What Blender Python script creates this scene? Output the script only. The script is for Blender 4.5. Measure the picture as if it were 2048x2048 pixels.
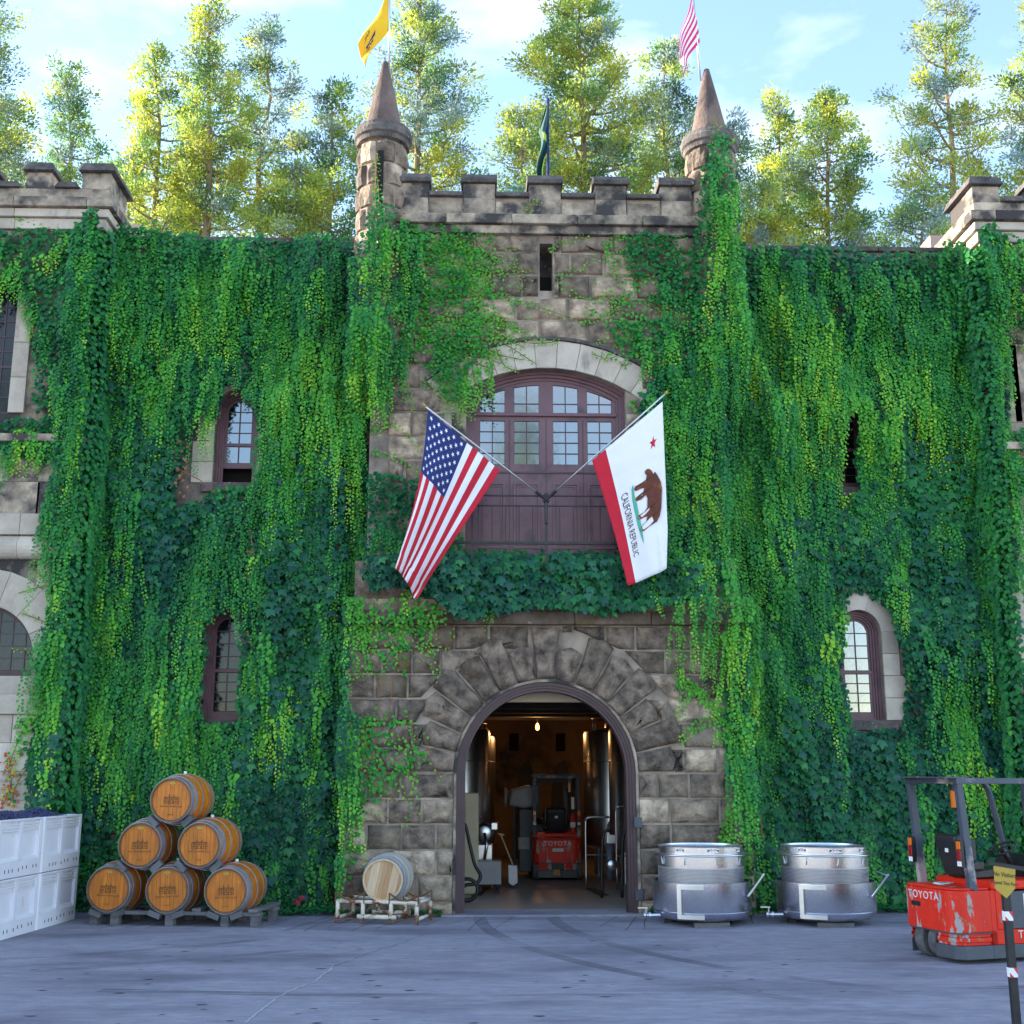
import bpy, bmesh, math, random
import numpy as np
from mathutils import Vector, Matrix, Euler
for o in list(bpy.data.objects): bpy.data.objects.remove(o)
S = bpy.context.scene; C = S.collection
RND = random.Random(7); NP = np.random.default_rng(11)
PI = math.pi; R_ = math.radians

# ---------------------------------------------------------------- camera, sky, sun, exposure
FPX, PITCH, YAW, EYE = 2400.0, R_(12.36), R_(1.77), 2.1
cd = bpy.data.cameras.new('camera'); cam = bpy.data.objects.new('camera', cd); C.objects.link(cam)
cam.location = (0, 0, EYE); cam.rotation_euler = (PI/2 + PITCH, 0, -YAW)
cd.sensor_width = 36; cd.lens = 36*FPX/2048; cd.clip_end = 2000; cd.clip_start = 0.1
S.camera = cam
SUN_EL, SUN_AZ = R_(17), R_(-72)          # azimuth from +Y (into the scene) towards +X
W_ = bpy.data.worlds.new('World'); S.world = W_; W_.use_nodes = True
nt = W_.node_tree; nt.nodes.clear(); N = nt.nodes.new; L = nt.links.new
sky = N('ShaderNodeTexSky'); sky.sky_type = 'NISHITA'; sky.sun_disc = False
sky.sun_elevation = SUN_EL; sky.sun_rotation = SUN_AZ
sky.air_density = 1.0; sky.dust_density = 0.35; sky.ozone_density = 2.0; sky.altitude = 100
bg = N('ShaderNodeBackground'); bg.inputs[1].default_value = 0.15
wo = N('ShaderNodeOutputWorld')
tc = N('ShaderNodeTexCoord'); mp = N('ShaderNodeMapping'); mp.inputs['Scale'].default_value = (2.2, 2.2, 5.5)
ns = N('ShaderNodeTexNoise'); ns.inputs['Scale'].default_value = 1.7; ns.inputs['Detail'].default_value = 6; ns.inputs['Roughness'].default_value = .55
rp = N('ShaderNodeValToRGB'); rp.color_ramp.elements[0].position = .50; rp.color_ramp.elements[1].position = .78; rp.color_ramp.elements[0].color = (.03, .03, .03, 1)
rp.color_ramp.elements[1].color = (.75, .75, .75, 1)
mx = N('ShaderNodeMixRGB'); mx.inputs[2].default_value = (3.6, 3.5, 3.45, 1)
L(tc.outputs['Generated'], mp.inputs[0]); L(mp.outputs[0], ns.inputs[0]); L(ns.outputs[0], rp.inputs[0])
L(rp.outputs[0], mx.inputs[0]); L(sky.outputs[0], mx.inputs[1]); L(mx.outputs[0], bg.inputs[0]); L(bg.outputs[0], wo.inputs[0])
sl = bpy.data.lights.new('sun', 'SUN'); so = bpy.data.objects.new('sun', sl); C.objects.link(so)
sl.energy = 4.6; sl.angle = R_(.5); sl.color = (1, .88, .7)
sd = Vector((math.sin(SUN_AZ)*math.cos(SUN_EL), math.cos(SUN_AZ)*math.cos(SUN_EL), math.sin(SUN_EL)))
so.rotation_euler = (-sd).to_track_quat('-Z', 'Y').to_euler(); so.location = sd*60
S.view_settings.view_transform = 'Standard'; S.view_settings.look = 'None'; S.view_settings.gamma = 1
S.view_settings.use_curve_mapping = False; S.view_settings.exposure = 2.05
S.render.engine = 'CYCLES'

# measured sight lines of the photograph -> real points on the planes things stand on
sn, cs = math.sin, math.cos
Fv = Vector((sn(YAW)*cs(PITCH), cs(YAW)*cs(PITCH), sn(PITCH))); Rv = Vector((cs(YAW), -sn(YAW), 0))
Uv = Vector((-sn(YAW)*sn(PITCH), -cs(YAW)*sn(PITCH), cs(PITCH)))
def wp(px, py, Y):
    d = Fv + Rv*((px-1024)/FPX) - Uv*((py-1024)/FPX); t = Y/d.y
    return Vector((t*d.x, Y, EYE + t*d.z))
def wz(py, Y, px=1024): return wp(px, py, Y).z

# ---------------------------------------------------------------- object helpers
def tag(o, label=None, cat=None, group=None, kind=None):
    if label: o['label'] = label
    if cat: o['category'] = cat
    if group: o['group'] = group
    if kind: o['kind'] = kind
    return o
def thing(name, label, cat, loc=(0, 0, 0), rz=0, group=None):
    o = bpy.data.objects.new(name, None); C.objects.link(o); o.empty_display_size = .2
    o.location = loc; o.rotation_euler = (0, 0, rz)
    return tag(o, label, cat, group)
def children(o): return list(o.children)
def copy_tree(o, parent=None):
    c = o.copy(); C.objects.link(c); c.parent = parent
    for ch in children(o): copy_tree(ch, c)
    return c
def wloc(o):
    v = Vector((0, 0, 0))
    while o: v += o.location; o = o.parent
    return v
def mkobj(name, me, mat, parent=None, world=False, smooth=False, bevel=0, kind=None):
    o = bpy.data.objects.new(name, me); C.objects.link(o)
    if mat:
        for m in (mat if isinstance(mat, (list, tuple)) else [mat]): me.materials.append(m)
    if parent:
        o.parent = parent
        if world: o.location = -wloc(parent)
    if smooth: me.polygons.foreach_set('use_smooth', [True]*len(me.polygons))
    if bevel:
        b = o.modifiers.new('bevel', 'BEVEL'); b.width = bevel; b.segments = 2; b.limit_method = 'ANGLE'; b.angle_limit = R_(35)
    if kind: o['kind'] = kind
    return o
class MB:
    def __init__(s): s.v = []; s.f = []; s.m = []
    def add(s, vs, fs, mi=0):
        b = len(s.v); s.v += [tuple(x) for x in vs]; s.f += [tuple(i+b for i in f) for f in fs]; s.m += [mi]*len(fs); return s
    def box(s, x0, y0, z0, x1, y1, z1, M=None, mi=0):
        vs = [Vector(p) for p in ((x0,y0,z0),(x1,y0,z0),(x1,y1,z0),(x0,y1,z0),(x0,y0,z1),(x1,y0,z1),(x1,y1,z1),(x0,y1,z1))]
        if M: vs = [M @ v for v in vs]
        return s.add(vs, [(0,3,2,1),(4,5,6,7),(0,1,5,4),(1,2,6,5),(2,3,7,6),(3,0,4,7)], mi)
    def tube(s, pts, r, n=8, caps=True, mi=0):
        pts = [Vector(p) for p in pts]; k = len(pts); rr = r if isinstance(r, (list, tuple)) else [r]*k
        vs = []; up = None
        for i, p in enumerate(pts):
            d = (pts[min(i+1, k-1)] - pts[max(i-1, 0)]).normalized()
            if up is None: up = Vector((0, 0, 1)) if abs(d.z) < .9 else Vector((1, 0, 0))
            a = d.cross(up).normalized(); b = a.cross(d).normalized(); up = b
            for j in range(n):
                t = 2*PI*j/n; vs.append(p + (a*math.cos(t) + b*math.sin(t))*rr[i])
        fs = [(i*n+j, i*n+(j+1) % n, (i+1)*n+(j+1) % n, (i+1)*n+j) for i in range(k-1) for j in range(n)]
        if caps: fs += [tuple(range(n-1, -1, -1)), tuple((k-1)*n+j for j in range(n))]
        return s.add(vs, fs, mi)
    def lathe(s, prof, n=32, M=None, mi=0, a0=0, a1=2*PI):
        full = abs(a1-a0-2*PI) < 1e-6; m = n if full else n+1; vs = []
        for r, z in prof:
            for j in range(m):
                t = a0+(a1-a0)*j/n; v = Vector((r*math.cos(t), r*math.sin(t), z)); vs.append(M @ v if M else v)
        fs = []
        for i in range(len(prof)-1):
            for j in range(n):
                fs.append((i*m+j, i*m+(j+1) % m, (i+1)*m+(j+1) % m, (i+1)*m+j))
        return s.add(vs, fs, mi)
    def disc(s, r, z, n=32, M=None, mi=0):
        vs = [Vector((r*math.cos(2*PI*j/n), r*math.sin(2*PI*j/n), z)) for j in range(n)]
        return s.add([M @ v for v in vs] if M else vs, [tuple(range(n))], mi)
    def prism(s, poly, y0, y1, mi=0, M=None):          # polygon in X-Z, pushed from y0 to y1
        n = len(poly); vs = [Vector((x, y0, z)) for x, z in poly] + [Vector((x, y1, z)) for x, z in poly]
        if M: vs = [M @ v for v in vs]
        return s.add(vs, [tuple(range(n)), tuple(range(2*n-1, n-1, -1))] + [(i, i+n, (i+1) % n+n, (i+1) % n) for i in range(n)], mi)
    def prismz(s, poly, z0, z1, mi=0):                  # polygon in X-Y, pushed from z0 to z1
        n = len(poly); vs = [(x, y, z0) for x, y in poly] + [(x, y, z1) for x, y in poly]
        return s.add(vs, [tuple(range(n-1, -1, -1)), tuple(range(n, 2*n))] + [(i, (i+1) % n, (i+1) % n+n, i+n) for i in range(n)], mi)
    def plate(s, polys, y0, y1, mi=0, M=None):          # outline with holes in X-Z, thickness along Y
        cu = bpy.data.curves.new('outline', 'CURVE'); cu.dimensions = '2D'; cu.fill_mode = 'BOTH'; cu.extrude = abs(y1-y0)/2
        for p in polys:
            sp = cu.splines.new('POLY'); sp.points.add(len(p)-1); sp.use_cyclic_u = True
            for i, (x, z) in enumerate(p): sp.points[i].co = (x, z, 0, 1)
        ob = bpy.data.objects.new('outline', cu); me = bpy.data.meshes.new_from_object(ob); ym = (y0+y1)/2
        vs = [Vector((v.co.x, ym-v.co.z, v.co.y)) for v in me.vertices]
        if M: vs = [M @ v for v in vs]
        s.add(vs, [tuple(p.vertices) for p in me.polygons], mi)
        bpy.data.objects.remove(ob); bpy.data.curves.remove(cu); bpy.data.meshes.remove(me); return s
    def mesh(s, name='mesh'):
        me = bpy.data.meshes.new(name); me.from_pydata(s.v, [], s.f)
        if any(s.m): me.polygons.foreach_set('material_index', s.m)
        me.update(); return me
    def split(s, name, mat, parent=None, **k):          # each loose piece becomes an object of its own
        par = list(range(len(s.v)))
        def fd(a):
            while par[a] != a: par[a] = par[par[a]]; a = par[a]
            return a
        for f in s.f:
            for q in f[1:]: par[fd(q)] = fd(f[0])
        gr = {}
        for i, f in enumerate(s.f): gr.setdefault(fd(f[0]), []).append(f)
        for fs in gr.values():
            ids = sorted({i for f in fs for i in f}); mp_ = {i: j for j, i in enumerate(ids)}
            MB().add([s.v[i] for i in ids], [tuple(mp_[i] for i in f) for f in fs]).build(name, mat, parent, **k)
    def build(s, name, mat, parent=None, world=False, smooth=False, bevel=0, kind=None, recalc=True):
        me = s.mesh(name)
        if recalc:
            bm = bmesh.new(); bm.from_mesh(me); bmesh.ops.recalc_face_normals(bm, faces=bm.faces); bm.to_mesh(me); bm.free()
        return mkobj(name, me, mat, parent, world, smooth, bevel, kind)
def text_mesh(body, size, ext=.002, spacing=1.0, align='CENTER'):
    cu = bpy.data.curves.new('lettering', 'FONT'); cu.body = body; cu.size = size; cu.extrude = ext; cu.align_x = align; cu.align_y = 'CENTER'
    cu.space_character = spacing; cu.resolution_u = 3
    ob = bpy.data.objects.new('lettering', cu); me = bpy.data.meshes.new_from_object(ob)
    bpy.data.objects.remove(ob); bpy.data.curves.remove(cu); return me
def text(name, body, size, M, mat, parent=None, world=False, ext=.002, spacing=1.0, bold=0, sx=1):
    me = text_mesh(body, size, ext, spacing)
    me.transform(M @ Matrix.Diagonal((sx, 1, 1, 1)))
    return mkobj(name, me, mat, parent, world)
def frontM(x, y, z, rz=0):                              # text plane standing up, facing -Y (rz turns it)
    return Matrix.Translation((x, y, z)) @ Matrix.Rotation(rz, 4, 'Z') @ Matrix.Rotation(PI/2, 4, 'X')

# ---------------------------------------------------------------- materials
def mat(name, c1, c2=None, scale=6, rough=.7, metal=0, bump=0, bscale=None, stretch=(1, 1, 1), lo=.35, hi=.65, third=None, tscale=None, tlo=.55, thi=.7,
        vary=0, rand=True, spec=.5, detail=7, emit=0, trans=0, ior=1.5, rvar=0, fourth=None, fscale=1, flo=.6, fhi=.75, fstretch=(1, 1, 1)):
    m = bpy.data.materials.new(name); m.use_nodes = True; t = m.node_tree; n = t.nodes; l = t.links.new
    b = n['Principled BSDF']; b.inputs['Roughness'].default_value = rough; b.inputs['Metallic'].default_value = metal
    b.inputs['Specular IOR Level'].default_value = spec; b.inputs['IOR'].default_value = ior
    tcn = n.new('ShaderNodeTexCoord'); oi = n.new('ShaderNodeObjectInfo'); vec = tcn.outputs['Object']
    if rand:
        ad = n.new('ShaderNodeVectorMath'); ad.operation = 'MULTIPLY_ADD'
        ad.inputs[1].default_value = (1, 1, 1); l(vec, ad.inputs[0])
        ml = n.new('ShaderNodeMath'); ml.operation = 'MULTIPLY'; ml.inputs[1].default_value = 40; l(oi.outputs['Random'], ml.inputs[0])
        l(ml.outputs[0], ad.inputs[2]); vec = ad.outputs[0]
    def noise(sc, st=(1, 1, 1), det=detail, r=.6):
        v = vec
        if st != (1, 1, 1):
            mm = n.new('ShaderNodeMapping'); mm.inputs['Scale'].default_value = st; l(vec, mm.inputs[0]); v = mm.outputs[0]
        x = n.new('ShaderNodeTexNoise'); x.inputs['Scale'].default_value = sc; x.inputs['Detail'].default_value = det; x.inputs['Roughness'].default_value = r
        l(v, x.inputs[0]); return x.outputs[0]
    def ramp(f, a, z):
        x = n.new('ShaderNodeMapRange'); x.inputs[1].default_value = a; x.inputs[2].default_value = z; x.clamp = True; l(f, x.inputs[0]); return x.outputs[0]
    def mix(f, a, c):
        x = n.new('ShaderNodeMixRGB'); l(f, x.inputs[0])
        if isinstance(a, tuple): x.inputs[1].default_value = a
        else: l(a, x.inputs[1])
        x.inputs[2].default_value = c; return x.outputs[0]
    c4 = lambda c: (c[0], c[1], c[2], 1)
    col = c4(c1)
    if c2: col = mix(ramp(noise(scale, stretch), lo, hi), col, c4(c2))
    if third: col = mix(ramp(noise(tscale or scale*.37, stretch), tlo, thi), col, c4(third))
    if fourth: col = mix(ramp(noise(fscale, fstretch), flo, fhi), col, c4(fourth))
    if vary:
        h = n.new('ShaderNodeHueSaturation'); mr = n.new('ShaderNodeMapRange'); l(oi.outputs['Random'], mr.inputs[0])
        mr.inputs[3].default_value = 1-vary; mr.inputs[4].default_value = 1+vary; l(mr.outputs[0], h.inputs['Value'])
        if isinstance(col, tuple): h.inputs['Color'].default_value = col
        else: l(col, h.inputs['Color'])
        col = h.outputs[0]
    if isinstance(col, tuple): b.inputs['Base Color'].default_value = col
    else: l(col, b.inputs['Base Color'])
    if rvar:
        mr = n.new('ShaderNodeMapRange'); l(noise(scale*1.7, stretch), mr.inputs[0]); mr.inputs[1].default_value = .3; mr.inputs[2].default_value = .7
        mr.inputs[3].default_value = max(0, rough-rvar); mr.inputs[4].default_value = rough+rvar; l(mr.outputs[0], b.inputs['Roughness'])
    if bump:
        bp = n.new('ShaderNodeBump'); bp.inputs['Strength'].default_value = bump; bp.inputs['Distance'].default_value = .045
        l(noise(bscale or scale*3, stretch, 9, .65), bp.inputs['Height']); l(bp.outputs[0], b.inputs['Normal'])
    if emit:
        b.inputs['Emission Color'].default_value = c4(c1); b.inputs['Emission Strength'].default_value = emit
    if trans: b.inputs['Transmission Weight'].default_value = trans
    return m
M = {}
M['stone'] = mat('rough_stone', (.17, .125, .09), (.52, .395, .285), 4.2, .88, bump=1, bscale=17, third=(.50, .43, .33), tscale=1.1, tlo=.6, thi=.78,
                 vary=.5, fourth=(.035, .03, .03), fscale=.9, flo=.52, fhi=.72)
M['stone_dark'] = mat('sooty_stone', (.068, .05, .041), (.30, .225, .17), 5, .88, bump=1.0, bscale=18, third=(.42, .38, .31), tscale=2.3, tlo=.66, thi=.8,
                 vary=.3, fourth=(.06, .036, .018), fscale=1.4, flo=.56, fhi=.74)
M['stone_moss'] = mat('mossy_stone', (.07, .05, .03), (.2, .15, .12), 2.4, .9, bump=.9, bscale=9, third=(.16, .13, .02), tscale=2.0, tlo=.56, thi=.72, vary=.2,
                 fourth=(.4, .36, .33), fscale=3.3, flo=.66, fhi=.74)
M['mortar'] = mat('mortar', (.21, .17, .14), (.40, .32, .255), 3, .92, bump=.5, bscale=16, third=(.07, .06, .06), tscale=.7, tlo=.5, thi=.7, rand=False)
M['ashlar'] = mat('ashlar_stone', (.42, .355, .29), (.56, .49, .41), 2.2, .85, bump=.35, bscale=14, third=(.25, .2, .17), tscale=1.1, tlo=.55, thi=.75, vary=.13,
                 fourth=(.09, .08, .08), fscale=1.6, flo=.6, fhi=.8, fstretch=(1.5, 1.5, .5))
M['ashlar_worn'] = mat('weathered_ashlar', (.25, .20, .155), (.54, .435, .33), 3.2, .88, bump=.7, bscale=15, third=(.05, .044, .044), tscale=1.7, tlo=.44, thi=.60, vary=.2,
                 fourth=(.5, .27, .08), fscale=1.1, flo=.68, fhi=.78)
M['cap'] = mat('weathered_coping', (.05, .045, .045), (.15, .13, .12), 4, .9, bump=.9, bscale=14, third=(.36, .33, .3), tscale=7, tlo=.62, thi=.72, vary=.2,
                 fourth=(.13, .1, .03), fscale=2.2, flo=.6, fhi=.75)
M['spire'] = mat('spire_stone', (.10, .068, .06), (.2, .14, .12), 2.2, .9, bump=.8, bscale=9, third=(.05, .04, .04), tscale=2.1, tlo=.5, thi=.68, fourth=(.22, .17, .05), fscale=1.8, flo=.62, fhi=.75, stretch=(1, 1, .6))
M['asphalt'] = mat('worn_concrete_yard', (.25, .238, .29), (.34, .325, .38), 5.5, .85, bump=.6, bscale=38, stretch=(.6, 1.5, 1), third=(.16, .15, .195), tscale=.6, tlo=.47, thi=.66, rand=False, rvar=.1,
                 fourth=(.17, .165, .2), fscale=13, flo=.58, fhi=.74, fstretch=(.6, 1.3, 1))
M['seam'] = mat('dark_joint', (.05, .048, .055), (.09, .09, .1), 8, .95)
M['crack'] = mat('pale_crack_fill', (.5, .49, .5), (.35, .34, .36), 12, .9)
M['purple'] = mat('plum_paint', (.125, .056, .072), (.155, .075, .092), 3, .42, bump=.06, bscale=30, vary=.06, fourth=(.06, .03, .04), fscale=2, flo=.55, fhi=.7)
M['purple_dark'] = mat('dark_plum_paint', (.055, .027, .032), (.075, .036, .044), 3, .45)
M['glass'] = mat('window_glass', (.012, .014, .018), None, rough=.04, bump=.04, bscale=3.5, spec=.9, ior=2.3)
M['glass_dark'] = mat('dark_window_glass', (.012, .014, .018), None, rough=.05, bump=.05, bscale=3.5, spec=.5, ior=1.52)
M['black'] = mat('black_iron', (.012, .012, .014), (.025, .025, .028), 9, .45, metal=.2)
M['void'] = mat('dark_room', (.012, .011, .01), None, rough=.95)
M['oak_dark'] = mat('varnished_oak', (.56, .145, .005), (.62, .19, .009), 7, .42, bump=.12, bscale=22, stretch=(1, 1, 1), third=(.36, .095, .006), tscale=2.1, tlo=.5, thi=.7, fourth=(.44, .13, .008), fscale=6, flo=.45, fhi=.6, fstretch=(6, 1, .35), vary=.1)
M['oak_light'] = mat('raw_oak', (.55, .35, .18), (.66, .46, .27), 5, .6, bump=.1, bscale=26, stretch=(5, 1, .5), vary=.2)
M['oak_grey'] = mat('pale_oak_staves', (.5, .43, .33), (.6, .52, .42), 4, .6, bump=.1, bscale=20, vary=.05)
M['hoop'] = mat('galvanised_hoop', (.46, .51, .6), (.34, .38, .46), 6, .42, metal=.7, vary=.12, rvar=.1)
M['chime'] = mat('dark_oak_chime', (.16, .085, .045), (.1, .055, .035), 8, .6)
M['brand'] = mat('burnt_print', (.12, .04, .008), (.2, .075, .012), 14, .7)
M['plate'] = mat('brass_oval', (.5, .34, .06), (.42, .27, .04), 30, .5)
M['grey_wood'] = mat('weathered_timber', (.09, .085, .09), (.17, .16, .165), 5, .85, bump=.5, bscale=16, stretch=(.4, 2, 2), vary=.2)
M['tyre_mark'] = mat('rubbed_tyre_mark', (.15, .145, .17), (.2, .19, .23), 9, .8, rand=False)
tn = M['tyre_mark'].node_tree; no_ = tn.nodes.new('ShaderNodeTexNoise'); no_.inputs['Scale'].default_value = 3.5; no_.inputs['Detail'].default_value = 6
mr_ = tn.nodes.new('ShaderNodeMapRange'); mr_.inputs[1].default_value = .42; mr_.inputs[2].default_value = .75; mr_.inputs[4].default_value = .75
tn.links.new(no_.outputs[0], mr_.inputs[0]); tn.links.new(mr_.outputs[0], tn.nodes['Principled BSDF'].inputs['Alpha'])
M['rust_white'] = mat('rusting_white_paint', (.74, .67, .58), (.62, .5, .38), 7, .6, third=(.25, .09, .025), tscale=6, tlo=.5, thi=.58, fourth=(.05, .03, .025), fscale=3.2, flo=.58, fhi=.64, bump=.3, bscale=30)
M['rust'] = mat('rusty_steel', (.22, .1, .04), (.1, .05, .03), 9, .8, bump=.3)
M['bin'] = mat('white_plastic', (.78, .76, .8), (.72, .69, .74), 2, .5, third=(.62, .56, .52), tscale=7, tlo=.62, thi=.75, bump=.05, bscale=30, vary=.03)
M['grape'] = mat('dark_grapes', (.018, .02, .06), (.04, .045, .12), 40, .4, vary=.3)
M['steel'] = mat('brushed_steel', (.66, .66, .71), (.72, .72, .77), 20, .24, metal=1, bump=.03, bscale=50, stretch=(1, 1, 14), rvar=.06)
M['steel_plain'] = mat('stainless_steel', (.68, .68, .72), (.6, .6, .64), 5, .3, metal=1)
M['steel_perf'] = mat('perforated_steel', (.46, .46, .54), (.52, .52, .6), 9, .42, metal=.9)
M['hole'] = mat('perforation', (.02, .02, .025), None, rough=.9)
M['red'] = mat('scuffed_red_paint', (.78, .028, .008), (.68, .02, .006), 3, .4, spec=.3, third=(.32, .16, .14), tscale=5.5, tlo=.665, thi=.72, fourth=(.2, .19, .19), fscale=2.6, flo=.7, fhi=.73, rand=False, bump=.06, bscale=20)
M['red_worn'] = mat('badly_scraped_red_paint', (.78, .03, .01), (.64, .022, .01), 3, .45, spec=.3, third=(.36, .33, .33), tscale=8, tlo=.575, thi=.61, stretch=(1, 1, .3), fourth=(.34, .15, .06), fscale=9, flo=.61, fhi=.65, rand=False, bump=.15, bscale=16)
M['charcoal'] = mat('charcoal_paint', (.05, .058, .075), (.075, .08, .1), 5, .5, third=(.26, .2, .15), tscale=4, tlo=.68, thi=.74, rand=False, bump=.05)
M['guard'] = mat('worn_guard_paint', (.045, .055, .08), (.06, .07, .1), 4, .5, third=(.38, .31, .31), tscale=1.6, tlo=.56, thi=.64)
M['vinyl'] = mat('black_vinyl', (.012, .012, .013), (.02, .02, .022), 20, .45, bump=.1)
M['tyre'] = mat('grey_rubber', (.07, .07, .075), (.14, .14, .145), 9, .8, bump=.2)
M['white'] = mat('white_paint', (.78, .78, .78), None, rough=.5)
M['letter'] = mat('silver_lettering', (.68, .68, .7), None, rough=.5)
M['inkblack'] = mat('black_print', (.015, .015, .015), None, rough=.6)
M['inkred'] = mat('red_print', (.6, .03, .04), None, rough=.6)
M['inkblue'] = mat('blue_print', (.02, .06, .4), None, rough=.5)
M['amber'] = mat('amber_lens', (.75, .16, .01), None, rough=.2)
M['redlens'] = mat('red_lens', (.3, .01, .015), None, rough=.15)
M['gold'] = mat('mustard_sign', (.42, .29, .03), (.36, .25, .03), 6, .45)
M['cloth_red'] = mat('red_cloth', (.55, .008, .03), (.48, .006, .026), 4, .8, bump=.1, bscale=14, rand=False)
M['cloth_white'] = mat('white_cloth', (.8, .8, .84), (.76, .76, .8), 4, .8, bump=.08, bscale=14, rand=False)
M['cloth_blue'] = mat('navy_cloth', (.012, .025, .16), (.01, .02, .13), 4, .8, bump=.1, bscale=14, rand=False)
M['cloth_yellow'] = mat('yellow_cloth', (.85, .5, .01), (.8, .44, .01), 3, .8)
M['cloth_pink'] = mat('faded_red_cloth', (.75, .02, .18), (.68, .02, .15), 3, .8)
M['cloth_green'] = mat('dark_green_cloth', (.012, .08, .075), (.01, .06, .06), 3, .8)
M['cloth_lime'] = mat('lime_cloth', (.3, .55, .04), (.4, .5, .05), 3, .8)
M['teal'] = mat('teal_print', (.08, .4, .3), None, rough=.8)
M['bear'] = mat('brown_print', (.13, .035, .018), (.09, .022, .012), 14, .8, third=(.24, .07, .02), tscale=5, tlo=.5, thi=.65)
M['pole'] = mat('aluminium_pole', (.62, .62, .64), None, rough=.35, metal=.8)
M['bark'] = mat('bark', (.2, .15, .10), (.33, .25, .16), 3, .9, bump=.6, bscale=8, stretch=(3, 3, .5), third=(.14, .16, .05), tscale=1, tlo=.5, thi=.7)
M['stem'] = mat('red_brown_stem', (.2, .06, .04), (.28, .14, .06), 6, .8)
M['plaster'] = mat('cellar_plaster', (.34, .2, .1), (.24, .13, .065), 1.8, .9, third=(.05, .035, .025), tscale=1.0, tlo=.5, thi=.68, bump=.3, rand=False)
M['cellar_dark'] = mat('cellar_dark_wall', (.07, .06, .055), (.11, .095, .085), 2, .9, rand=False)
M['cellar_floor'] = mat('cellar_floor', (.3, .26, .22), (.38, .32, .27), 1.4, .38, third=(.3, .16, .14), tscale=.7, tlo=.55, thi=.75, rand=False)
M['beige'] = mat('beige_paint', (.62, .52, .36), (.56, .46, .32), 2, .7)
M['hose'] = mat('black_hose', (.015, .015, .017), None, rough=.45)
M['grey_paint'] = mat('grey_machine_paint', (.34, .33, .34), (.28, .27, .28), 4, .5)
M['bulb'] = mat('lit_bulb', (1, .4, .06), None, emit=3)
M['tyre_black'] = mat('dark_rubber', (.03, .03, .033), (.05, .05, .055), 9, .8)
M['brass'] = mat('orange_hitch', (.4, .17, .03), None, rough=.5)
M['sunlit_merlon'] = mat('merlon_sunlight_pink', (.5, .36, .31), (.45, .32, .27), 2, .9)  # stone of the rear merlons, with pink sunlight put into its colour

for k_ in ('steel', 'steel_perf'):
    pn = M[k_].node_tree.nodes['Principled BSDF']; pn.inputs['Anisotropic'].default_value = .75
def leaf_mat(name, trans=.3, rough=.42, spec=.35):
    m = bpy.data.materials.new(name); m.use_nodes = True; t = m.node_tree; n = t.nodes; l = t.links.new
    b = n['Principled BSDF']; b.inputs['Roughness'].default_value = rough; b.inputs['Specular IOR Level'].default_value = spec
    a = n.new('ShaderNodeAttribute'); a.attribute_name = 'tint'; l(a.outputs['Color'], b.inputs['Base Color'])
    tr = n.new('ShaderNodeBsdfTranslucent'); l(a.outputs['Color'], tr.inputs[0])
    mxs = n.new('ShaderNodeMixShader'); mxs.inputs[0].default_value = trans
    l(b.outputs[0], mxs.inputs[1]); l(tr.outputs[0], mxs.inputs[2]); l(mxs.outputs[0], n['Material Output'].inputs[0]); return m
M['leaf'] = leaf_mat('ivy_leaf', .12, .45, .2); M['needle'] = leaf_mat('tree_foliage', .5, .6, .15)
def bigleaf_mat():
    m = mat('large_ivy_leaf', (.02, .1, .05), None, rough=.42, spec=.22); t = m.node_tree; n = t.nodes; l = t.links.new
    oi = n.new('ShaderNodeObjectInfo'); r = n.new('ShaderNodeValToRGB'); e = r.color_ramp.elements
    e[0].color = (.012, .07, .058, 1); e[1].color = (.045, .2, .055, 1); x = e.new(.65); x.color = (.022, .115, .066, 1)
    l(oi.outputs['Random'], r.inputs[0]); l(r.outputs[0], n['Principled BSDF'].inputs['Base Color']); return m
M['bigleaf'] = bigleaf_mat()

# ---------------------------------------------------------------- ground
g = MB(); g.add([(-300, -60, 0), (300, -60, 0), (300, 400, 0), (-300, 400, 0)], [(0, 1, 2, 3)])
ground = g.build('ground', M['asphalt']); tag(ground, kind='structure')
def strip(pts, w, z):
    b = MB(); n = len(pts); vs = []
    for i, p in enumerate(pts):
        p = Vector(p); d = (Vector(pts[min(i+1, n-1)])-Vector(pts[max(i-1, 0)])).normalized(); q = Vector((-d.y, d.x))
        ww = w*RND.uniform(.5, 1.3); vs += [(p.x+q.x*ww, p.y+q.y*ww, z), (p.x-q.x*ww, p.y-q.y*ww, z)]
    b.add(vs, [(2*i, 2*i+1, 2*i+3, 2*i+2) for i in range(n-1)]); return b
def gp(px, py, z=0):
    d = Fv + Rv*((px-1024)/FPX) - Uv*((py-1024)/FPX); t = (z-EYE)/d.z; return Vector((t*d.x, t*d.y))
def wiggle(a, b, n, amp):
    a = Vector(a); b = Vector(b); d = (b-a).normalized(); q = Vector((-d.y, d.x)); o = 0; out = []
    for i in range(n+1):
        o = o*.6 + RND.uniform(-amp, amp); out.append(a.lerp(b, i/n) + q*o)
    return out
cr = []
for a, b in (((488, 2046), (545, 1998)), ((545, 1998), (632, 1962)), ((632, 1962), (665, 1932))): cr += wiggle(gp(*a), gp(*b), 12, .02)
strip(cr, .011, .004).build('pavement_crack', M['crack'], ground, recalc=False)
strip(wiggle(gp(665, 1932), gp(850, 1870), 40, .02), .005, .004).build('pavement_crack', M['seam'], ground, recalc=False)
strip(wiggle(gp(0, 1900), gp(420, 1868), 50, .025), .004, .004).build('pavement_crack', M['seam'], ground, recalc=False)
sb = MB()
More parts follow.
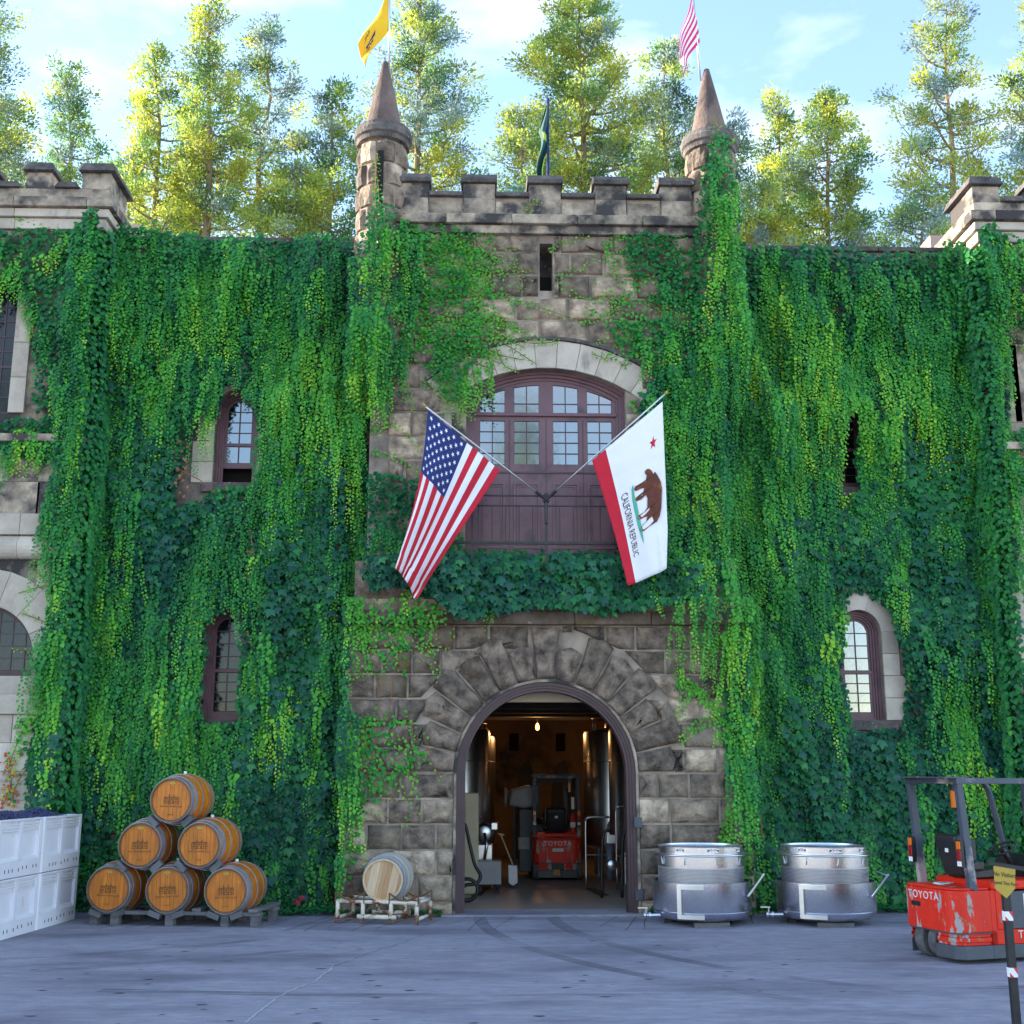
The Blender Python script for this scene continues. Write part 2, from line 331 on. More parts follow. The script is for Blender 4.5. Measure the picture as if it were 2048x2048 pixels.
for k in range(26):
    x = -5.2+k*.32+RND.uniform(-.05, .05)
    if k > 17: x += 1.2
    y0 = 17.6+RND.uniform(-.2, .6); b = strip(wiggle((x, y0), (x+RND.uniform(.25, .5), 19.3), 5, .012), .006, .004); sb.add(b.v, b.f)
for y in (17.75, 18.35, 18.95):
    b = strip(wiggle((-5.6, y), (5.5, y+.1), 60, .006), .005, .0045); sb.add(b.v, b.f)
sb.build('paving_joint', M['seam'], ground, recalc=False)
for k, (cx_, cy_, rr_, a0, a1) in enumerate(((9.5, 19.0, 8.2, 2.9, 4.3), (9.5, 19.0, 9.3, 2.9, 4.3), (-9, 24, 9.6, -1.3, -.25), (-9, 24, 10.7, -1.35, -.25), (1.2, 40, 27.5, -1.75, -1.4))):
    n = 40; vs = []
    for i in range(n+1):
        a = a0+(a1-a0)*i/n
        for r in (rr_, rr_+.2): vs.append((cx_+r*math.cos(a), cy_+r*math.sin(a), .0025+k*.0003))
    MB().add(vs, [(2*i, 2*i+1, 2*i+3, 2*i+2) for i in range(n)]).build('tyre_mark', M['tyre_mark'], ground, recalc=False)
hb = MB()
for i in range(70):                                  # dark scuffs and pits scattered on the yard
    p = gp(RND.uniform(0, 1750), RND.uniform(1880, 2060)); r = RND.uniform(.01, .045); n = 7
    hb.add([(p.x+math.cos(2*PI*j/n)*r*RND.uniform(.6, 2.2), p.y+math.sin(2*PI*j/n)*r*RND.uniform(.4, .9), .004+i*1e-5) for j in range(n)], [tuple(range(n))])
hb.build('tar_spot', M['seam'], ground, recalc=False)

# ---------------------------------------------------------------- the building
AX = 1.15
YE, YC, YW, YT = 19.2, 19.6, 20.1, 19.5            # fronts of entrance bay, centre bay, curtain walls, corner towers
bld = thing('winery_building', 'castle-like grey stone winery with two pointed turrets, battlements and ivy covered walls', 'building', (AX, YC, 0))
def part(b, name, m, parent=None, **k): return b.build(name, m, parent or bld, world=True, **k)
def rect(x0, z0, x1, z1): return [(x0, z0), (x1, z0), (x1, z1), (x0, z1)]
def arc(cx, cz, r, a0, a1, n): return [(cx+r*math.cos(a0+(a1-a0)*i/n), cz+r*math.sin(a0+(a1-a0)*i/n)) for i in range(n+1)]
def archpoly(cx, z0, zs, r, n=20): return [(cx+r, z0)]+arc(cx, zs, r, 0, PI, n)+[(cx-r, z0)]
def segarch(cx, z0, zs, h, rise, n=16):             # flat segmental top
    R = (h*h+rise*rise)/(2*rise); a = math.asin(h/R); return [(cx+h, z0)]+arc(cx, zs+rise-R, R, PI/2-a, PI/2+a, n)+[(cx-h, z0)]
def clip(poly, nx, nz, d):                           # keep nx*x+nz*z >= d
    out = []
    for i, p in enumerate(poly):
        q = poly[(i+1) % len(poly)]; a = nx*p[0]+nz*p[1]-d; b = nx*q[0]+nz*q[1]-d
        if a >= 0: out.append(p)
        if a*b < 0: t = a/(a-b); out.append((p[0]+(q[0]-p[0])*t, p[1]+(q[1]-p[1])*t))
    return out
def area(p): return abs(sum(p[i][0]*p[(i+1) % len(p)][1]-p[(i+1) % len(p)][0]*p[i][1] for i in range(len(p))))/2
def stone(poly, y, depth, m, parent, rough=1, gap=.008, name='stone'):
    cx = sum(p[0] for p in poly)/len(poly); cz = sum(p[1] for p in poly)/len(poly)
    ring = []
    for i, p in enumerate(poly):
        q = poly[(i+1) % len(poly)]; l = math.hypot(q[0]-p[0], q[1]-p[1]); k = max(1, min(4, round(l/.17))) if rough else 1
        for j in range(k): ring.append((p[0]+(q[0]-p[0])*j/k, p[1]+(q[1]-p[1])*j/k))
    n = len(ring); w = min(max(x for x, _ in poly)-min(x for x, _ in poly), max(z for _, z in poly)-min(z for _, z in poly))
    def inset(d, yy, jit, jy):
        o = []
        for x, z in ring:
            dx, dz = cx-x, cz-z; l = math.hypot(dx, dz) or 1; s = min(d*1.25/l, .8)
            o.append((x+dx*s+RND.uniform(-jit, jit), yy+RND.uniform(-jy, jy), z+dz*s+RND.uniform(-jit, jit)))
        return o
    if rough:
        rings = [inset(gap, y+.01, 0, 0), inset(gap+.012, y-depth*.35, .004, .006), inset(gap+.04, y-depth*.85, .016, depth*.3), inset(gap+w*.24, y-depth*1.1, .03, depth*.42)]
        c = (cx+RND.uniform(-.06, .06), y-depth*RND.uniform(.85, 1.2), cz+RND.uniform(-.04, .04))
    else:
        rings = [inset(gap, y+.01, 0, 0), inset(gap, y-depth+.006, 0, 0), inset(gap+.006, y-depth, 0, 0)]; c = None
    b = MB(); vs = [v for r in rings for v in r]; fs = [(i*n+j, i*n+(j+1) % n, (i+1)*n+(j+1) % n, (i+1)*n+j) for i in range(len(rings)-1) for j in range(n)]
    k = (len(rings)-1)*n
    if c: vs.append(c); fs += [(k+j, k+(j+1) % n, len(vs)-1) for j in range(n)]
    else: fs.append(tuple(k+j for j in range(n)))
    b.add(vs, fs); return b.build(name, m, parent, world=True, smooth=bool(rough))
def courses(x0, x1, zs, wmin, wmax, keep, y, depth, m, parent, rough=1, cuts=(), gap=.014, voids=()):
    for i in range(len(zs)-1):
        z0, z1 = zs[i], zs[i+1]; x = x0-(RND.uniform(0, .25) if i % 2 else 0); xs = []
        while x < x1:
            w = RND.uniform(wmin, wmax); xn = x+w
            if x1-xn < wmin*.6: xn = x1
            xs.append((max(x, x0), min(xn, x1))); x = xn
        segs = []
        for a, b in xs:
            q = [(a, b)]
            for vx0, vx1, vz0, vz1 in voids:
                if z1 > vz0+.02 and z0 < vz1-.02: q = [r for (u, w) in q for r in ((u, min(w, vx0)), (max(u, vx1), w)) if r[1]-r[0] > .07]
            segs += q
        for a, b in segs:
            if b-a < .06: continue
            p = rect(a, z0, b, z1)
            for kind, cx, cz, r in cuts:
                if kind == 'disc' and p:
                    mx_, mz_ = (a+b)/2, (z0+z1)/2
                    if mz_ < cz:
                        if abs(mx_-cx) < r+.6: p = clip(p, 1 if mx_ > cx else -1, 0, (cx+r) if mx_ > cx else -(cx-r))
                    else:
                        dx, dz = mx_-cx, mz_-cz; l = math.hypot(dx, dz) or 1
                        p = clip(p, dx/l, dz/l, (cx*dx+cz*dz)/l+r)
            if len(p) < 3 or area(p) < .012 or not keep((a+b)/2, (z0+z1)/2): continue
            mm = m((a+b)/2, (z0+z1)/2) if callable(m) else m
            stone(p, y, depth*RND.uniform(.75, 1.3), mm, parent, rough, gap)

# --- entrance bay
EX0, EX1, EC, ER, ES = -2.05, 4.35, 1.13, 1.41, 2.14
door_notch = [(EC-ER, 0)]+[(x, z) for x, z in reversed(arc(EC, ES, ER, 0, PI, 28))]+[(EC+ER, 0)]
eb = MB(); eb.plate([[(EX0, 0)]+door_notch+[(EX1, 0), (EX1, 4.45), (EX0, 4.45)]], YE, YE+.55)
ent = part(eb, 'entrance_bay', M['mortar'])
OUT = 2.28
OUTK = [2.02, 2.2, 1.98, 2.22, 2.14, 2.24, 1.95, 2.2, 1.97, 2.22, 2.12, 2.24, 2.16, 2.0, 2.1]
def em(x, z):
    if z > 3.95 or (z > 3.0 and x < 0.6): return M['stone_moss'] if RND.random() < .35 else M['stone_dark']
    if x < -.2 and z < .95: return M['stone']
    if x > 2.9: return M['stone'] if RND.random() < .75 else M['stone_dark']
    return M['stone'] if RND.random() < .4 else M['stone_dark']
ezs = [0.0, .2]+[.2+.385*i for i in range(1, 11)]+[4.44]
for i in range(len(ezs)-1):                          # courses stop against the arch stones
    z0, z1 = ezs[i], ezs[i+1]; zm = (z0+z1)/2
    if zm < ES-.12: lo, hi = EC-ER-.02, EC+ER+.02; r = None
    else: r = OUT
    for side in (-1, 1):
        x = EX0 if side < 0 else EX1; end = (lo if side < 0 else hi) if r is None else EC
        first = True
        while (end-x)*(-side) > .08:
            w = RND.uniform(.45, .85); w = w*.6 if (first and i % 2) else w; first = False
            xn = x-side*w
            if (end-xn)*(-side) < .22: xn = end
            p = rect(min(x, xn), z0, max(x, xn), z1)
            if r:
                if zm > ES+OUT-.05 and abs((x+xn)/2-EC) < .24: p = []
                mx_, mz_ = (x+xn)/2, zm
                # clip against the polygonal back of the arch stones
                for k in range(15):
                    a0, a1 = PI*(k)/15, PI*(k+1)/15; am = (a0+a1)/2
                    ang = math.atan2(mz_-ES, mx_-EC)
                    if p and a0-.02 <= ang <= a1+.02: p = clip(p, math.cos(am), math.sin(am), EC*math.cos(am)+ES*math.sin(am)+OUTK[k]*math.cos(PI/30))
                if p and ES+OUT+.1 > zm: p = p
                if p: # keystone rises to the ledge
                    p = clip(p, side, 0, side*(EC+side*.26)) if zm > ES+ER else p
            if len(p) >= 3 and area(p) > .014: stone(p, YE, .055*RND.uniform(.8, 1.3), em(mx_ if r else (x+xn)/2, zm), ent, gap=.012)
            x = xn
for k in range(15):                                   # rock-faced arch stones
    a0, a1 = PI*k/15, PI*(k+1)/15; am = (a0+a1)/2
    ri, ro = ER+.025, OUTK[k]
    if k == 7: # keystone
        p = [(EC-.15, ES+ri), (EC+.15, ES+ri), (EC+.245, 4.43), (EC-.245, 4.43)]
    else:
        p = [(EC+ri*math.cos(a0), ES+ri*math.sin(a0)), (EC+ro*math.cos(a0), ES+ro*math.sin(a0)),
             (EC+ro*1.035*math.cos(am), ES+ro*1.035*math.sin(am)), (EC+ro*math.cos(a1), ES+ro*math.sin(a1)), (EC+ri*math.cos(a1), ES+ri*math.sin(a1))]
    stone(p, YE, .085, M['stone_dark'], ent, gap=.012, name='arch_stone')
b = MB()                                              # thin pale stone edge around the doorway
ring = archpoly(EC, 0, ES, ER+.035, 28); inner = archpoly(EC, 0, ES, ER-.005, 28)
b.plate([ring+inner[::-1]], YE-.03, YE+.3); part(b, 'door_surround', M['ashlar_worn'], ent)
x = EX0-.06
while x < EX1:                                        # ledge above the entrance
    w = min(RND.uniform(.9, 1.5), EX1+.06-x); q = MB().box(x+.004, YE-.13, 4.45, x+w-.004, YE+.3, 4.66)
    part(q, 'ledge_stone', M['stone_moss'], ent, bevel=.02); x += w
x = EX0
while x < EX1:
    w = min(RND.uniform(.8, 1.3), EX1-x); q = MB().box(x+.004, YE-.07, 4.662, x+w-.004, YE+.3, 4.86)
    part(q, 'ledge_stone', M['stone_moss'] if RND.random() < .6 else M['stone'], ent, bevel=.02); x += w
part(MB().box(EX0+.1, YE+.1, 4.861, EX1-.1, YC-.002, 5.5), 'balcony_base', M['stone_dark'], ent)
part(MB().box(EX0+.02, YE+.06, 4.452, EX1-.02, YC, 4.859), 'ledge_core', M['mortar'], ent)
# plum arched door frame, stepped
df = MB()
for ra, rb, y0, y1 in ((ER-.005, ER-.06, YE+.02, YE+.3), (ER-.06, ER-.10, YE+.05, YE+.33), (ER-.10, ER-.145, YE+.08, YE+.36)):
    df.plate([archpoly(EC, 0.03, ES, ra, 30)+archpoly(EC, 0.03, ES, rb, 30)[::-1]], y0, y1)
part(df, 'door_frame', M['purple_dark'], ent)
part(MB().box(EC+ER-.17, YE+.1, .03, EC+ER-.08, YE+.2, .5), 'kick_plate', M['black'], ent)
for z in (.22, 1.3): part(MB().box(EC+ER-.05, YE-.06, z, EC+ER+.07, YE+.02, z+.16), 'hinge', M['charcoal'], ent, bevel=.006)
part(MB().box(EC-ER-.2, YE-.16, .0, EC+ER+.25, YE+1.2, .03), 'threshold', M['asphalt'], ent)

# --- centre bay above
CX0, CX1 = AX-2.95, AX+3.02
dcx, dh, dzs, drise = AX+.04, 1.36, 8.55, .38
dopen = segarch(dcx, 5.45, dzs, dh, drise)
zz = lambda py: wz(py, YC, 1092)
z_corn, z_par = zz(472), zz(398)
cb = MB(); cb.plate([rect(CX0, 4.9, CX1, z_par), dopen, rect(AX-.06, 10.35, AX+.17, 11.24)], YC, YC+.45)
cen = part(cb, 'centre_bay', M['mortar'])
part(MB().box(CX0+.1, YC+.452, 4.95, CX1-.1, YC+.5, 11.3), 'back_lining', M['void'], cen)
Rv2 = (dh*dh+drise*drise)/(2*drise); dcz = dzs+drise-Rv2; da = math.asin(dh/Rv2)
def ckeep(x, z):
    if abs(x-dcx) < dh and z < 8.75: return False
    if math.hypot(x-dcx, z-dcz) < Rv2+.66 and z > 8.3 and abs(x-dcx) < 1.95: return False
    return True
czs = [5.6+.42*i for i in range(14)]+[z_corn]
def cm(x, z):
    r = RND.random()
    return M['stone_dark'] if r < .4 else M['stone']
courses(CX0+.3, CX1-.3, czs, .5, .95, ckeep, YC, .055, cm, cen, voids=((AX-.075, AX+.185, 10.33, 11.26), (dcx-dh-.36, dcx+dh+.36, 5.4, 8.0)))
for z0 in czs[:-1]:                                   # stones that frame the slit and the doorway
    if z0 < 8.0:
        for s in (-1, 1):
            a, b2 = sorted((dcx+s*(dh+.005), dcx+s*(dh+RND.uniform(.24, .34))))
            stone(rect(a, z0, b2, z0+.42), YC, .02, M['ashlar_worn'], cen, 0, .004, 'jamb_stone')
nv = 11; ae = da+.17
for k in range(nv):                                   # smooth stones of the flat arch
    a0 = PI/2-ae+2*ae*k/nv; a1 = PI/2-ae+2*ae*(k+1)/nv; ri, ro = Rv2-.0, Rv2+.5
    p = [(dcx+ri*math.cos(a0), dcz+ri*math.sin(a0)), (dcx+ro*math.cos(a0), dcz+ro*math.sin(a0)), (dcx+ro*math.cos(a1), dcz+ro*math.sin(a1)), (dcx+ri*math.cos(a1), dcz+ri*math.sin(a1))]
    stone(p, YC, .035, M['ashlar'], cen, 0, .004, 'arch_stone')
hm = MB(); hm.plate([arc(dcx, dcz, Rv2+.56, PI/2-ae, PI/2+ae, 24)+arc(dcx, dcz, Rv2+.503, PI/2+ae, PI/2-ae, 24)], YC-.07, YC+.05)
part(hm, 'hood_mould', M['cap'], cen)
# cornice and battlements
part(MB().box(CX0+.1, YC-.1, zz(472), CX1-.1, YC+.1, zz(456)), 'cornice', M['ashlar_worn'], cen, bevel=.01)
x = CX0+.1
while x < CX1-.1:
    w = min(1.15, CX1-.1-x); part(MB().box(x+.003, YC-.18, zz(455.5), x+w-.003, YC+.1, zz(437)), 'cornice_stone', M['ashlar_worn'], cen, bevel=.015); x += w
mer = [(-2.34), (-1.17), 0, 1.17, 2.34]
for i, d in enumerate(mer):
    xc = AX+.04+d
    part(MB().box(xc-.285, YC-.03, z_par-.25, xc+.285, YC+.43, zz(371)), 'merlon', M['ashlar_worn'], cen, bevel=.012)
    cp = MB(); cp.prism([(-.10, zz(371)), (-.12, zz(364)), (-.02, zz(352)), (.5, zz(352)), (.54, zz(371))], xc-.32, xc+.32, M=Matrix(((0, 1, 0, 0), (1, 0, 0, YC), (0, 0, 1, 0), (0, 0, 0, 1))))
    part(cp, 'merlon_cap', M['cap'], cen, bevel=.008)
    if i < 4:
        x0, x1 = xc+.29, xc+1.17-.29
        cp = MB(); cp.prism([(-.1, z_par-.0), (-.11, zz(393)), (-.03, zz(386)), (.44, zz(386)), (.48, z_par)], x0+.005, x1-.005, M=Matrix(((0, 1, 0, 0), (1, 0, 0, YC), (0, 0, 1, 0), (0, 0, 0, 1))))
        part(cp, 'embrasure_cap', M['cap'], cen, bevel=.008)
        part(MB().box(xc+.3, YC-.012, zz(432), xc+.86, YC+.01, zz(405)), 'parapet_stone', M['ashlar_worn'], cen, bevel=.008)
    part(MB().box(xc-.27, YC-.04, zz(432), xc+.27, YC-.005, zz(400)), 'parapet_stone', M['ashlar_worn'], cen, bevel=.008)
part(MB().box(CX0+.3, YC+.001+.45, 10.8, CX1-.3, YC+.8, z_par-.3), 'roof_walk', M['cap'], cen)

# --- curtain walls either side
def wall_open(kind, cx):
    if kind == 'low': return archpoly(cx, 2.99, 4.47, .37, 16)
    return archpoly(cx, 6.98, 8.3, .37, 16)
WLX, WRX = -4.14, 6.5
def curtain(x0, x1, cx, ztop):
    b = MB(); b.plate([rect(x0, 0, x1, ztop), wall_open('low', cx), wall_open('up', cx)], YW, YW+.5)
    w = part(b, 'curtain_wall', M['mortar'])
    x = x0
    while x < x1-.01:
        ww = min(1.6, x1-x); part(MB().box(x+.003, YW-.08, ztop-.02, x+ww-.003, YW+.55, ztop+.07), 'coping_stone', M['cap'], w, bevel=.015); x += ww
    for zc, zs in (('low', 4.47), ('up', 8.3)):
        zb = 2.99 if zc == 'low' else 6.98
        for s in (-1, 1):
            z = zb
            while z < zs-.02:
                h = min(.37, zs-z); a, c = sorted((cx+s*.372, cx+s*RND.choice((.66, .74))))
                stone(rect(a, z, c, z+h), YW, .03, M['ashlar'], w, 0, .004, 'jamb_stone'); z += h
        for a0, a1, ro in ((0, PI/2-.3, .7), (PI/2-.3, PI/2+.3, .8), (PI/2+.3, PI, .7)):
            o = arc(cx, zs, ro, a0, a1, 6); i2 = arc(cx, zs, .372, a1, a0, 6); q = MB(); q.plate([o+i2], YW-.03, YW+.02); part(q, 'arch_stone', M['ashlar'], w, bevel=.006)
        part(MB().box(cx-.55, YW-.1, zb-.17, cx+.55, YW+.3, zb-.005), 'window_sill', M['cap'], w, bevel=.015)
    zs_ = [.0]+[.4*i for i in range(1, 28)]
    for i in range(len(zs_)-1):                       # the few bare blocks that show between the ivy
        x = x0+.05
        while x < x1-.3:
            wd = RND.uniform(.6, .95)
            if (abs((x+wd/2)-cx) > 1.15 or not (2.6 < zs_[i] < 5.3 or 6.6 < zs_[i] < 9.2)) and RND.random() < .16: stone(rect(x, zs_[i], min(x+wd, x1), zs_[i+1]), YW, .04, M['stone'], w)
            x += wd
    return w
cwl = curtain(-6.5, CX0+.1, WLX, 11.42); cwr = curtain(CX1-.1, 8.85, WRX, 11.40)
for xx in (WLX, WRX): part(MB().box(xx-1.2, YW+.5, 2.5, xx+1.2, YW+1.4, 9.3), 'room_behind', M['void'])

# --- windows
def window(cx, zb, zs, r, Y, rows, parent, opened=False, glass='glass'):
    f = MB()
    for ra, rb, y0, y1 in ((r-.002, r-.05, Y-.06, Y+.1), (r-.05, r-.085, Y-.02, Y+.1), (r-.085, r-.12, Y+.015, Y+.1)):
        f.plate([archpoly(cx, zb, zs, ra, 18)+archpoly(cx, zb, zs, rb, 18)[::-1]], y0, y1)
    f.box(cx-r+.12, Y+.015, zb, cx+r-.12, Y+.1, zb+.06)
    w = part(f, 'window', M['purple'], parent)
    ri = r-.12; zm = zb+(zs+ri-zb)*.47; lo = zm if opened else zb+.06
    sash = MB()
    if opened: lo = zm-.42
    for z0, z1, yy in ((lo, zm+.02, Y+.04), (zm-.02, zs, Y+.055)):
        sash.box(cx-ri, yy, z0, cx-ri+.045, yy+.035, z1).box(cx+ri-.045, yy, z0, cx+ri, yy+.035, z1)
    sash.box(cx-ri, Y+.03, lo, cx+ri, Y+.075, lo+(.1 if opened else .08)).box(cx-ri, Y+.025, zm-.025, cx+ri, Y+.09, zm+.03)
    sash.plate([archpoly(cx, zs, zs, ri, 14)+archpoly(cx, zs, zs, ri-.045, 14)[::-1]], Y+.055, Y+.09)
    part(sash, 'sash', M['purple'], w)
    mu = MB(); mu.box(cx-.011, Y+.045, lo+.06, cx+.011, Y+.075, zs+ri-.03)
    zsl = []
    nl = rows//2 if not opened else 1
    for i in range(1, nl): zsl.append(lo+.08+(zm-.025-lo-.08)*i/nl)
    nu = rows-rows//2
    up = [zm+.03+(zs+ri-.04-zm-.03)*i/nu for i in range(1, nu)]
    for z in zsl+up: mu.box(cx-ri+.04, Y+.047, z-.009, cx+ri-.04, Y+.073, z+.009)
    part(mu, 'glazing_bar', M['purple_dark'], w)
    lev = [lo+.08]+zsl+[zm-.025]; lev2 = [zm+.03]+up+[zs+ri-.04]
    for lv in (lev, lev2):
        for i in range(len(lv)-1):
            for s in (-1, 1):
                x0, x1 = (cx-ri+.045, cx-.01) if s < 0 else (cx+.01, cx+ri-.045)
                p = rect(x0, lv[i]+.008, x1, lv[i+1]-.008)
                if lv is lev2 and i == len(lv)-2:
                    top = lv[i+1]; pts = [(x0, lv[i]+.008), (x1, lv[i]+.008)]
                    for t in range(6):
                        xq = x1+(x0-x1)*t/5; hh = math.sqrt(max(0, (ri-.045)**2-(xq-cx)**2)); pts.append((xq, max(lv[i]+.03, min(zs+hh, top+.01))))
                    p = pts
                tl = RND.uniform(-.012, .012); q = MB(); q.prism(p, Y+.055+tl*.2, Y+.06+tl*.2); part(q, 'pane', M[glass], w)
    return w
window(WLX, 2.99, 4.47, .37, 20.3, 8, cwl, glass='glass_dark'); window(WRX, 2.99, 4.47, .37, 20.3, 8, cwr)
window(WLX, 6.98, 8.3, .37, 20.3, 8, cwl, True); window(WRX, 6.98, 8.3, .37, 20.3, 8, cwr)

# --- corner towers
def tower(sg):
    X = lambda x: x if sg < 0 else 2*AX+.1-x         # mirror about the axis
    def bx(x0, y0, z0, x1, y1, z1): a, b = sorted((X(x0), X(x1))); return MB().box(a, y0, z0, b, y1, z1)
    def poly(p): return [(X(x), z) for x, z in p]
    E = -6.5; ztop = 11.3; wl = wz(590, YT, 40); acx, acz, ar = -7.93, wz(1316, YT, 0), .85
    zsill = wz(1352, YT, 50)
    wr = wp(33, 720, YT+.15).x-(.55 if sg > 0 else 0); wb, wt = wz(830, YT+.1, 30), wz(560, YT+.1, 40)
    b = MB(); b.plate([poly(rect(-13 if sg > 0 else -46, 0, E, ztop)), poly([(acx+ar, zsill)]+arc(acx, acz, ar, 0, PI, 24)+[(acx-ar, zsill)]), poly(rect(wr-1.5, wb, wr, wt))], YT, YT+.45)  # left tower's front lengthened out of view so that it shades the yard
    a, c = sorted((X(E), X(E-.4))); b.box(a, YT+.45, 0, c, YT+5, ztop)
    t = part(b, 'corner_tower', M['ashlar_worn'])
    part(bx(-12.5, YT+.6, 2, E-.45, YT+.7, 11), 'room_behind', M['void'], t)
    # cornice steps (front and side)
    for z0, z1, pr, mm in ((wz(462, YT, 200), wz(441, YT, 200), .06, 'ashlar'), (wz(440, YT, 200), wz(424, YT, 200), .12, 'ashlar'), (wz(423, YT, 200), wz(404, YT, 200), .2, 'ashlar_worn')):
        x = -13
        while x < E:
            xe = min(x+1.25, E+pr)
            if E+pr-xe < .4: xe = E+pr
            part(bx(x+.003, YT-pr, z0, xe-.003, YT+.2, z1), 'cornice_stone', M[mm], t, bevel=.012); x = xe
        part(bx(E-.2, YT+.203, z0, E+pr, YT+5, z1), 'cornice_stone', M[mm], t, bevel=.012)
    zp = wz(378, YT-.1, 180); z0 = wz(404, YT, 200)+.003
    part(bx(-13, YT-.1, z0, E+.1, YT+.3, zp), 'parapet', M['ashlar_worn'], t, bevel=.01)
    part(bx(E-.3, YT+.303, z0, E+.1, YT+5, zp), 'parapet', M['ashlar_worn'], t, bevel=.01)
    zc0, zc1 = wz(343, YT-.15, 190), wz(325, YT-.15, 190)
    def cap(x0, x1, y0, y1, za, zb):
        q = MB(); a, c = sorted((X(x0), X(x1))); d = .06
        q.add([(a, y0, za), (c, y0, za), (c, y1, za), (a, y1, za), (a+d, y0+d, zb), (c-d, y0+d, zb), (c-d, y1-d, zb), (a+d, y1-d, zb)], [(0, 3, 2, 1), (4, 5, 6, 7), (0, 1, 5, 4), (1, 2, 6, 5), (2, 3, 7, 6), (3, 0, 4, 7)])
        part(q, 'merlon_cap', M['cap'], t, bevel=.015)
    xm = [wp(p, 345, YT-.1).x for p in (160, 108, 52)]
    part(bx(xm[0]+.05, YT-.1, zp, E+.1, YT+.9, zc0), 'merlon', M['ashlar_worn'], t, bevel=.012); cap(xm[0], E+.2, YT-.2, YT+1.0, zc0+.002, zc1)
    xs = xm[1]
    for k in range(5):
        part(bx(xs-.47, YT-.1, zp, xs-.03, YT+.3, zc0), 'merlon', M['ashlar_worn'], t, bevel=.012); cap(xs-.52, xs+.03, YT-.2, YT+.4, zc0+.002, zc1)
        cap(xs+.035, xs+.46, YT-.17, YT+.36, zp+.002, zp+.13); xs -= 1.0
    for k in range(3):
        y = YT+1.9+k*1.3; part(bx(E-.3, y, zp, E+.1, y+.7, zc0), 'merlon', M['sunlit_merlon'], t); 
        part(bx(-7.2-k*1.0, YT+4.6, zp-.5, -7.8-k*1.0, YT+5, zc0+.35), 'merlon', M['sunlit_merlon'], t)
    # dressed blocks, bands and roll
    yb = [wz(p, YT, 60) for p in (1030, 965, 888)]
    for i in range(2):
        x = E
        for w in (.72, 1.1, .9, 1.2, 1.0): stone(poly(rect(x-w+.0, yb[i], x, yb[i+1])), YT, .06, M['ashlar_worn'], t, 0, .003); x -= w*(1 if i else .93)
    part(bx(-13, YT-.2, yb[2]+.002, E+.05, YT+.1, yb[2]+.13), 'sill_band', M['ashlar_worn'], t, bevel=.015)
    za, zb2, zc = wz(1072, YT, 60), wz(1119, YT, 60), wz(1030, YT, 60)
    x = E+.03
    for w in (.95, 1.2, 1.2, 1.2):
        part(bx(x-w+.003, YT-.14, za, x-.003, YT+.05, zc-.003), 'band_stone', M['ashlar'], t, bevel=.008)
        q = MB(); hh = (za-zb2)/2; cz = (za+zb2)/2
        prof = [(YT+.02, cz-hh)]+[(YT-.02-.17*math.sin(PI*k/10), cz-hh*math.cos(PI*k/10)) for k in range(11)]+[(YT+.02, cz+hh)]
        q.prism(prof, X(x-w)+.003*(1 if sg < 0 else -1), X(x)-.003*(1 if sg < 0 else -1), M=Matrix(((0, 1, 0, 0), (1, 0, 0, 0), (0, 0, 1, 0), (0, 0, 0, 1))))
        part(q, 'roll_moulding', M['ashlar'], t); x -= w
    # arch stones fanning round the half-round window
    angs = [R_(a) for a in (0, 26, 50, 74, 98, 122, 150, 180)]; top = zb2-.004; right = E
    for i in range(7):
        a0, a1 = angs[i], angs[i+1]; p = arc(acx, acz, ar+.004, a0, a1, 5)
        def edge(a):
            ca, sa = math.cos(a), math.sin(a); rr = min(1.45, (top-acz)/sa if sa > .01 else 9, (right-acx)/ca if ca > .01 else 9); return (acx+rr*ca, acz+rr*sa)
        q = [edge(a1)]
        am = (a0+a1)/2
        q.append(edge(am)); q.append(edge(a0)); stone(poly(p+q), YT, .03, M['ashlar'], t, 0, .0035, 'arch_stone')
    z = zsill
    while z < top-.1:
        h = min(.42, top-z)
        xa = acx+1.47
        stone(poly(rect(E-.0-.62+(0 if z > acz+.4 else .3), z, E, z+h)), YT, .022, M['ashlar'], t, 0, .0035); z += h
    zs1, zs2 = wz(1389, YT, 50), wz(1429, YT, 50)
    x = E+.02
    for w in (1.5, 1.3, 1.3):
        part(bx(x-w+.003, YT-.06, zs1+.003, x-.003, YT+.1, zsill-.003), 'band_stone', M['ashlar'], t, bevel=.008)
        part(bx(x-w+.2, YT-.1, zs2+.003, x+.01, YT+.1, zs1), 'band_stone', M['ashlar'], t, bevel=.008); x -= w
    z = zs2
    k = 0
    while z > .05:
        h = min(.44, z); x = E
        while x > -10:
            w = RND.uniform(.6, 1.0)*(.6 if x == E and k % 2 else 1); stone(poly(rect(x-w, z-h, x, z)), YT, .035, M['ashlar'], t, 0, .005); x -= w
        z -= h; k += 1
    # half-round window with dark panes
    f = MB(); f.plate([poly(arc(acx, acz, ar-.002, 0, PI, 24)+[(acx-ar+.002, zsill), (acx+ar-.002, zsill)]), poly(arc(acx, acz, ar-.06, 0, PI, 24)+[(acx-ar+.06, zsill+.1), (acx+ar-.06, zsill+.1)])], YT+.16, YT+.26)
    wn = part(f, 'window', M['purple_dark'], t)
    m2 = MB()
    for k in range(-3, 4): x = X(acx+k*.215); m2.box(x-.009, YT+.2, zsill+.09, x+.009, YT+.23, acz+math.sqrt(max(.01, (ar-.05)**2-(k*.215)**2)))
    for k in range(1, 5): z = zsill+.1+k*.2; hw = math.sqrt(max(.01, (ar-.05)**2-max(0, z-acz)**2)); a, c = sorted((X(acx-hw), X(acx+hw))); m2.box(a, YT+.203, z-.008, c, YT+.227, z+.008)
    part(m2, 'glazing_bar', M['purple_dark'], wn)
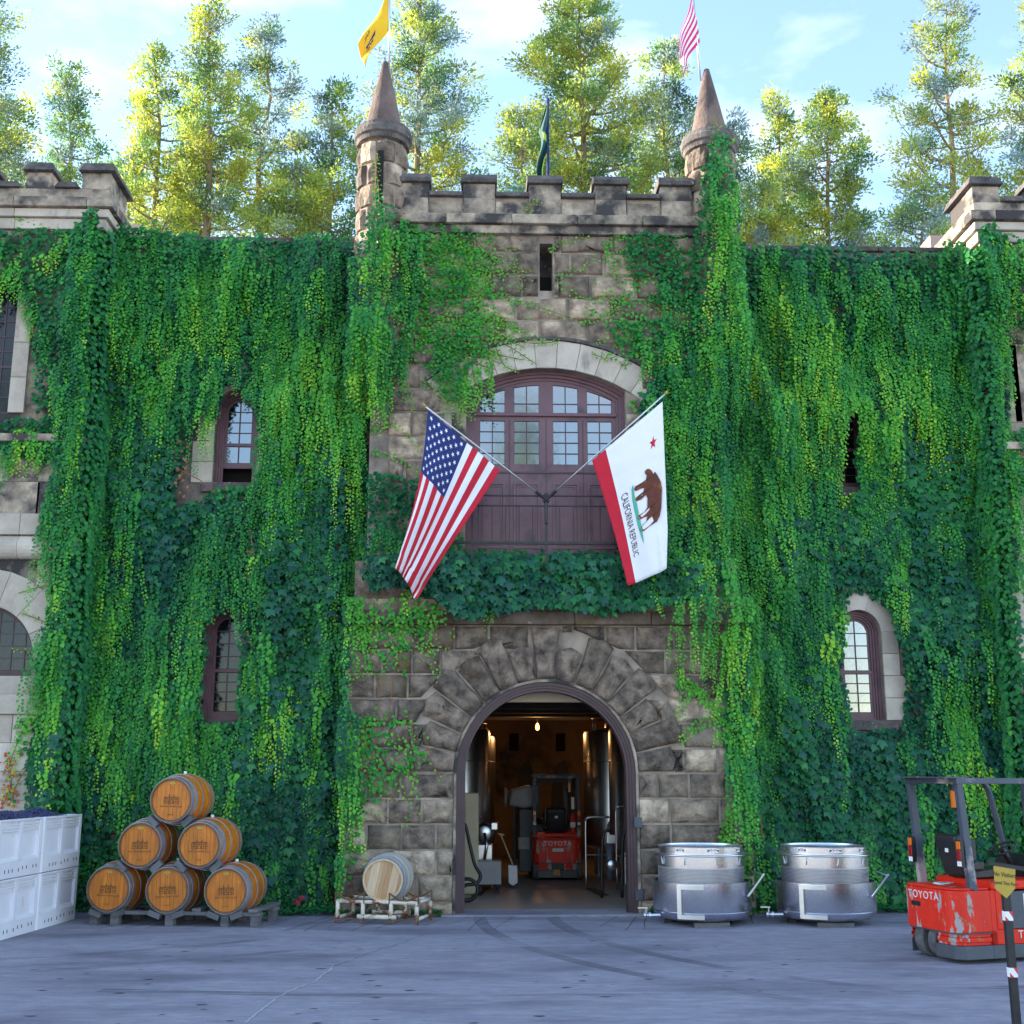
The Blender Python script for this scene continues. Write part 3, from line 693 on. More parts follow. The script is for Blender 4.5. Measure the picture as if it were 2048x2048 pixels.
    for k in range(-4, 4):
        for j in range(5):
            x0, x1 = acx+k*.215+.01, acx+(k+1)*.215-.01; z0_, z1_ = zsill+.1+j*.2+.008, zsill+.1+(j+1)*.2-.008
            xx = max(abs(x0-acx), abs(x1-acx)); lim = acz+math.sqrt(max(0, (ar-.02)**2-min(abs(x0-acx), abs(x1-acx))**2))
            if min(abs(x0-acx), abs(x1-acx)) > ar-.1 or z0_ > lim: continue
            part(MB().prism(poly(rect(x0, z0_, x1, min(z1_, lim))), YT+.212+RND.uniform(0, .003), YT+.217), 'pane', M['glass_dark'], wn)
    # tall window above
    f = MB(); f.plate([poly(rect(wr-1.498, wb, wr-.002, wt)), poly(rect(wr-1.44, wb+.07, wr-.06, wt-.07))], YT+.15, YT+.25); wn = part(f, 'window', M['purple_dark'], t)
    m2 = MB()
    for k in range(1, 7): x = X(wr-.06-k*.2); m2.box(x-.01, YT+.19, wb+.07, x+.01, YT+.22, wt-.07)
    nr = int((wt-wb)/.27)
    for k in range(1, nr+1): z = wb+.07+k*.27; a, c = sorted((X(wr-1.44), X(wr-.06))); m2.box(a, YT+.193, z-.009-(.012 if k == 3 else 0), c, YT+.217, z+.009+(.012 if k == 3 else 0))
    part(m2, 'glazing_bar', M['purple_dark'], wn)
    for k in range(7):
        for j in range(nr):
            part(MB().prism(poly(rect(wr-.06-(k+1)*.2+.011, wb+.08+j*.27, wr-.06-k*.2-.011, wb+.07+(j+1)*.27-.01)), YT+.202+RND.uniform(0, .004), YT+.207), 'pane', M['glass_dark'], wn)
    z = wb
    while z < wt:
        stone(poly(rect(wr+.005, z, wr+.27, min(z+.62, wt))), YT, .05, M['ashlar'], t, 0, .003, 'jamb_stone'); z += .62
    return t
twl = tower(-1); twr = tower(1)
# stones of the upper storey of the right tower that show beside the ivy
for (x0, y0, x1, y1) in ((1990, 690, 2030, 845), (2031, 690, 2080, 845), (1990, 846, 2080, 880)):
    a, b = wp(x0, y1, YT), wp(x1, y0, YT); stone(rect(a.x, a.z, b.x, b.z), YT, .03, M['ashlar_worn'], twr, 0, .003)

# --- round turrets
def turret(px, py_tip, zoff=0):
    cy = YC+.2; tip = wp(px, py_tip, cy); cx = tip.x-(.06 if px < 1000 else -.01); T = Matrix.Translation((cx, cy, 0))
    zt = tip.z; zc1 = zt-1.43; zc0 = zc1-.3; br = .43
    b = MB(); b.lathe([(.02, 8.6), (.2, 8.75), (br-.05, 9.1), (br-.03, 9.3), (br-.03, zc0)], 32, T)
    t = part(b, 'turret', M['mortar'], smooth=True)
    z = 9.3; k = 0
    while z < zc0-.05:                                # curved rock-faced blocks
        h = min(.42, zc0-z); n = 7; off = (k % 2)*.5
        for j in range(n):
            a0 = 2*PI*(j+off)/n+.02; a1 = 2*PI*(j+1+off)/n-.02
            if math.sin((a0+a1)/2) > .75: continue
            vs = []; 
            for (zf, dr) in ((0.012, -.02), (.03, .03), (h*.5, .06), (h-.03, .03), (h-.012, -.02)):
                for i in range(6):
                    a = a0+(a1-a0)*i/5; e = 1 if 0 < i < 5 else 0
                    r = br-.02+(dr if e else min(dr, -.01))+(RND.uniform(-.012, .014) if e else 0); vs.append((cx+r*math.cos(a), cy+r*math.sin(a), z+zf))
            q = MB().add(vs, [(r*6+i, r*6+i+1, (r+1)*6+i+1, (r+1)*6+i) for r in range(4) for i in range(5)])
            part(q, 'stone', M['stone'] if RND.random() < .6 else M['stone_dark'], t)
        z += h; k += 1
    part(MB().lathe([(br-.02, zc0-.02), (br+.03, zc0), (br+.05, zc0+.07), (br+.09, zc0+.1), (br+.1, zc0+.2), (br+.07, zc0+.23), (br+.07, zc1), (.3, zc1+.05)], 40, T), 'collar', M['cap'], t, bevel=.004)
    prof = [(.345, zc1+.02), (.335, zc1+.1), (.25, zc1+.5), (.175, zc1+.86), (.09, zc1+1.25), (.05, zt), (.0, zt+.015)]
    part(MB().lathe(prof, 28, T), 'spire', M['spire'], t, smooth=True)
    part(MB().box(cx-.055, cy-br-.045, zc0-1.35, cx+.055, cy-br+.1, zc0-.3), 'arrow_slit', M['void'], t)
    return cx, cy, zt
TL = turret(777, 125); TR = turret(1412, 140)

# --- doorway doors on the balcony
YD = YC+.28
dr = MB(); dr.plate([segarch(dcx, 5.45, dzs-.0, dh-.002, drise-.0), segarch(dcx, 5.45-.02, dzs-.02, dh-.1, drise-.02)], YD-.06, YD+.15) if False else None
fo = MB()
for k, (dd, y0) in enumerate(((0, -.1), (.045, -.06), (.09, -.02))):
    o = segarch(dcx, 5.45, dzs-dd, dh-.003-dd, drise); i2 = segarch(dcx, 5.45, dzs-dd-.045, dh-.003-dd-.045, drise); fo.plate([o+i2[::-1]], YD+y0, YD+.12)
bal = part(fo, 'balcony_door', M['purple'], cen)
px2 = lambda x: wp(x/2.576+700, 950, YD+.03).x; pz2 = lambda y: wz(y/2.576+650, YD+.03, 1092)
lites = [(668, 797), (845, 975), (1047, 1177), (1225, 1352)]
lz0, lz1 = pz2(720), pz2(498); tz0, tz1 = pz2(455), pz2(345)
outer = segarch(dcx, 5.45, dzs-.135, dh-.13, drise)
holes = [rect(px2(a), lz0, px2(b), lz1) for a, b in lites]
def topz(x): return dzs-.135+drise-Rv2+math.sqrt(Rv2**2-(x-dcx)**2)-.07
tops = []
for a, b in lites:
    xa, xb = px2(a), px2(b); tops.append([(xa, tz0)]+[(xa+(xb-xa)*i/6, topz(xa+(xb-xa)*i/6)) for i in range(7)]+[(xb, tz0)])
dm = MB(); dm.plate([outer]+holes+tops, YD, YD+.06); part(dm, 'door_leaf', M['purple'], bal)
part(MB().box(dcx-dh+.13, YD-.05, pz2(476), dcx+dh-.13, YD-.002, pz2(459)), 'transom', M['purple'], bal, bevel=.008)
for x in [px2(v) for v in (821, 1011, 1201)]: part(MB().box(x-.006, YD-.008, 5.5, x+.006, YD-.002, pz2(490)), 'meeting_rail', M['purple_dark'], bal)
part(MB().box(dcx-dh+.14, YD-.02, pz2(768), dcx+dh-.14, YD-.002, pz2(760)), 'lock_rail', M['purple_dark'], bal)
for (a, b), tp in zip(lites, tops):
    xa, xb = px2(a), px2(b); mb = MB(); xm = (xa+xb)/2
    mb.box(xm-.009, YD+.01, lz0, xm+.009, YD+.04, lz1).box(xm-.009, YD+.01, tz0, xm+.009, YD+.04, topz(xm))
    zs4 = [lz0+(lz1-lz0)*i/4 for i in range(5)]
    for z in zs4[1:4]: mb.box(xa, YD+.012, z-.008, xb, YD+.038, z+.008)
    zt2 = tz0+(tz1-tz0)*.42; mb.box(xa, YD+.012, zt2-.008, xb, YD+.038, zt2+.008)
    part(mb, 'glazing_bar', M['purple_dark'], bal)
    for s0, s1 in ((xa, xm), (xm, xb)):
        for i in range(4): part(MB().prism(rect(s0+.005, zs4[i]+.005, s1-.005, zs4[i+1]-.005), YD+.025+RND.uniform(0, .004), YD+.03), 'pane', M['glass'], bal)
        part(MB().prism(rect(s0+.005, tz0+.003, s1-.005, zt2-.005), YD+.025, YD+.03), 'pane', M['glass'], bal)
        part(MB().prism([(s0+.005, zt2+.005), (s1-.005, zt2+.005), (s1-.005, topz(s1)), (s0+.005, topz(s0))], YD+.026, YD+.031), 'pane', M['glass'], bal)
    fr = MB(); pa, pb = pz2(1155), pz2(815); fr.plate([rect(xa-.01, pa, xb+.01, pb), rect(xa+.03, pa+.04, xb-.03, pb-.04)], YD-.02, YD+.001); fr.plate([rect(xa+.045, pa+.055, xb-.045, pb-.055), rect(xa+.07, pa+.08, xb-.07, pb-.08)], YD-.012, YD+.001)
    part(fr, 'door_panel', M['purple'], bal, bevel=.005)
# balcony railing
YR = YE-.06
rz = [wz(y, YR, 1092) for y in (992, 1012, 1086)]; rx0, rx1 = wp(905, 1050, YR).x, 2*AX-wp(905, 1050, YR).x
rb = MB(); rb.box(rx0+.3, YR-.012, rz[0]-.012, rx1-.3, YR+.012, rz[0]+.012); rb.box(rx0+.3, YR-.011, rz[1]-.011, rx1-.3, YR+.011, rz[1]+.011); rb.box(rx0, YR-.02, rz[2]-.025, rx1, YR+.02, rz[2]+.02)
rail = part(rb, 'railing', M['black'], bevel=.004)
for k in range(11):
    x = rx0+.42+k*(rx1-rx0-.84)/10; part(MB().box(x-.008, YR-.008, rz[2]+.02, x+.008, YR+.008, rz[1]-.011), 'baluster', M['black'], rail)
for x in (rx0+.32, AX, rx1-.32): part(MB().box(x-.018, YR-.018, 4.86, x+.018, YR+.018, rz[0]+.012), 'rail_post', M['black'], rail)
for x in (rx0+.32, rx1-.32):
    q = MB(); q.tube([(x, YR, rz[0]), (x, YC+.02, rz[0])], .012, 6).tube([(x, YR, rz[2]), (x, YC+.02, rz[2])], .016, 6); part(q, 'rail_return', M['black'], rail)

# --- cellar behind the arch
fl = part(MB().box(-1.9, YE+.551, -.1, 4.2, 32, .032), 'cellar_floor', M['cellar_floor'])
part(MB().box(-1.9, 31.5, 0, 4.2, 31.8, 4.6), 'cellar_wall', M['plaster'])
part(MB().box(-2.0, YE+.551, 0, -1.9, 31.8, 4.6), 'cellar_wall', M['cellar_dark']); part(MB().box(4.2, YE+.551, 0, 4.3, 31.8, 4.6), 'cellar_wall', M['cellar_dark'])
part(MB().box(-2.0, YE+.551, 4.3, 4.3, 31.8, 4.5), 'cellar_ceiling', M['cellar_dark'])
part(MB().box(-1.89, 19.9, wz(1404, 19.9, 1090), 4.19, 20.1, 4.29), 'ceiling_beam', M['beige'])
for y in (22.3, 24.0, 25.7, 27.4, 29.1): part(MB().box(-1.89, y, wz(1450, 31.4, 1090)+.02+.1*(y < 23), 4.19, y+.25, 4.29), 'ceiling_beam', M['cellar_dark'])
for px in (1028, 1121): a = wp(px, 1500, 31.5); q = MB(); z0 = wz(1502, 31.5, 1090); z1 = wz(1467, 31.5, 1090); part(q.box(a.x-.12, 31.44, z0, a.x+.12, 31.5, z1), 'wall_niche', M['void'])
for px, w, zt in ((1050, .28, 1515), (1120, .3, 1520)):
    a = wp(px, 1500, 31.4); part(MB().prism([(a.x-w, .1), (a.x+w, .1), (a.x+w*.9, 2.0), (a.x+.1, wz(zt, 31.4, 1090)), (a.x-w*.5, 2.3)], 31.35, 31.49), 'dark_pier', M['cellar_dark'])  # dark tapering slabs against the back wall

# ================================================================ objects in the yard
def lerp(a, b, t): return a+(b-a)*t
# --- barrels
BL = .9
def brad(z): return .353-.06*(abs(z)/(BL/2))**2.0
def hoop(b, z0, z1, e=.004):
    b.lathe([(brad(z0)-.004, z0), (brad(z0)+e, z0), (brad(z1)+e, z1), (brad(z1)-.004, z1)], 40)
RY = Matrix.Rotation(-PI/2, 4, 'X')                   # barrel axis +Z -> +Y, head at -Y
def turn(o): o.data.transform(RY); return o
def barrel_base(label, group, body, headm):
    t = thing('wine_barrel', label, 'barrel', group=group)
    b = MB(); zs = [-BL/2+BL*i/14 for i in range(15)]; b.lathe([(brad(z), z) for z in zs], 44); turn(b.build('stave_body', body, t, smooth=True))
    b = MB(); h = BL/2
    for s in (-1, 1): b = MB(); b.lathe([(brad(h), s*(h-.012)), (brad(h)-.002, s*(h+.004)), (brad(h)-.022, s*(h+.004)), (brad(h)-.03, s*(h-.05))], 44); turn(b.build('chime', M['chime'] if body is M['oak_dark'] else M['oak_light'], t))
    b = MB(); b.disc(brad(h)-.024, h-.03, 40); turn(b.build('barrel_back', headm, t))
    return t
def bung(t): MB().tube([(0, 0, .345), (0, 0, .385)], .022, 10).build('bung', M['white'], t)
def dark_barrel():
    t = barrel_base('', 'varnished barrels stacked in a pyramid', M['oak_dark'], M['oak_dark']); h = BL/2
    b = MB(); r = brad(h)-.024; k = 9
    hd = None
    q = MB(); q.disc(r, -h+.026, 40); hd = turn(q.build('head', M['oak_dark'], t))
    cut = []
    for i in range(k):                                # head boards as separate pieces
        x0, x1 = -r+2*r*i/k, -r+2*r*(i+1)/k; p = []
        for j in range(7): x = lerp(x0+.0015, x1-.0015, j/6); p.append((x, math.sqrt(max(0, r*r-x*x))))
        p += [(x, -z) for x, z in reversed(p)]
        MB().prism(p, -h+.020+RND.uniform(0, .002), -h+.0255).build('head_board', M['oak_dark'], hd)
    for z0, z1 in ((.37, .44), (.30, .345), (.12, .155)):
        for s in (-1, 1):
            b = MB(); hoop(b, *sorted((s*z0, s*z1))); turn(b.build('hoop', M['hoop'], t, smooth=False))
    y = -h+.017
    b = MB(); b.prism([(.045*math.cos(2*PI*i/16), .225+.018*math.sin(2*PI*i/16)) for i in range(16)], y-.004, y+.004); b.build('maker_plate', M['plate'], t)
    text('plate_lettering', '7', .02, frontM(0, y-.006, .225), M['brand'], t)
    text('head_number', 'S', .03, frontM(0, y, .165), M['brand'], t, ext=.0008)
    lg = MB()                                         # small burnt picture of the castle front
    def r2(x0, z0, x1, z1): lg.box(x0, y-.0012, z0, x1, y+.001, z1)
    r2(-.11, -.05, .11, -.043); r2(-.11, .03, -.03, .036); r2(.03, .03, .11, .036); r2(-.11, -.043, -.105, .03); r2(.105, -.043, .11, .03); r2(-.03, .03, .03, .036)
    for s in (-1, 1):
        r2(*sorted((s*.028, s*.04))[:1], -.043, sorted((s*.028, s*.04))[1], .055); lg.prism([(s*.034-.008, .056), (s*.034+.008, .056), (s*.034, .078)], y-.0012, y+.001)
        for x in (.055, .078):
            for z in (-.03, .004): r2(*sorted((s*x, s*(x+.013)))[:1], z, sorted((s*x, s*(x+.013)))[1], z+.024)
        for x in (.05, .07, .09): r2(*sorted((s*x, s*(x+.01)))[:1], .036, sorted((s*x, s*(x+.01)))[1], .044)
    r2(-.02, -.043, -.014, -.015); r2(.014, -.043, .02, -.015); r2(-.02, -.015, .02, -.009); r2(-.016, .0, .016, .02)
    for x in (-.024, -.006, .012): r2(x, .036, x+.01, .046)
    lg.build('burnt_castle_print', M['brand'], t)
    text('burnt_lettering', 'CHATEAU MONTELENA', .027, frontM(0, y, -.085), M['brand'], t, ext=.0008, spacing=1.12)
    text('burnt_lettering', 'CALISTOGA', .016, frontM(0, y, -.195), M['brand'], t, ext=.0008, spacing=1.1)
    bung(t); return t
PO = Vector((-5.5, 18.24, 0)); PA = math.atan2(17.79-18.182, -3.02+5.503)
PM = Matrix.Translation(PO) @ Matrix.Rotation(PA, 4, 'Z')
pal = thing('barrel_pallet', 'weathered grey timber pallet carrying the pyramid of six barrels', 'pallet', PO, PA)
def pb(x0, y0, z0, x1, y1, z1, nm): MB().box(x0, y0, z0, x1, y1, z1).build(nm, M['grey_wood'], pal, bevel=.006)
for x in (0, .31, 1.13, 1.95, 2.39):
    pb(x, .0, 0, x+.12, .13, .15, 'foot'); pb(x, .75, 0, x+.12, .88, .15, 'foot')
pb(-.02, -.005, .151, 2.53, .12, .2, 'rail'); pb(-.02, .755, .151, 2.53, .88, .2, 'rail')
for x in (1.52, 2.36): pb(x, -.02 if x > 2 else .0, .201, x+.13, 1.05, .245, 'cross_board')
pb(.0, .125, .151, .13, .75, .2, 'cross_board')
b0 = dark_barrel(); first = True
labels = ['lower left varnished barrel of the pyramid, standing nearest the white bins', 'lower middle varnished barrel of the pyramid, between two others on the pallet', 'lower right varnished barrel of the pyramid, over the bare pallet end',
          'left barrel of the pyramid middle row, under the top barrel', 'right barrel of the pyramid middle row with greenish hoops', 'single varnished barrel at the very top of the pyramid']
spots = []
for px, py in ((217, 1778), (335, 1780), (452, 1782), (280, 1690), (399, 1690), (343, 1600)):
    d = Fv + Rv*((px-1024)/FPX) - Uv*((py-1024)/FPX)
    nrm = Vector((-math.sin(PA), math.cos(PA), 0)); p0 = PO + nrm*(-.02); t = (p0-Vector((0, 0, EYE))).dot(nrm)/d.dot(nrm); spots.append(Vector((0, 0, EYE))+d*t)
zrow = [.2+.03+.353, 0, 0]
for i, (p, lb) in enumerate(zip(spots, labels)):
    o = b0 if i == 0 else copy_tree(b0)
    yaw = (-.085, -.09, -.135, -.09, -.15, -.14)[i]
    dv = Vector((-math.sin(yaw), math.cos(yaw), 0)); o.location = Vector((p.x, p.y, p.z)) + dv*(BL/2); o.rotation_euler = (0, RND.uniform(-.05, .05), yaw); o['label'] = lb; o.scale = (1.06,)*3
    spots[i] = (p, yaw, o.location.copy())
def wedge(loc, yaw, roll, lb):
    t = MB().box(-.09, -.05, -.04, .09, .06, .04).build('wooden_wedge', M['grey_wood'], None, bevel=.005); t.location = loc; t.rotation_euler = (0, roll, yaw); tag(t, lb, 'wedge', 'timber wedges that chock the barrels')
names = ['lower left', 'lower middle', 'lower right', 'middle row left', 'middle row right', 'top']
for i, (p, yaw, c) in enumerate(spots):
    dx = Vector((math.cos(yaw), math.sin(yaw), 0))
    for s in (-1, 1):
        if i < 3: loc = p + dx*(s*.17) + Vector((0, 0.03, -.335)); roll = s*-.35
        else: loc = p + dx*(s*.26) + Vector((0, .03, -.30)); roll = s*-.75
        wedge(loc, yaw, roll, 'grey timber wedge under the %s side of the %s barrel of the pyramid' % ('left' if s < 0 else 'right', names[i]))
# --- raw oak barrel on a rusty rack
RO = Vector((-2.0, 18.38, 0)); RA = R_(-16)
rk = thing('barrel_rack', 'rusty white steel barrel rack beside the entrance holding one pale barrel', 'barrel rack', RO, RA)
RW, RD, RH = 1.27, .62, .335
for y, nm in ((0, 'front'), (RD, 'rear')):
    for x in (.03, .42, .85, RW-.03):
        MB().tube([(x, y, .07), (x, y, RH-.03)], .03, 10).build('upright', M['rust_white'], rk, smooth=True)
    MB().tube([(0, y, RH-.03), (RW, y, RH-.03)], .027, 10).build('top_rail', M['rust_white'], rk, smooth=True)
    MB().tube([(.34, y, .1), (.93, y, .1)], .032, 10).build('bottom_rail', M['rust_white'], rk, smooth=True)
    for x0, x1 in ((0, .44), (.83, RW)):
        n = 9; pts = [(lerp(x0, x1, i/n), y-.02, RH+.10-.10*math.sin(PI*i/n)) for i in range(n+1)]
        MB().tube(pts, .012, 6).build('cradle_bar', M['rust'], rk, smooth=True)
        MB().tube([(x0, y-.02, RH+.1), (x0, y-.02, RH-.05)], .011, 6).tube([(x1, y-.02, RH+.1), (x1, y-.02, RH-.05)], .011, 6).build('bracket', M['rust'], rk)
        pts = [(lerp(x0, x1, i/n), y-.02, .012+.06*math.sin(PI*i/n)) for i in range(n+1)]; MB().tube(pts, .011, 6).build('foot_bar', M['rust'], rk, smooth=True)
    for x in (.0, .44, .83, RW): MB().tube([(x, y-.02, .005), (x, y-.02, .13)], .011, 6).build('foot_post', M['rust'], rk)
for x in (.03, RW-.03, .42, .85):
    MB().tube([(x, 0, .08), (x, RD, .08)], .026, 8).build('side_rail', M['rust_white'], rk, smooth=True)
    if x in (.03, RW-.03): MB().tube([(x, 0, RH-.03), (x, RD, RH-.03)], .024, 8).build('side_rail', M['rust_white'], rk, smooth=True)
lb = barrel_base('pale new oak barrel with striped head lying on the rusty white rack', None, M['oak_grey'], M['oak_light']); del lb['label']; lb['label'] = 'pale new oak barrel with striped head lying on the rusty white rack'
h = BL/2; r = brad(h)-.024; k = 9; xs = [-r]
ws = [RND.uniform(.7, 1.4) for _ in range(k)]
for w in ws: xs.append(xs[-1]+2*r*w/sum(ws))
tints = [mat('oak_plank_tone', c, tuple(v*.82 for v in c), 7, .6, bump=.08, bscale=26, stretch=(5, 1, .5)) for c in ((.56, .36, .19), (.46, .26, .12), (.62, .42, .26), (.50, .30, .15), (.66, .48, .31))]
rr2 = Matrix.Rotation(R_(12), 4, 'Y')
for i in range(k):
    p = []
    for j in range(7): x = lerp(xs[i]+.001, xs[i+1]-.001, j/6); p.append((x, math.sqrt(max(0, r*r-x*x))))
    p += [(x, -z) for x, z in reversed(p)]
    MB().prism(p, -h+.02, -h+.035, M=rr2).build('head_plank', tints[(i*3+1) % 5 if i % 2 else (i*2) % 5], lb)
for z0, z1 in ((.385, .445), (.315, .35), (.265, .29), (.12, .15)):
    for s in (-1, 1):
        b = MB(); hoop(b, *sorted((s*z0, s*z1))); turn(b.build('hoop', M['hoop'], lb))
p = wp(765.5, 1760, 18.2); yaw = R_(-7); lb.location = Vector((p.x, p.y, p.z))+Vector((-math.sin(yaw), math.cos(yaw), 0))*h; lb.rotation_euler = (0, 0, yaw)

# --- white harvest bins
def make_bin():
    t = thing('harvest_bin', '', 'bin', group='white plastic harvest bins in two stacks')
    X, Y, Z = 1.1, 1.35, .755
    b = MB()
    b.box(-X/2+.05, -Y/2+.05, .1, X/2-.05, Y/2-.05, .13)
    for s in (-1, 1):
        b.box(*((s*X/2-s*.07, -Y/2+.05, .13) if s < 0 else (X/2-.07, -Y/2+.05, .13)), *((s*X/2+.045+0, Y/2-.05, Z-.02) if s < 0 else (X/2-.045, Y/2-.05, Z-.02)))
    b.box(-X/2+.07, -Y/2+.045, .13, X/2-.07, -Y/2+.07, Z-.02).box(-X/2+.07, Y/2-.07, .13, X/2-.07, Y/2-.045, Z-.02)
    b.build('panel', M['bin'], t)
    def faces(fn):
        for k in range(4):
            Mx = Matrix.Rotation(k*PI/2, 4, 'Z'); L_ = Y if k % 2 == 0 else X; D = X/2 if k % 2 == 0 else Y/2; fn(Mx, L_, D)
    ribs, rims, lou, slots = MB(), MB(), MB(), MB()
    def fn(Mx, L_, D):
        ribs.box(D-.05, -.05, .21, D-.004, .05, Z-.03, Mx)
        for s in (-1, 1): a, c = sorted((s*(L_/2-.11), s*(L_/2-.06))); ribs.box(D-.05, a, .21, D-.003, c, Z-.03, Mx)
        rims.box(D-.075, -L_/2+.045, Z-.028, D, L_/2-.045, Z, Mx); rims.box(D-.06, -L_/2+.045, .0, D, L_/2-.045, .209, Mx)
        for s in (-1, 1):
            a, c = sorted((s*.055, s*(L_/2-.115)))
            for j in range(3): z = Z-.075-.042*j; lou.box(D-.05, a, z, D-.012, c, z+.018, Mx)
            lou.add([Mx @ Vector(v) for v in ((D-.004, a, .21), (D-.004, c, .21), (D-.047, c, .262), (D-.047, a, .262))], [(0, 1, 2, 3)])
        for yy in (-.42, -.3, -.2, -.02, .1, .22, .42, .52):
            if abs(yy) < L_/2-.1: slots.box(D-.001, yy, .07+.02*(yy > 0), D+.0015, yy+.02, .115+.02*(yy > 0), Mx)
    faces(fn)
    ribs.split('rib', M['bin'], t, bevel=.006); rims.split('rim', M['bin'], t, bevel=.006); lou.split('louvre', M['bin'], t); slots.split('drain_slot', M['void'], t)
    q = MB()
    for sx in (-1, 1):
        for sy in (-1, 1): q.tube([(sx*(X/2-.045), sy*(Y/2-.045), 0), (sx*(X/2-.045), sy*(Y/2-.045), Z)], .045, 10)
    q.split('corner_post', M['bin'], t); return t
mb_ = make_bin(); BA = R_(-4.7)
def binpos(k): d = Vector((math.sin(-BA), math.cos(BA), 0)); return Vector((-5.93, 18.99, 0))+d*(-.68-1.37*k)+Vector((-math.cos(BA), -math.sin(BA), 0))*.55
bl = [('white plastic bin at the bottom of the stack nearest the ivy', 0, 0), ('white bin heaped with dark grapes on top of the stack nearest the ivy', 0, 1), ('white plastic bin at the bottom of the stack cut by the left picture edge', 1, 0), ('white bin heaped with dark grapes on the stack cut by the left picture edge', 1, 1)]
for i, (lbx, k, lv) in enumerate(bl):
    o = mb_ if i == 0 else copy_tree(mb_); o.location = binpos(k)+Vector((0, 0, lv*.765)); o.rotation_euler = (0, 0, BA); o['label'] = lbx
bm = bmesh.new(); bmesh.ops.create_icosphere(bm, subdivisions=1, radius=1); icov = np.array([v.co[:] for v in bm.verts]); icof = np.array([[v.index for v in f.verts] for f in bm.faces]); bm.free()
def tri_mesh(name, V, F, colors=None):
    me = bpy.data.meshes.new(name); me.vertices.add(len(V)); me.vertices.foreach_set('co', np.ascontiguousarray(V, dtype=np.float32).ravel())
    me.loops.add(F.size); me.loops.foreach_set('vertex_index', np.ascontiguousarray(F, dtype=np.int32).ravel()); k = F.shape[1]
    me.polygons.add(len(F)); me.polygons.foreach_set('loop_start', np.arange(0, F.size, k, dtype=np.int32)); me.polygons.foreach_set('loop_total', np.full(len(F), k, dtype=np.int32))
    me.update(calc_edges=True)
    if colors is not None:
        at = me.attributes.new('tint', 'FLOAT_COLOR', 'POINT'); at.data.foreach_set('color', np.ascontiguousarray(colors, dtype=np.float32).ravel())
    return me
for k in range(2):
    n = 1500; P = np.c_[NP.uniform(-.48, .48, n), NP.uniform(-.62, .62, n)]; hgt = .075*(1-(P[:, 0]/.5)**2)*(1-(P[:, 1]/.66)**2)*(1.2+.4*np.sin(P[:, 0]*9+P[:, 1]*7)) + .0
    if k == 0: hgt -= .03*(P[:, 1] > 0.1)
    Z = .735+hgt+NP.uniform(-.02, .02, n); ctr = np.c_[P, Z]; rr = NP.uniform(.012, .019, n)
    V = (ctr[:, None, :]+icov[None]*rr[:, None, None]).reshape(-1, 3); F = (icof[None]+(np.arange(n)*len(icov))[:, None, None]).reshape(-1, 3)
    gt = thing('grape_heap', 'heap of dark blue grapes filling the %s white bin' % ('far upper' if k == 0 else 'near upper'), 'grapes', binpos(k)+Vector((0, 0, .765)), BA, 'heaps of grapes in the upper bins')
    o = mkobj('grape_berries', tri_mesh('berries', V, F), M['grape'], gt, smooth=True, kind='stuff')
    q = MB(); gx = 8; vs = []
    for i in range(gx+1):
        for j in range(gx+1): x, y = -.49+.98*i/gx, -.63+1.26*j/gx; vs.append((x, y, .72+max(0, .1*(1-(x/.5)**2)*(1-(y/.66)**2))))
    q.add(vs, [(i*(gx+1)+j, (i+1)*(gx+1)+j, (i+1)*(gx+1)+j+1, i*(gx+1)+j+1) for i in range(gx) for j in range(gx)]); q.build('grape_bed', M['grape'], gt)

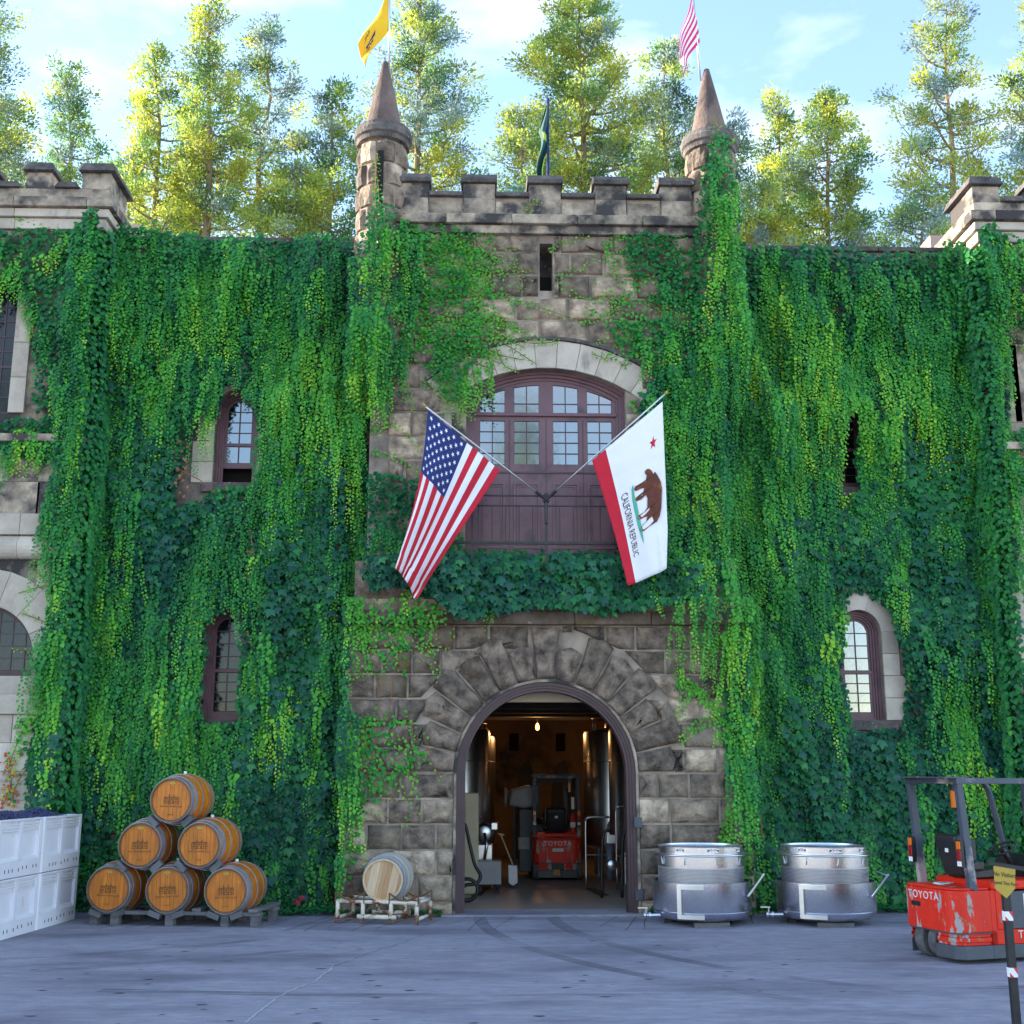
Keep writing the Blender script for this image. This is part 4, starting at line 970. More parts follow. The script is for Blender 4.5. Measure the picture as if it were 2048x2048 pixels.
# --- stainless vats
def make_vat():
    t = thing('steel_vat', '', 'vat', group='stainless vats on the yard')
    r0, r1 = .71, .625; h1, h2, h3 = .60, .985, 1.09
    MB().lathe([(.0, .07), (.5, .06), (.64, .085), (.7, .15), (r0, .2), (r0, h1-.006), (r0+.006, h1), (r0-.012, h1), (r0-.012, .2), (.0, .12)], 72).build('lower_drum', M['steel'], t, smooth=True).modifiers.new('edges', 'EDGE_SPLIT').split_angle = R_(40)
    MB().lathe([(r0+.002, .185), (r0+.005, .19), (r0+.002, .196)], 72).build('weld_seam', M['steel_plain'], t)
    MB().lathe([(r1, .2), (r1, .80)], 72).build('strainer', M['steel_perf'], t, smooth=True)
    hb = MB(); rows, cols = 15, 150                    # rows of slotted perforations
    for i in range(rows):
        z = .51+i*.0185
        for j in range(cols):
            a = PI+PI*(j+.5*(i % 2))/cols
            c0, s0 = math.cos(a), math.sin(a); tx, ty = -s0*.0032, c0*.0032; R1 = r1+.0015
            hb.add([(R1*c0-tx, R1*s0-ty, z), (R1*c0+tx, R1*s0+ty, z), (R1*c0+tx, R1*s0+ty, z+.01), (R1*c0-tx, R1*s0-ty, z+.01)], [(0, 1, 2, 3)])
    hb.build('perforations', M['hole'], t, kind='stuff')
    MB().lathe([(r1+.004, .80), (r1+.004, h2-.025)], 72).build('upper_collar', M['steel'], t, smooth=True)
    MB().lathe([(r1-.01, h2-.035), (r1+.06, h2-.028), (r1+.065, h2-.015), (r1+.055, h2), (r1-.01, h2)], 72).build('flange', M['steel_plain'], t, smooth=True)
    MB().lathe([(r1-.012, h2), (r1-.012, h3-.01), (r1-.002, h3), (r1-.02, h3), (r1-.025, h3-.02), (.02, h3-.045), (0, h3-.045)], 72).build('lid', M['steel'], t, smooth=True).modifiers.new('edges', 'EDGE_SPLIT').split_angle = R_(40)
    for a in range(200, 360, 40):
        A = Matrix.Rotation(R_(a), 4, 'Z')
        q = MB(); q.tube([A @ Vector((r1+.012, -.02, .84)), A @ Vector((r1+.03, 0, .95)), A @ Vector((r1+.012, .02, .84))], .007, 6); q.build('spring_clip', M['steel_plain'], t)
    for a in (232, 277, 322):                          # warning stickers
        b = MB(); w = .09 if a == 277 else .06; A = Matrix.Rotation(R_(a), 4, 'Z'); vs = []; n = 6
        for z in (h2+.03, h2+.085):
            for i in range(n+1): u = (-w+2*w*i/n)/r1; vs.append(A @ Vector(((r1-.009)*math.cos(u), (r1-.009)*math.sin(u), z)))
        b.add(vs, [(i, i+1, n+2+i, n+1+i) for i in range(n)]); stk = b.build('warning_sticker', M['white'], t)
        d = MB(); e = MB()
        for s in (-1, 1):
            for (uu, zz2, rx, rz_) in ((.072, .057, .013, .013), (.058, .062, .01, .008), (.082, .048, .008, .008)):
                if a != 277: uu *= .66
                pts = []
                for j in range(8):
                    th = 2*PI*j/8; u = (s*uu+rx*math.cos(th))/r1; pts.append(A @ Vector(((r1-.0075)*math.cos(u), (r1-.0075)*math.sin(u), h2+zz2+rz_*math.sin(th))))
                d.add(pts, [tuple(range(8))])
        for j, zz2 in enumerate((.072, .06, .049)):
            ww = (.045 if a == 277 else .025)*(1, .8, .95)[j]
            pts = [A @ Vector(((r1-.0078)*math.cos(u/r1), (r1-.0078)*math.sin(u/r1), h2+z)) for u, z in ((-ww, zz2), (ww, zz2), (ww, zz2+.006), (-ww, zz2+.006))]; e.add(pts, [(0, 1, 2, 3)])
        d.build('sticker_symbol', M['inkblack'], stk, recalc=False); e.build('sticker_print', M['inkred'], stk, recalc=False)
    # bracket of flat bar on the drum front, left of centre
    for (a0, a1, z0, z1) in ((232, 262, .515, .575), (232, 262, .115, .175), (232, 237, .176, .514)):
        q = MB(); n = 8; vs = []
        for z in (z0, z1):
            for rr in (r0+.001, r0+.04):
                for i in range(n+1): u = R_(lerp(a0, a1, i/n)); vs.append((rr*math.cos(u), rr*math.sin(u), z))
        m_ = n+1
        for i in range(n): q.add([vs[i], vs[i+1], vs[m_+i+1], vs[m_+i]], [(0, 1, 2, 3)]); q.add([vs[2*m_+i], vs[2*m_+i+1], vs[3*m_+i+1], vs[3*m_+i]], [(0, 1, 2, 3)]); q.add([vs[m_+i], vs[m_+i+1], vs[3*m_+i+1], vs[3*m_+i]], [(0, 1, 2, 3)])
        for i in (0, n): q.add([vs[i], vs[m_+i], vs[3*m_+i], vs[2*m_+i]], [(0, 1, 2, 3)])
        q.build('fork_bracket', M['steel_plain'], t)
    q = MB(); q.box(-.012, -.022, -.2, .012, .022, .2, Matrix.Translation((.70, -.47, .56)) @ Matrix.Rotation(R_(38), 4, 'Y')); q.build('tilt_handle', M['steel_plain'], t, bevel=.004)
    q = MB(); q.tube([(.8, -.47, .70), (.72, -.1, .73)], .014, 8); q.build('tilt_handle', M['steel_plain'], t)
    q = MB(); q.tube([(-.66, -.26, .13), (-.86, -.28, .13)], .028, 12).tube([(-.80, -.275, .13), (-.83, -.278, .13)], .05, 12).tube([(-.87, -.28, .13), (-.9, -.28, .13)], .045, 12); v = q.build('outlet_valve', M['steel_plain'], t, smooth=False)
    q = MB(); q.tube([(-.86, -.28, .13), (-.86, -.28, .24)], .014, 8).box(-.98, -.295, .225, -.84, -.27, .245); q.build('valve_lever', M['steel_plain'], v)
    for a in (60, 180, 300): q = MB(); q.box(-.05, -.05, 0, .05, .05, .09, Matrix.Translation((.5*math.cos(R_(a)), .5*math.sin(R_(a)), 0))); q.build('foot', M['black'], t)
    MB().box(-.22, -.60, .0, .28, -.5, .06).build('support_plank', M['grey_wood'], t)
    return t
v0 = make_vat(); v0.location = (3.345, 18.28, 0); v0['label'] = 'steel vat standing right beside the arched entrance, against bare stone'
v1 = copy_tree(v0); v1.location = (5.16, 18.22, 0); v1.rotation_euler = (0, 0, R_(-7)); v1['label'] = 'steel vat in front of the ivy, next to the red forklift'

# --- forklifts (x forward, rear bumper at x = 0)
def forklift(label, inside=False):
    t = thing('forklift', label, 'forklift')
    red, worn = M['red'], M['red_worn']
    hw = .49
    def outline(x0, r, x1, w):                         # plan with rounded rear corners
        p = []
        for s in (1, -1):
            for k in range(6):
                a = PI/2*k/5; p.append((x0+r-r*math.sin(a if s > 0 else PI/2-a)*1.0, s*(w-r+r*math.cos(a if s > 0 else PI/2-a))))
        return [(x1, w)]+p+[(x1, -w)]
    MB().prismz(outline(0, .16, .50, hw), .34, .80).prismz(outline(.015, .15, .50, hw-.012), .801, .83).build('counterweight', worn, t, bevel=.012)
    MB().prismz(outline(.02, .15, .5, hw-.01), .325, .338).build('shadow_gap', M['charcoal'], t)
    q = MB()                                           # stepped lower counterweight, open at the far rear corner for the wheel
    for z0, z1, e in ((.285, .324, .03), (.235, .283, .015), (.20, .233, .03)):
        q.prismz([(.5, -hw+e), (.12+e, -hw+e), (.03+e, -hw+.12), (.0+e, -.12), (.5, -.12)], z0, z1)
        if inside: q.prismz([(.5, hw-e), (.12+e, hw-e), (.03+e, hw-.12), (.0+e, .12), (.5, .12)], z0, z1)
        else: q.prismz([(.5, hw-e), (.12+e, hw-e), (.03+e, hw-.12), (.0+e, .36), (.5, .36)], z0, z1)
    q.split('lower_step', worn, t, bevel=.006)
    q = MB(); q.prismz([(.5, -hw), (.12, -hw), (.04, -hw+.1), (.02, -.08), (.5, -.08)], .05, .198)
    if inside: q.prismz([(.5, hw), (.12, hw), (.04, hw-.1), (.02, -.079), (.5, -.079)], .05, .198)
    else: q.prismz([(.5, hw), (.12, hw), (.04, hw-.1), (.02, .36), (.5, .36)], .05, .198)
    q.split('skirt', M['charcoal'], t, bevel=.01)
    MB().box(.18, -.3 if not inside else -.2, .1, .48, .34 if not inside else .2, .32).build('steer_axle', M['black'], t)
    def wheel(x, y, r, w):
        A = Matrix.Translation((x, y, r)) @ Matrix.Rotation(PI/2, 4, 'X')
        w_ = MB().lathe([(r*.55, -w/2), (r*.9, -w/2), (r, -w/2+.02), (r, w/2-.02), (r*.9, w/2), (r*.55, w/2)], 32, A).build('wheel', M['tyre'], t, smooth=False)
        MB().lathe([(0, -w/2+.02), (r*.2, -w/2+.015), (r*.25, -w/2+.04), (r*.56, -w/2+.03), (r*.56, w/2-.03), (r*.25, w/2-.04), (0, w/2-.02)], 24, A).build('rim', M['white'] if not inside else M['charcoal'], w_, smooth=False)
    if inside: wheel(.26, .42, .2, .15); wheel(.26, -.42, .2, .15)
    else: wheel(.22, .24, .21, .15); wheel(.24, .02, .21, .14)
    wheel(1.55, .43, .27, .18); wheel(1.55, -.43, .27, .18)
    MB().box(-.004, -.05 if inside else .12, .58 if not inside else .1, .02, .1 if inside else .3, .64 if not inside else .22).build('tow_slot', M['void'] if not inside else M['brass'], t, bevel=.01)
    rm = Matrix.Rotation(-PI/2, 4, 'Z')                # lettering on the rear face reads from behind
    text('lettering', 'TOYOTA', .125, frontM(-.0035, 0 if inside else .06, .715, -PI/2), M['letter'], t, ext=.003, spacing=1.15)
    if inside:
        MB().box(-.006, -.12, .56, .0, .1, .62).build('rear_plate', M['white'], t); text('plate_print', 'ELECTRIC', .04, frontM(-.0075, -.01, .59, -PI/2), M['inkblack'], t, ext=.001)
    # hood, side panels
    MB().box(.505, -hw+.01, .2, .58, hw-.01, .80).box(.505, -hw+.01, .2, 1.6, hw-.01, .36).build('side_frame', red, t, bevel=.008)
    MB().box(.585, -hw+.012, .361, .78, hw-.012, .80).build('side_cover', red, t, bevel=.008)
    MB().box(.5, -hw+.002, .05, 1.75, hw-.002, .198).build('side_skirt', M['charcoal'], t, bevel=.008)
    MB().box(.785, -hw+.02, .365, 1.6, hw-.02, .78).build('battery_cover', M['charcoal'], t, bevel=.006)
    MB().box(.52, -hw-.01, .8, 1.5, hw+.01, .9).build('hood', red, t, bevel=.025)
    if not inside:
        text('lettering', 'TOYOTA', .12, frontM(1.12, -hw+.006, .30), M['letter'], t, ext=.003, spacing=1.1)
        s_ = MB().box(.98, -hw+.014, .55, 1.32, -hw+.0195, .75).build('maker_sticker', M['white'], t)
        MB().box(.995, -hw+.0115, .62, 1.305, -hw+.0135, .74).build('sticker_field', M['inkblue'], s_)
        MB().prism([(1.055+.045*math.cos(PI/6+k*PI/3), .68+.045*math.sin(PI/6+k*PI/3)) for k in range(6)], -hw+.0085, -hw+.011).build('sticker_symbol', M['white'], s_)
        MB().prism([(1.055+.03*math.cos(PI/6+k*PI/3), .68+.03*math.sin(PI/6+k*PI/3)) for k in range(6)], -hw+.006, -hw+.008).build('sticker_symbol', M['inkblue'], s_)
        text('sticker_lettering', 'MCFN', .085, frontM(1.2, -hw+.0105, .68), M['white'], s_, ext=.0008)
        MB().box(1.0, -hw+.0115, .575, 1.3, -hw+.0135, .585).box(1.0, -hw+.0115, .595, 1.2, -hw+.0135, .603).build('sticker_print', M['inkblue'], s_)
        MB().box(1.44, -hw+.014, .50, 1.52, -hw+.0195, .63).box(1.42, -hw+.014, .42, 1.54, -hw+.0195, .46).build('rating_sticker', M['white'], t)
        MB().tube([(.69, -hw+.006, .72), (.69, -hw+.018, .72)], .018, 10).build('side_catch', M['black'], t)
        q = MB(); random.seed(3)
        for i in range(9): q.box(.2+.02*i, .0+.03*(i % 4), .832, .26+.03*i, .08+.03*(i % 4), .836+.003*(i % 3), Matrix.Rotation(.03*i, 4, 'Z'))
        q.build('loose_paper', M['white'], t)
    # seat
    seat = MB(); prof = [(.42, .93), (.36, 1.12), (.30, 1.36), (.34, 1.42), (.42, 1.40), (.50, 1.16), (.54, .98)]
    Mq = Matrix(((1, 0, 0, 0), (0, 1, 0, 0), (0, 0, 1, 0), (0, 0, 0, 1)))
    st = MB().prism(prof, -.2, .2).build('seat', M['vinyl'], t, bevel=.05)
    MB().prism([(.48, .93), (.52, .99), (.95, 1.02), (1.0, .99), (1.0, .92), (.5, .905)], -.22, .22).build('seat_cushion', M['vinyl'], st, bevel=.03)
    for s in (-1, 1): MB().box(.5, s*.23-.02, 1.0, .66, s*.23+.02, 1.1).box(.44, s*.215-.03, 1.1, .56, s*.215+.03, 1.36).build('seat_bolster', M['vinyl'], st, bevel=.02)
    MB().box(.3285, -.03, 1.2, .3325, .03, 1.27, Matrix.Rotation(0, 4, 'Z')).build('seat_label', M['white'], st)
    # overhead guard
    gz = 2.07
    for s in (-1, 1):
        y = s*(hw-.04)
        q = MB(); q.add([(.24, y-.035, .82), (.35, y-.035, .78), (.35, y+.035, .78), (.24, y+.035, .82), (.17, y-.035, gz-.06), (.25, y-.035, gz-.06), (.25, y+.035, gz-.06), (.17, y+.035, gz-.06)], [(0, 3, 2, 1), (4, 5, 6, 7), (0, 1, 5, 4), (1, 2, 6, 5), (2, 3, 7, 6), (3, 0, 4, 7)])
        q.build('guard_post', M['guard'], t, bevel=.008)
        pts = [(1.2, y, gz-.03), (1.3, y, gz-.06), (1.37, y, gz-.16), (1.42, y, gz-.35), (1.52, y, 1.3), (1.6, y, .8)]
        MB().tube(pts, .038, 10).build('guard_post', M['guard'], t, smooth=True)
        lamp = MB().box(.155, y-.03-(.0), 1.06, .2, y+.03, 1.36).build('rear_lamp', M['black'], t)
        lx = .15
        for z0, z1, mm in ((1.26, 1.35, 'amber'), (1.13, 1.257, 'redlens'), (1.07, 1.127, 'white')): MB().box(lx-.012, y-.032, z0, lx+.004, y+.032, z1).build('lamp_lens', M[mm], lamp, bevel=.006)
    rf = MB(); rf.box(.0, -hw+.0, gz-.005, .34, hw-.0, gz+.01); rf.build('guard_plate', M['guard'], t)
    q = MB(); q.box(.16, -hw, gz-.075, 1.3, -hw+.07, gz-.006).box(.16, hw-.07, gz-.075, 1.3, hw, gz-.006).box(.16, -hw+.071, gz-.07, .24, hw-.071, gz-.008).box(1.2, -hw+.071, gz-.07, 1.28, hw-.071, gz-.008); g2 = q.build('guard_frame', M['guard'], t, bevel=.006)
    for k in range(5): y = -.3+.15*k; MB().box(.241, y-.02, gz-.05, 1.199, y+.02, gz-.02).build('guard_bar', M['guard'], g2)
    q = MB(); q.box(.25, -.3, 1.72, .3, -.24, 1.92); bl_ = q.build('beacon', M['amber'], t, bevel=.01); MB().box(.24, -.31, 1.93, .31, -.23, gz-.076).build('beacon_bracket', M['black'], bl_)
    # steering wheel, column, dash, mirror lamp
    A = Matrix.Translation((1.18, .06, 1.22)) @ Matrix.Rotation(R_(-28), 4, 'Y')
    q = MB(); pts = [A @ Vector((.17*math.cos(2*PI*k/28), .17*math.sin(2*PI*k/28), 0)) for k in range(29)]; q.tube(pts, .013, 8)
    for k in range(3): q.tube([A @ Vector((0, 0, -.02)), A @ Vector((.165*math.cos(2*PI*k/3), .165*math.sin(2*PI*k/3), 0))], .011, 6)
    sw = q.build('steering_wheel', M['vinyl'], t, smooth=True); MB().tube([A @ Vector((0, 0, .01)), A @ Vector((0, 0, -.05)), (1.38, .06, .95)], .035, 10).build('steering_column', M['vinyl'], sw)
    MB().prism([(1.3, .8), (1.32, 1.05), (1.42, 1.16), (1.56, 1.16), (1.56, .8)], -.4, .4).build('dashboard', M['vinyl'], t, bevel=.02)
    q = MB(); q.box(1.36, -.40, 1.72, 1.46, -.28, 1.84); wl = q.build('work_lamp', M['black'], t, bevel=.02); q = MB(); q.tube([(1.3, -.45, 1.5), (1.24, -.45, 1.5), (1.22, -.45, 1.7), (1.3, -.45, 1.75)], .012, 6); q.build('grab_handle', M['black'], t)
    # mast and forks
    for s in (-1, 1):
        MB().box(1.78, s*.3-.05, .1, 1.92, s*.3+.05, 2.0).build('mast_rail', M['charcoal'], t, bevel=.008); MB().box(2.02, s*.22-.05, .06, 3.0, s*.22+.05, .095).box(1.98, s*.22-.05, .06, 2.02, s*.22+.05, .6).build('fork', M['black'], t)
    MB().box(1.79, -.25, 1.9, 1.9, .25, 1.98).box(1.93, -.45, .2, 1.975, .45, .3).box(1.93, -.45, .5, 1.975, .45, .58).build('mast_crossbar', M['charcoal'], t)
    if inside:
        e = thing('fire_extinguisher', 'red and white fire extinguisher strapped upright to the parked forklift inside', 'extinguisher'); e.parent = None
        MB().lathe([(0, 0), (.05, .0), (.055, .03), (.055, .3), (.03, .36), (.02, .38)], 20).build('cylinder', M['inkred'], e, smooth=True)
        MB().lathe([(.0565, .1), (.0565, .2)], 20).build('band', M['white'], e); MB().tube([(0, 0, .38), (0, 0, .43), (.06, 0, .44)], .015, 8).build('nozzle', M['black'], e)
        MB().box(-.03, -.06, .46, .03, -.055, .7).build('tag', M['white'], e)
        t['ext'] = 1; return t, e
    return t
fk = forklift('worn red forklift with empty black seat and open guard at the right picture edge'); fk.location = (5.33, 14.6, 0); fk.rotation_euler = (0, 0, R_(16.5))
fi, ext = forklift('red forklift parked inside the cellar behind the arched doorway, seen from behind', True); fi.location = (1.69, 25.0, .034); fi.rotation_euler = (0, 0, PI/2)
ext.location = (2.01, 25.12, .96); del fi['ext']

# --- visitors sign on a striped post
sg = thing('visitor_sign', 'mustard arrow sign on black post warning visitors, in front of the forklift', 'sign', (4.215, 9.8, 0))
sw_ = lambda px, py: (wp(px, py, 9.8).x-4.215, wp(px, py, 9.8).z)
MB().box(-.03, -.02, .02, .03, .03, 1.2).build('post', M['black'], sg, bevel=.004)
MB().lathe([(0, .0), (.17, .0), (.17, .015), (.05, .03), (0, .03)], 24).build('post_base', M['black'], sg)
MB().prism([sw_(1984, 1731), sw_(2027, 1738), sw_(2026.6, 1776.5), sw_(2009.5, 1796), sw_(1987, 1776.5)], -.034, -.024).build('sign_board', M['gold'], sg)
MB().prism([sw_(1974, 1722), sw_(2052, 1734), sw_(2052, 1743), sw_(1974, 1730)], -.03, .03).build('top_bar', M['black'], sg, bevel=.004)
for i, (bd, py, sz) in enumerate((('No Visitors', 1749, .05), ('Beyond This Point', 1766, .039))):
    x, z = sw_(2005.5, py); text('sign_lettering', bd, sz, Matrix.Translation((x, -.0355, z)) @ Matrix.Rotation(R_(6.5), 4, 'Y') @ Matrix.Rotation(PI/2, 4, 'X'), M['inkblack'], sg, ext=.001, sx=.78)
for zc in (.98, .56):
    MB().box(-.0315, -.0215, zc, .0315, .0315, zc+.07).build('reflective_tape', M['white'], sg); MB().prism([(-.0315, zc), (-.0315, zc+.035), (.0, zc)], -.023, -.0216).prism([(.0, zc+.07), (.0315, zc+.07), (.0315, zc+.02)], -.023, -.0216).build('red_stripe', M['inkred'], sg)

# --- flags
def star_poly(r, n=5, inner=.40, rot=PI/2): return [(r*(1 if k % 2 == 0 else inner)*math.cos(rot+PI*k/n), r*(1 if k % 2 == 0 else inner)*math.sin(rot+PI*k/n)) for k in range(2*n)]
def cloth(pos, nu, nv, matfn, mats, name, parent, thick=.003):
    vs = []; fs = []; mi = []
    for i in range(nu+1):
        for j in range(nv+1): vs.append(pos(i/nu, j/nv))
    for i in range(nu):
        for j in range(nv): a = i*(nv+1)+j; fs.append((a, a+1, a+nv+2, a+nv+1)); mi.append(matfn((i+.5)/nu, (j+.5)/nv))
    b = MB(); b.add(vs, fs); b.m = mi; o = b.build(name, mats, parent, world=True, smooth=True, recalc=False)
    s = o.modifiers.new('thickness', 'SOLIDIFY'); s.thickness = thick; s.offset = 0; return o
def mapped(name, polys, pos, m, parent, off=-.006):    # flat print laid on the cloth
    b = MB()
    for p in polys:
        c = (sum(q[0] for q in p)/len(p), sum(q[1] for q in p)/len(p)); vs = [pos(u, v)+Vector((0, off, 0)) for u, v in p]; vs.append(pos(*c)+Vector((0, off, 0))); n = len(p)
        b.add(vs, [(k, (k+1) % n, n) for k in range(n)])
    return b.build(name, m, parent, world=True, recalc=False)
def bil(A, B, C_, D, u, v): return (A*(1-u)+B*u)*(1-v)+(D*(1-u)+C_*u)*v
brk = Vector((1.146, 19.06, 6.49))
us = thing('national_flag', 'stars and stripes flag on a slanted pole, left of the balcony doors', 'flag', brk, group='flags on the balcony bracket')
ust = wp(850, 812, 18.3); MB().tube([brk, ust], .014, 8).build('flag_pole', M['pole'], us, world=True, smooth=True)
MB().tube([ust, ust+(ust-brk).normalized()*.05], .022, 10).build('finial', M['plate'], us, world=True)
A, B, C_, D = wp(856, 820, 18.32), wp(1000, 940, 18.72), wp(834, 1200, 18.6), wp(791, 1132, 18.28)
def usp(u, v):
    uu = u**(1+.25*v); p = bil(A, B, C_, D, uu, v)
    f = math.sin(u*15+v*2.2)*.085*(.25+v)+math.sin(u*6-v*3)*.12*v
    p = p+Vector((.10*math.sin(PI*v)*(1-u)*.9-.0+.012*math.sin(u*15+v*2.2+1.2)*v, f, 0))
    if v > .9: p.z -= .03*math.sin(u*9)
    return p
def usm(u, v):
    if u < 7/13 and v < .40: return 2
    return 0 if int(u*13) % 2 == 0 else 1
cloth(usp, 52, 40, usm, [M['cloth_red'], M['cloth_white'], M['cloth_blue']], 'cloth', us)
stars = []
for i in range(9):
    for j in range(6 if i % 2 == 0 else 5):
        cu_ = (i+1)/10*7/13; cv_ = (j+.5+(.5 if i % 2 else 0))/6*.4; stars.append([(cu_+y*1.45, cv_+x) for x, y in star_poly(.017, rot=PI*.9)])
mapped('white_stars', stars, usp, M['cloth_white'], us)
ca = thing('state_flag', 'white bear flag with red edge on a slanted pole, right of the balcony doors', 'flag', brk, group='flags on the balcony bracket')
cat_ = wp(1331, 787, 18.3); MB().tube([brk, cat_], .014, 8).build('flag_pole', M['pole'], ca, world=True, smooth=True)
MB().tube([cat_, cat_+(cat_-brk).normalized()*.05], .022, 10).build('finial', M['plate'], ca, world=True)
A2, B2, C2, D2 = wp(1325, 803, 18.32), wp(1184, 921, 18.68), wp(1254, 1174, 18.62), wp(1341, 1135, 18.28)
def cap_(u, v):
    p = bil(A2, B2, C2, D2, u, v); f = math.sin(u*9+v*1.5)*.04*(.2+v)+.07*v*math.sin(u*4+1)
    p = p+Vector((.03*math.sin(PI*v)*(u-.1), f, 0)); 
    if u < .2 and v > .75: p += Vector((-.05*(v-.75)*4*(1-u*5), -.03, 0))
    return p
cloth(cap_, 36, 36, lambda u, v: 0 if u > .815 else 1, [M['cloth_red'], M['cloth_white']], 'cloth', ca)
def fl(h, w): return (h, w)
def bm_(p): return [(.07+(u-.265)*1.6, .33+(v-.32)*.76) for u, v in p]
def gm_(p): return [(.575+(u-.59)*.9-.12*(v-.3), .36+(v-.3)*.72) for u, v in p]
# print is laid out in flag space: u down the hoist, v out along the fly
mapped('red_star', [[(.165-y*.06, .20+x*.042) for x, y in star_poly(1, rot=PI/2+.15)]], cap_, M['cloth_red'], ca)
bear = [(.36, .36), (.345, .40), (.33, .385), (.315, .41), (.30, .44), (.275, .50), (.265, .56), (.275, .63), (.285, .70), (.31, .76), (.35, .79), (.43, .79), (.52, .80), (.56, .79), (.565, .76), (.52, .745), (.48, .735), (.46, .70), (.50, .69), (.56, .685), (.575, .66), (.56, .645), (.49, .65), (.45, .63), (.435, .56), (.445, .52), (.50, .53), (.55, .52), (.565, .50), (.55, .485), (.47, .48), (.455, .455), (.5, .44), (.55, .43), (.56, .405), (.545, .39), (.47, .40), (.43, .40), (.415, .37), (.43, .345), (.43, .325), (.405, .32), (.385, .33)]
b = MB(); from mathutils.geometry import tessellate_polygon
bear = bm_(bear)
tri = tessellate_polygon([[Vector((u, v, 0)) for u, v in bear]]); b.add([cap_(u, v)+Vector((0, -.016, 0)) for u, v in bear], [tuple(t) for t in tri]); b.build('bear_print', M['bear'], ca, world=True, recalc=False)
grass = [(.555, .30), (.575, .40), (.57, .50), (.58, .60), (.575, .70), (.585, .80), (.60, .88), (.625, .80), (.645, .68), (.64, .52), (.63, .42), (.60, .33)]
grass = gm_(grass)
tri = tessellate_polygon([[Vector((u, v, 0)) for u, v in grass]]); b = MB(); b.add([cap_(u, v)+Vector((0, -.013, 0)) for u, v in grass], [tuple(t) for t in tri]); b.build('grass_print', M['teal'], ca, world=True, recalc=False)
mapped('grass_print', [gm_([(.60+du+.006*math.cos(k*PI/2), vv+.009*math.sin(k*PI/2)) for k in range(4)]) for du, vv in ((0, .42), (.012, .48), (-.005, .54), (.012, .6), (0, .66), (.01, .72), (.0, .8))], cap_, M['inkblack'], ca, -.009)
me = text_mesh('CALIFORNIA REPUBLIC', .09, 0, 1.0)
for v in me.vertices: x, y = v.co.x, v.co.y; v.co = cap_(.70-y*1.75-.02*x, .60+x*.49)+Vector((0, -.008, 0))
mkobj('lettering', me, M['inkblack'], ca, world=True)
br_ = thing('flag_bracket', 'black iron two-way flag holder fixed to the middle of the balcony railing', 'bracket', (AX, 19.1, 6.3))
q = MB(); q.tube([(1.146, 19.09, 6.1), (1.146, 19.09, 6.6)], .028, 10)
for tp in (ust, cat_): d = (tp-brk).normalized(); q.tube([brk-d*.06, brk+d*.22], .026, 10)
part(q, 'bracket_body', M['black'], br_)
# turret flags
def mast(name, lb, px0, py0, base, mats, fn, polys, fmat, sub=None, rise=0):
    t = thing(name, lb, 'flag', base); Yp = base[1]
    top = wp(px0, py0, Yp)
    MB().tube([base, top], .018, 8).build('flag_pole', M['pole'], t, world=True, smooth=True); return t, Yp
yf, yp = mast('yellow_flag', 'yellow flag with dark lettering on the left turret pole', 779, -60, Vector((TL[0]+.07, TL[1], TL[2]-.05)), None, None, None, None)
Pp = lambda px, py, Y: wp(px, py, Y)
def yfl(u, v):
    p = bil(Pp(774, -28, yp), Pp(772, 62, yp), Pp(728, 138, yp-.25), Pp(722, 95, yp-.1), u, v); return p+Vector((.05*math.sin(v*5+u*2), .1*math.sin(u*7+v*5)*v, 0))
cloth(yfl, 16, 20, lambda u, v: 0, [M['cloth_yellow']], 'cloth', yf)
b = MB()
for (u0, v0, u1, v1) in ((.5, .45, .62, .75), (.62, .5, .72, .6), (.66, .62, .74, .78)):
    b.add([yfl(u, v)+Vector((0, -.008, 0)) for u, v in ((u0, v0), (u0+.05, (v0+v1)/2+.05), (u0, v1), (u1, v1-.03), (u1-.04, (v0+v1)/2), (u1, v0))], [(0, 1, 2, 3, 4, 5)])
b.build('dark_print', M['cloth_blue'], yf, world=True, recalc=False)
me = text_mesh('EAL', .2, 0)
for v in me.vertices: x, y = v.co.x, v.co.y; v.co = yfl(.3-y*.75+.02, .70+x*.5)+Vector((0, -.01, 0))
mkobj('lettering', me, M['inkblack'], yf, world=True)
pf, yp2 = mast('striped_flag', 'pink red and white striped flag on the right turret pole', 1382, -60, Vector((TR[0]-.12, TR[1], TR[2]-.22)), None, None, None, None)
def pfl(u, v):
    p = bil(Pp(1382, -20, yp2), Pp(1396, 84, yp2), Pp(1362, 152, yp2-.25), Pp(1358, 100, yp2-.1), u, v); return p+Vector((.04*math.sin(v*6+u*2), .1*math.sin(u*8+v*5)*v, 0))
cloth(pfl, 33, 20, lambda u, v: 0 if int(u*11) % 2 == 0 else 1, [M['cloth_pink'], M['cloth_white']], 'cloth', pf)
mapped('dark_print', [[(.72+.05*x, .78+.07*y) for x, y in ((-1, -1), (1, -.7), (.6, 0), (1, .8), (-1, 1), (-.5, 0))]], pfl, M['cloth_blue'], pf)
gf = thing('green_flag', 'dark green furled flag on a short blue pole above the middle battlement', 'flag', (1.27, 20.0, 11.9)); pt = wp(1095.5, 196, 20.0)
MB().tube([(1.275, 20.0, 11.6), pt], .026, 8).build('flag_pole', M['cloth_blue'], gf, world=True, smooth=True)
b = MB(); ring = []
L_pts = [(1094, 210, 1096), (1086, 232, 1097), (1079, 252, 1097), (1078, 262, 1097), (1083, 275, 1098), (1083, 290, 1098), (1079, 308, 1093), (1074, 325, 1088), (1072, 345, 1085), (1074, 358, 1085)]
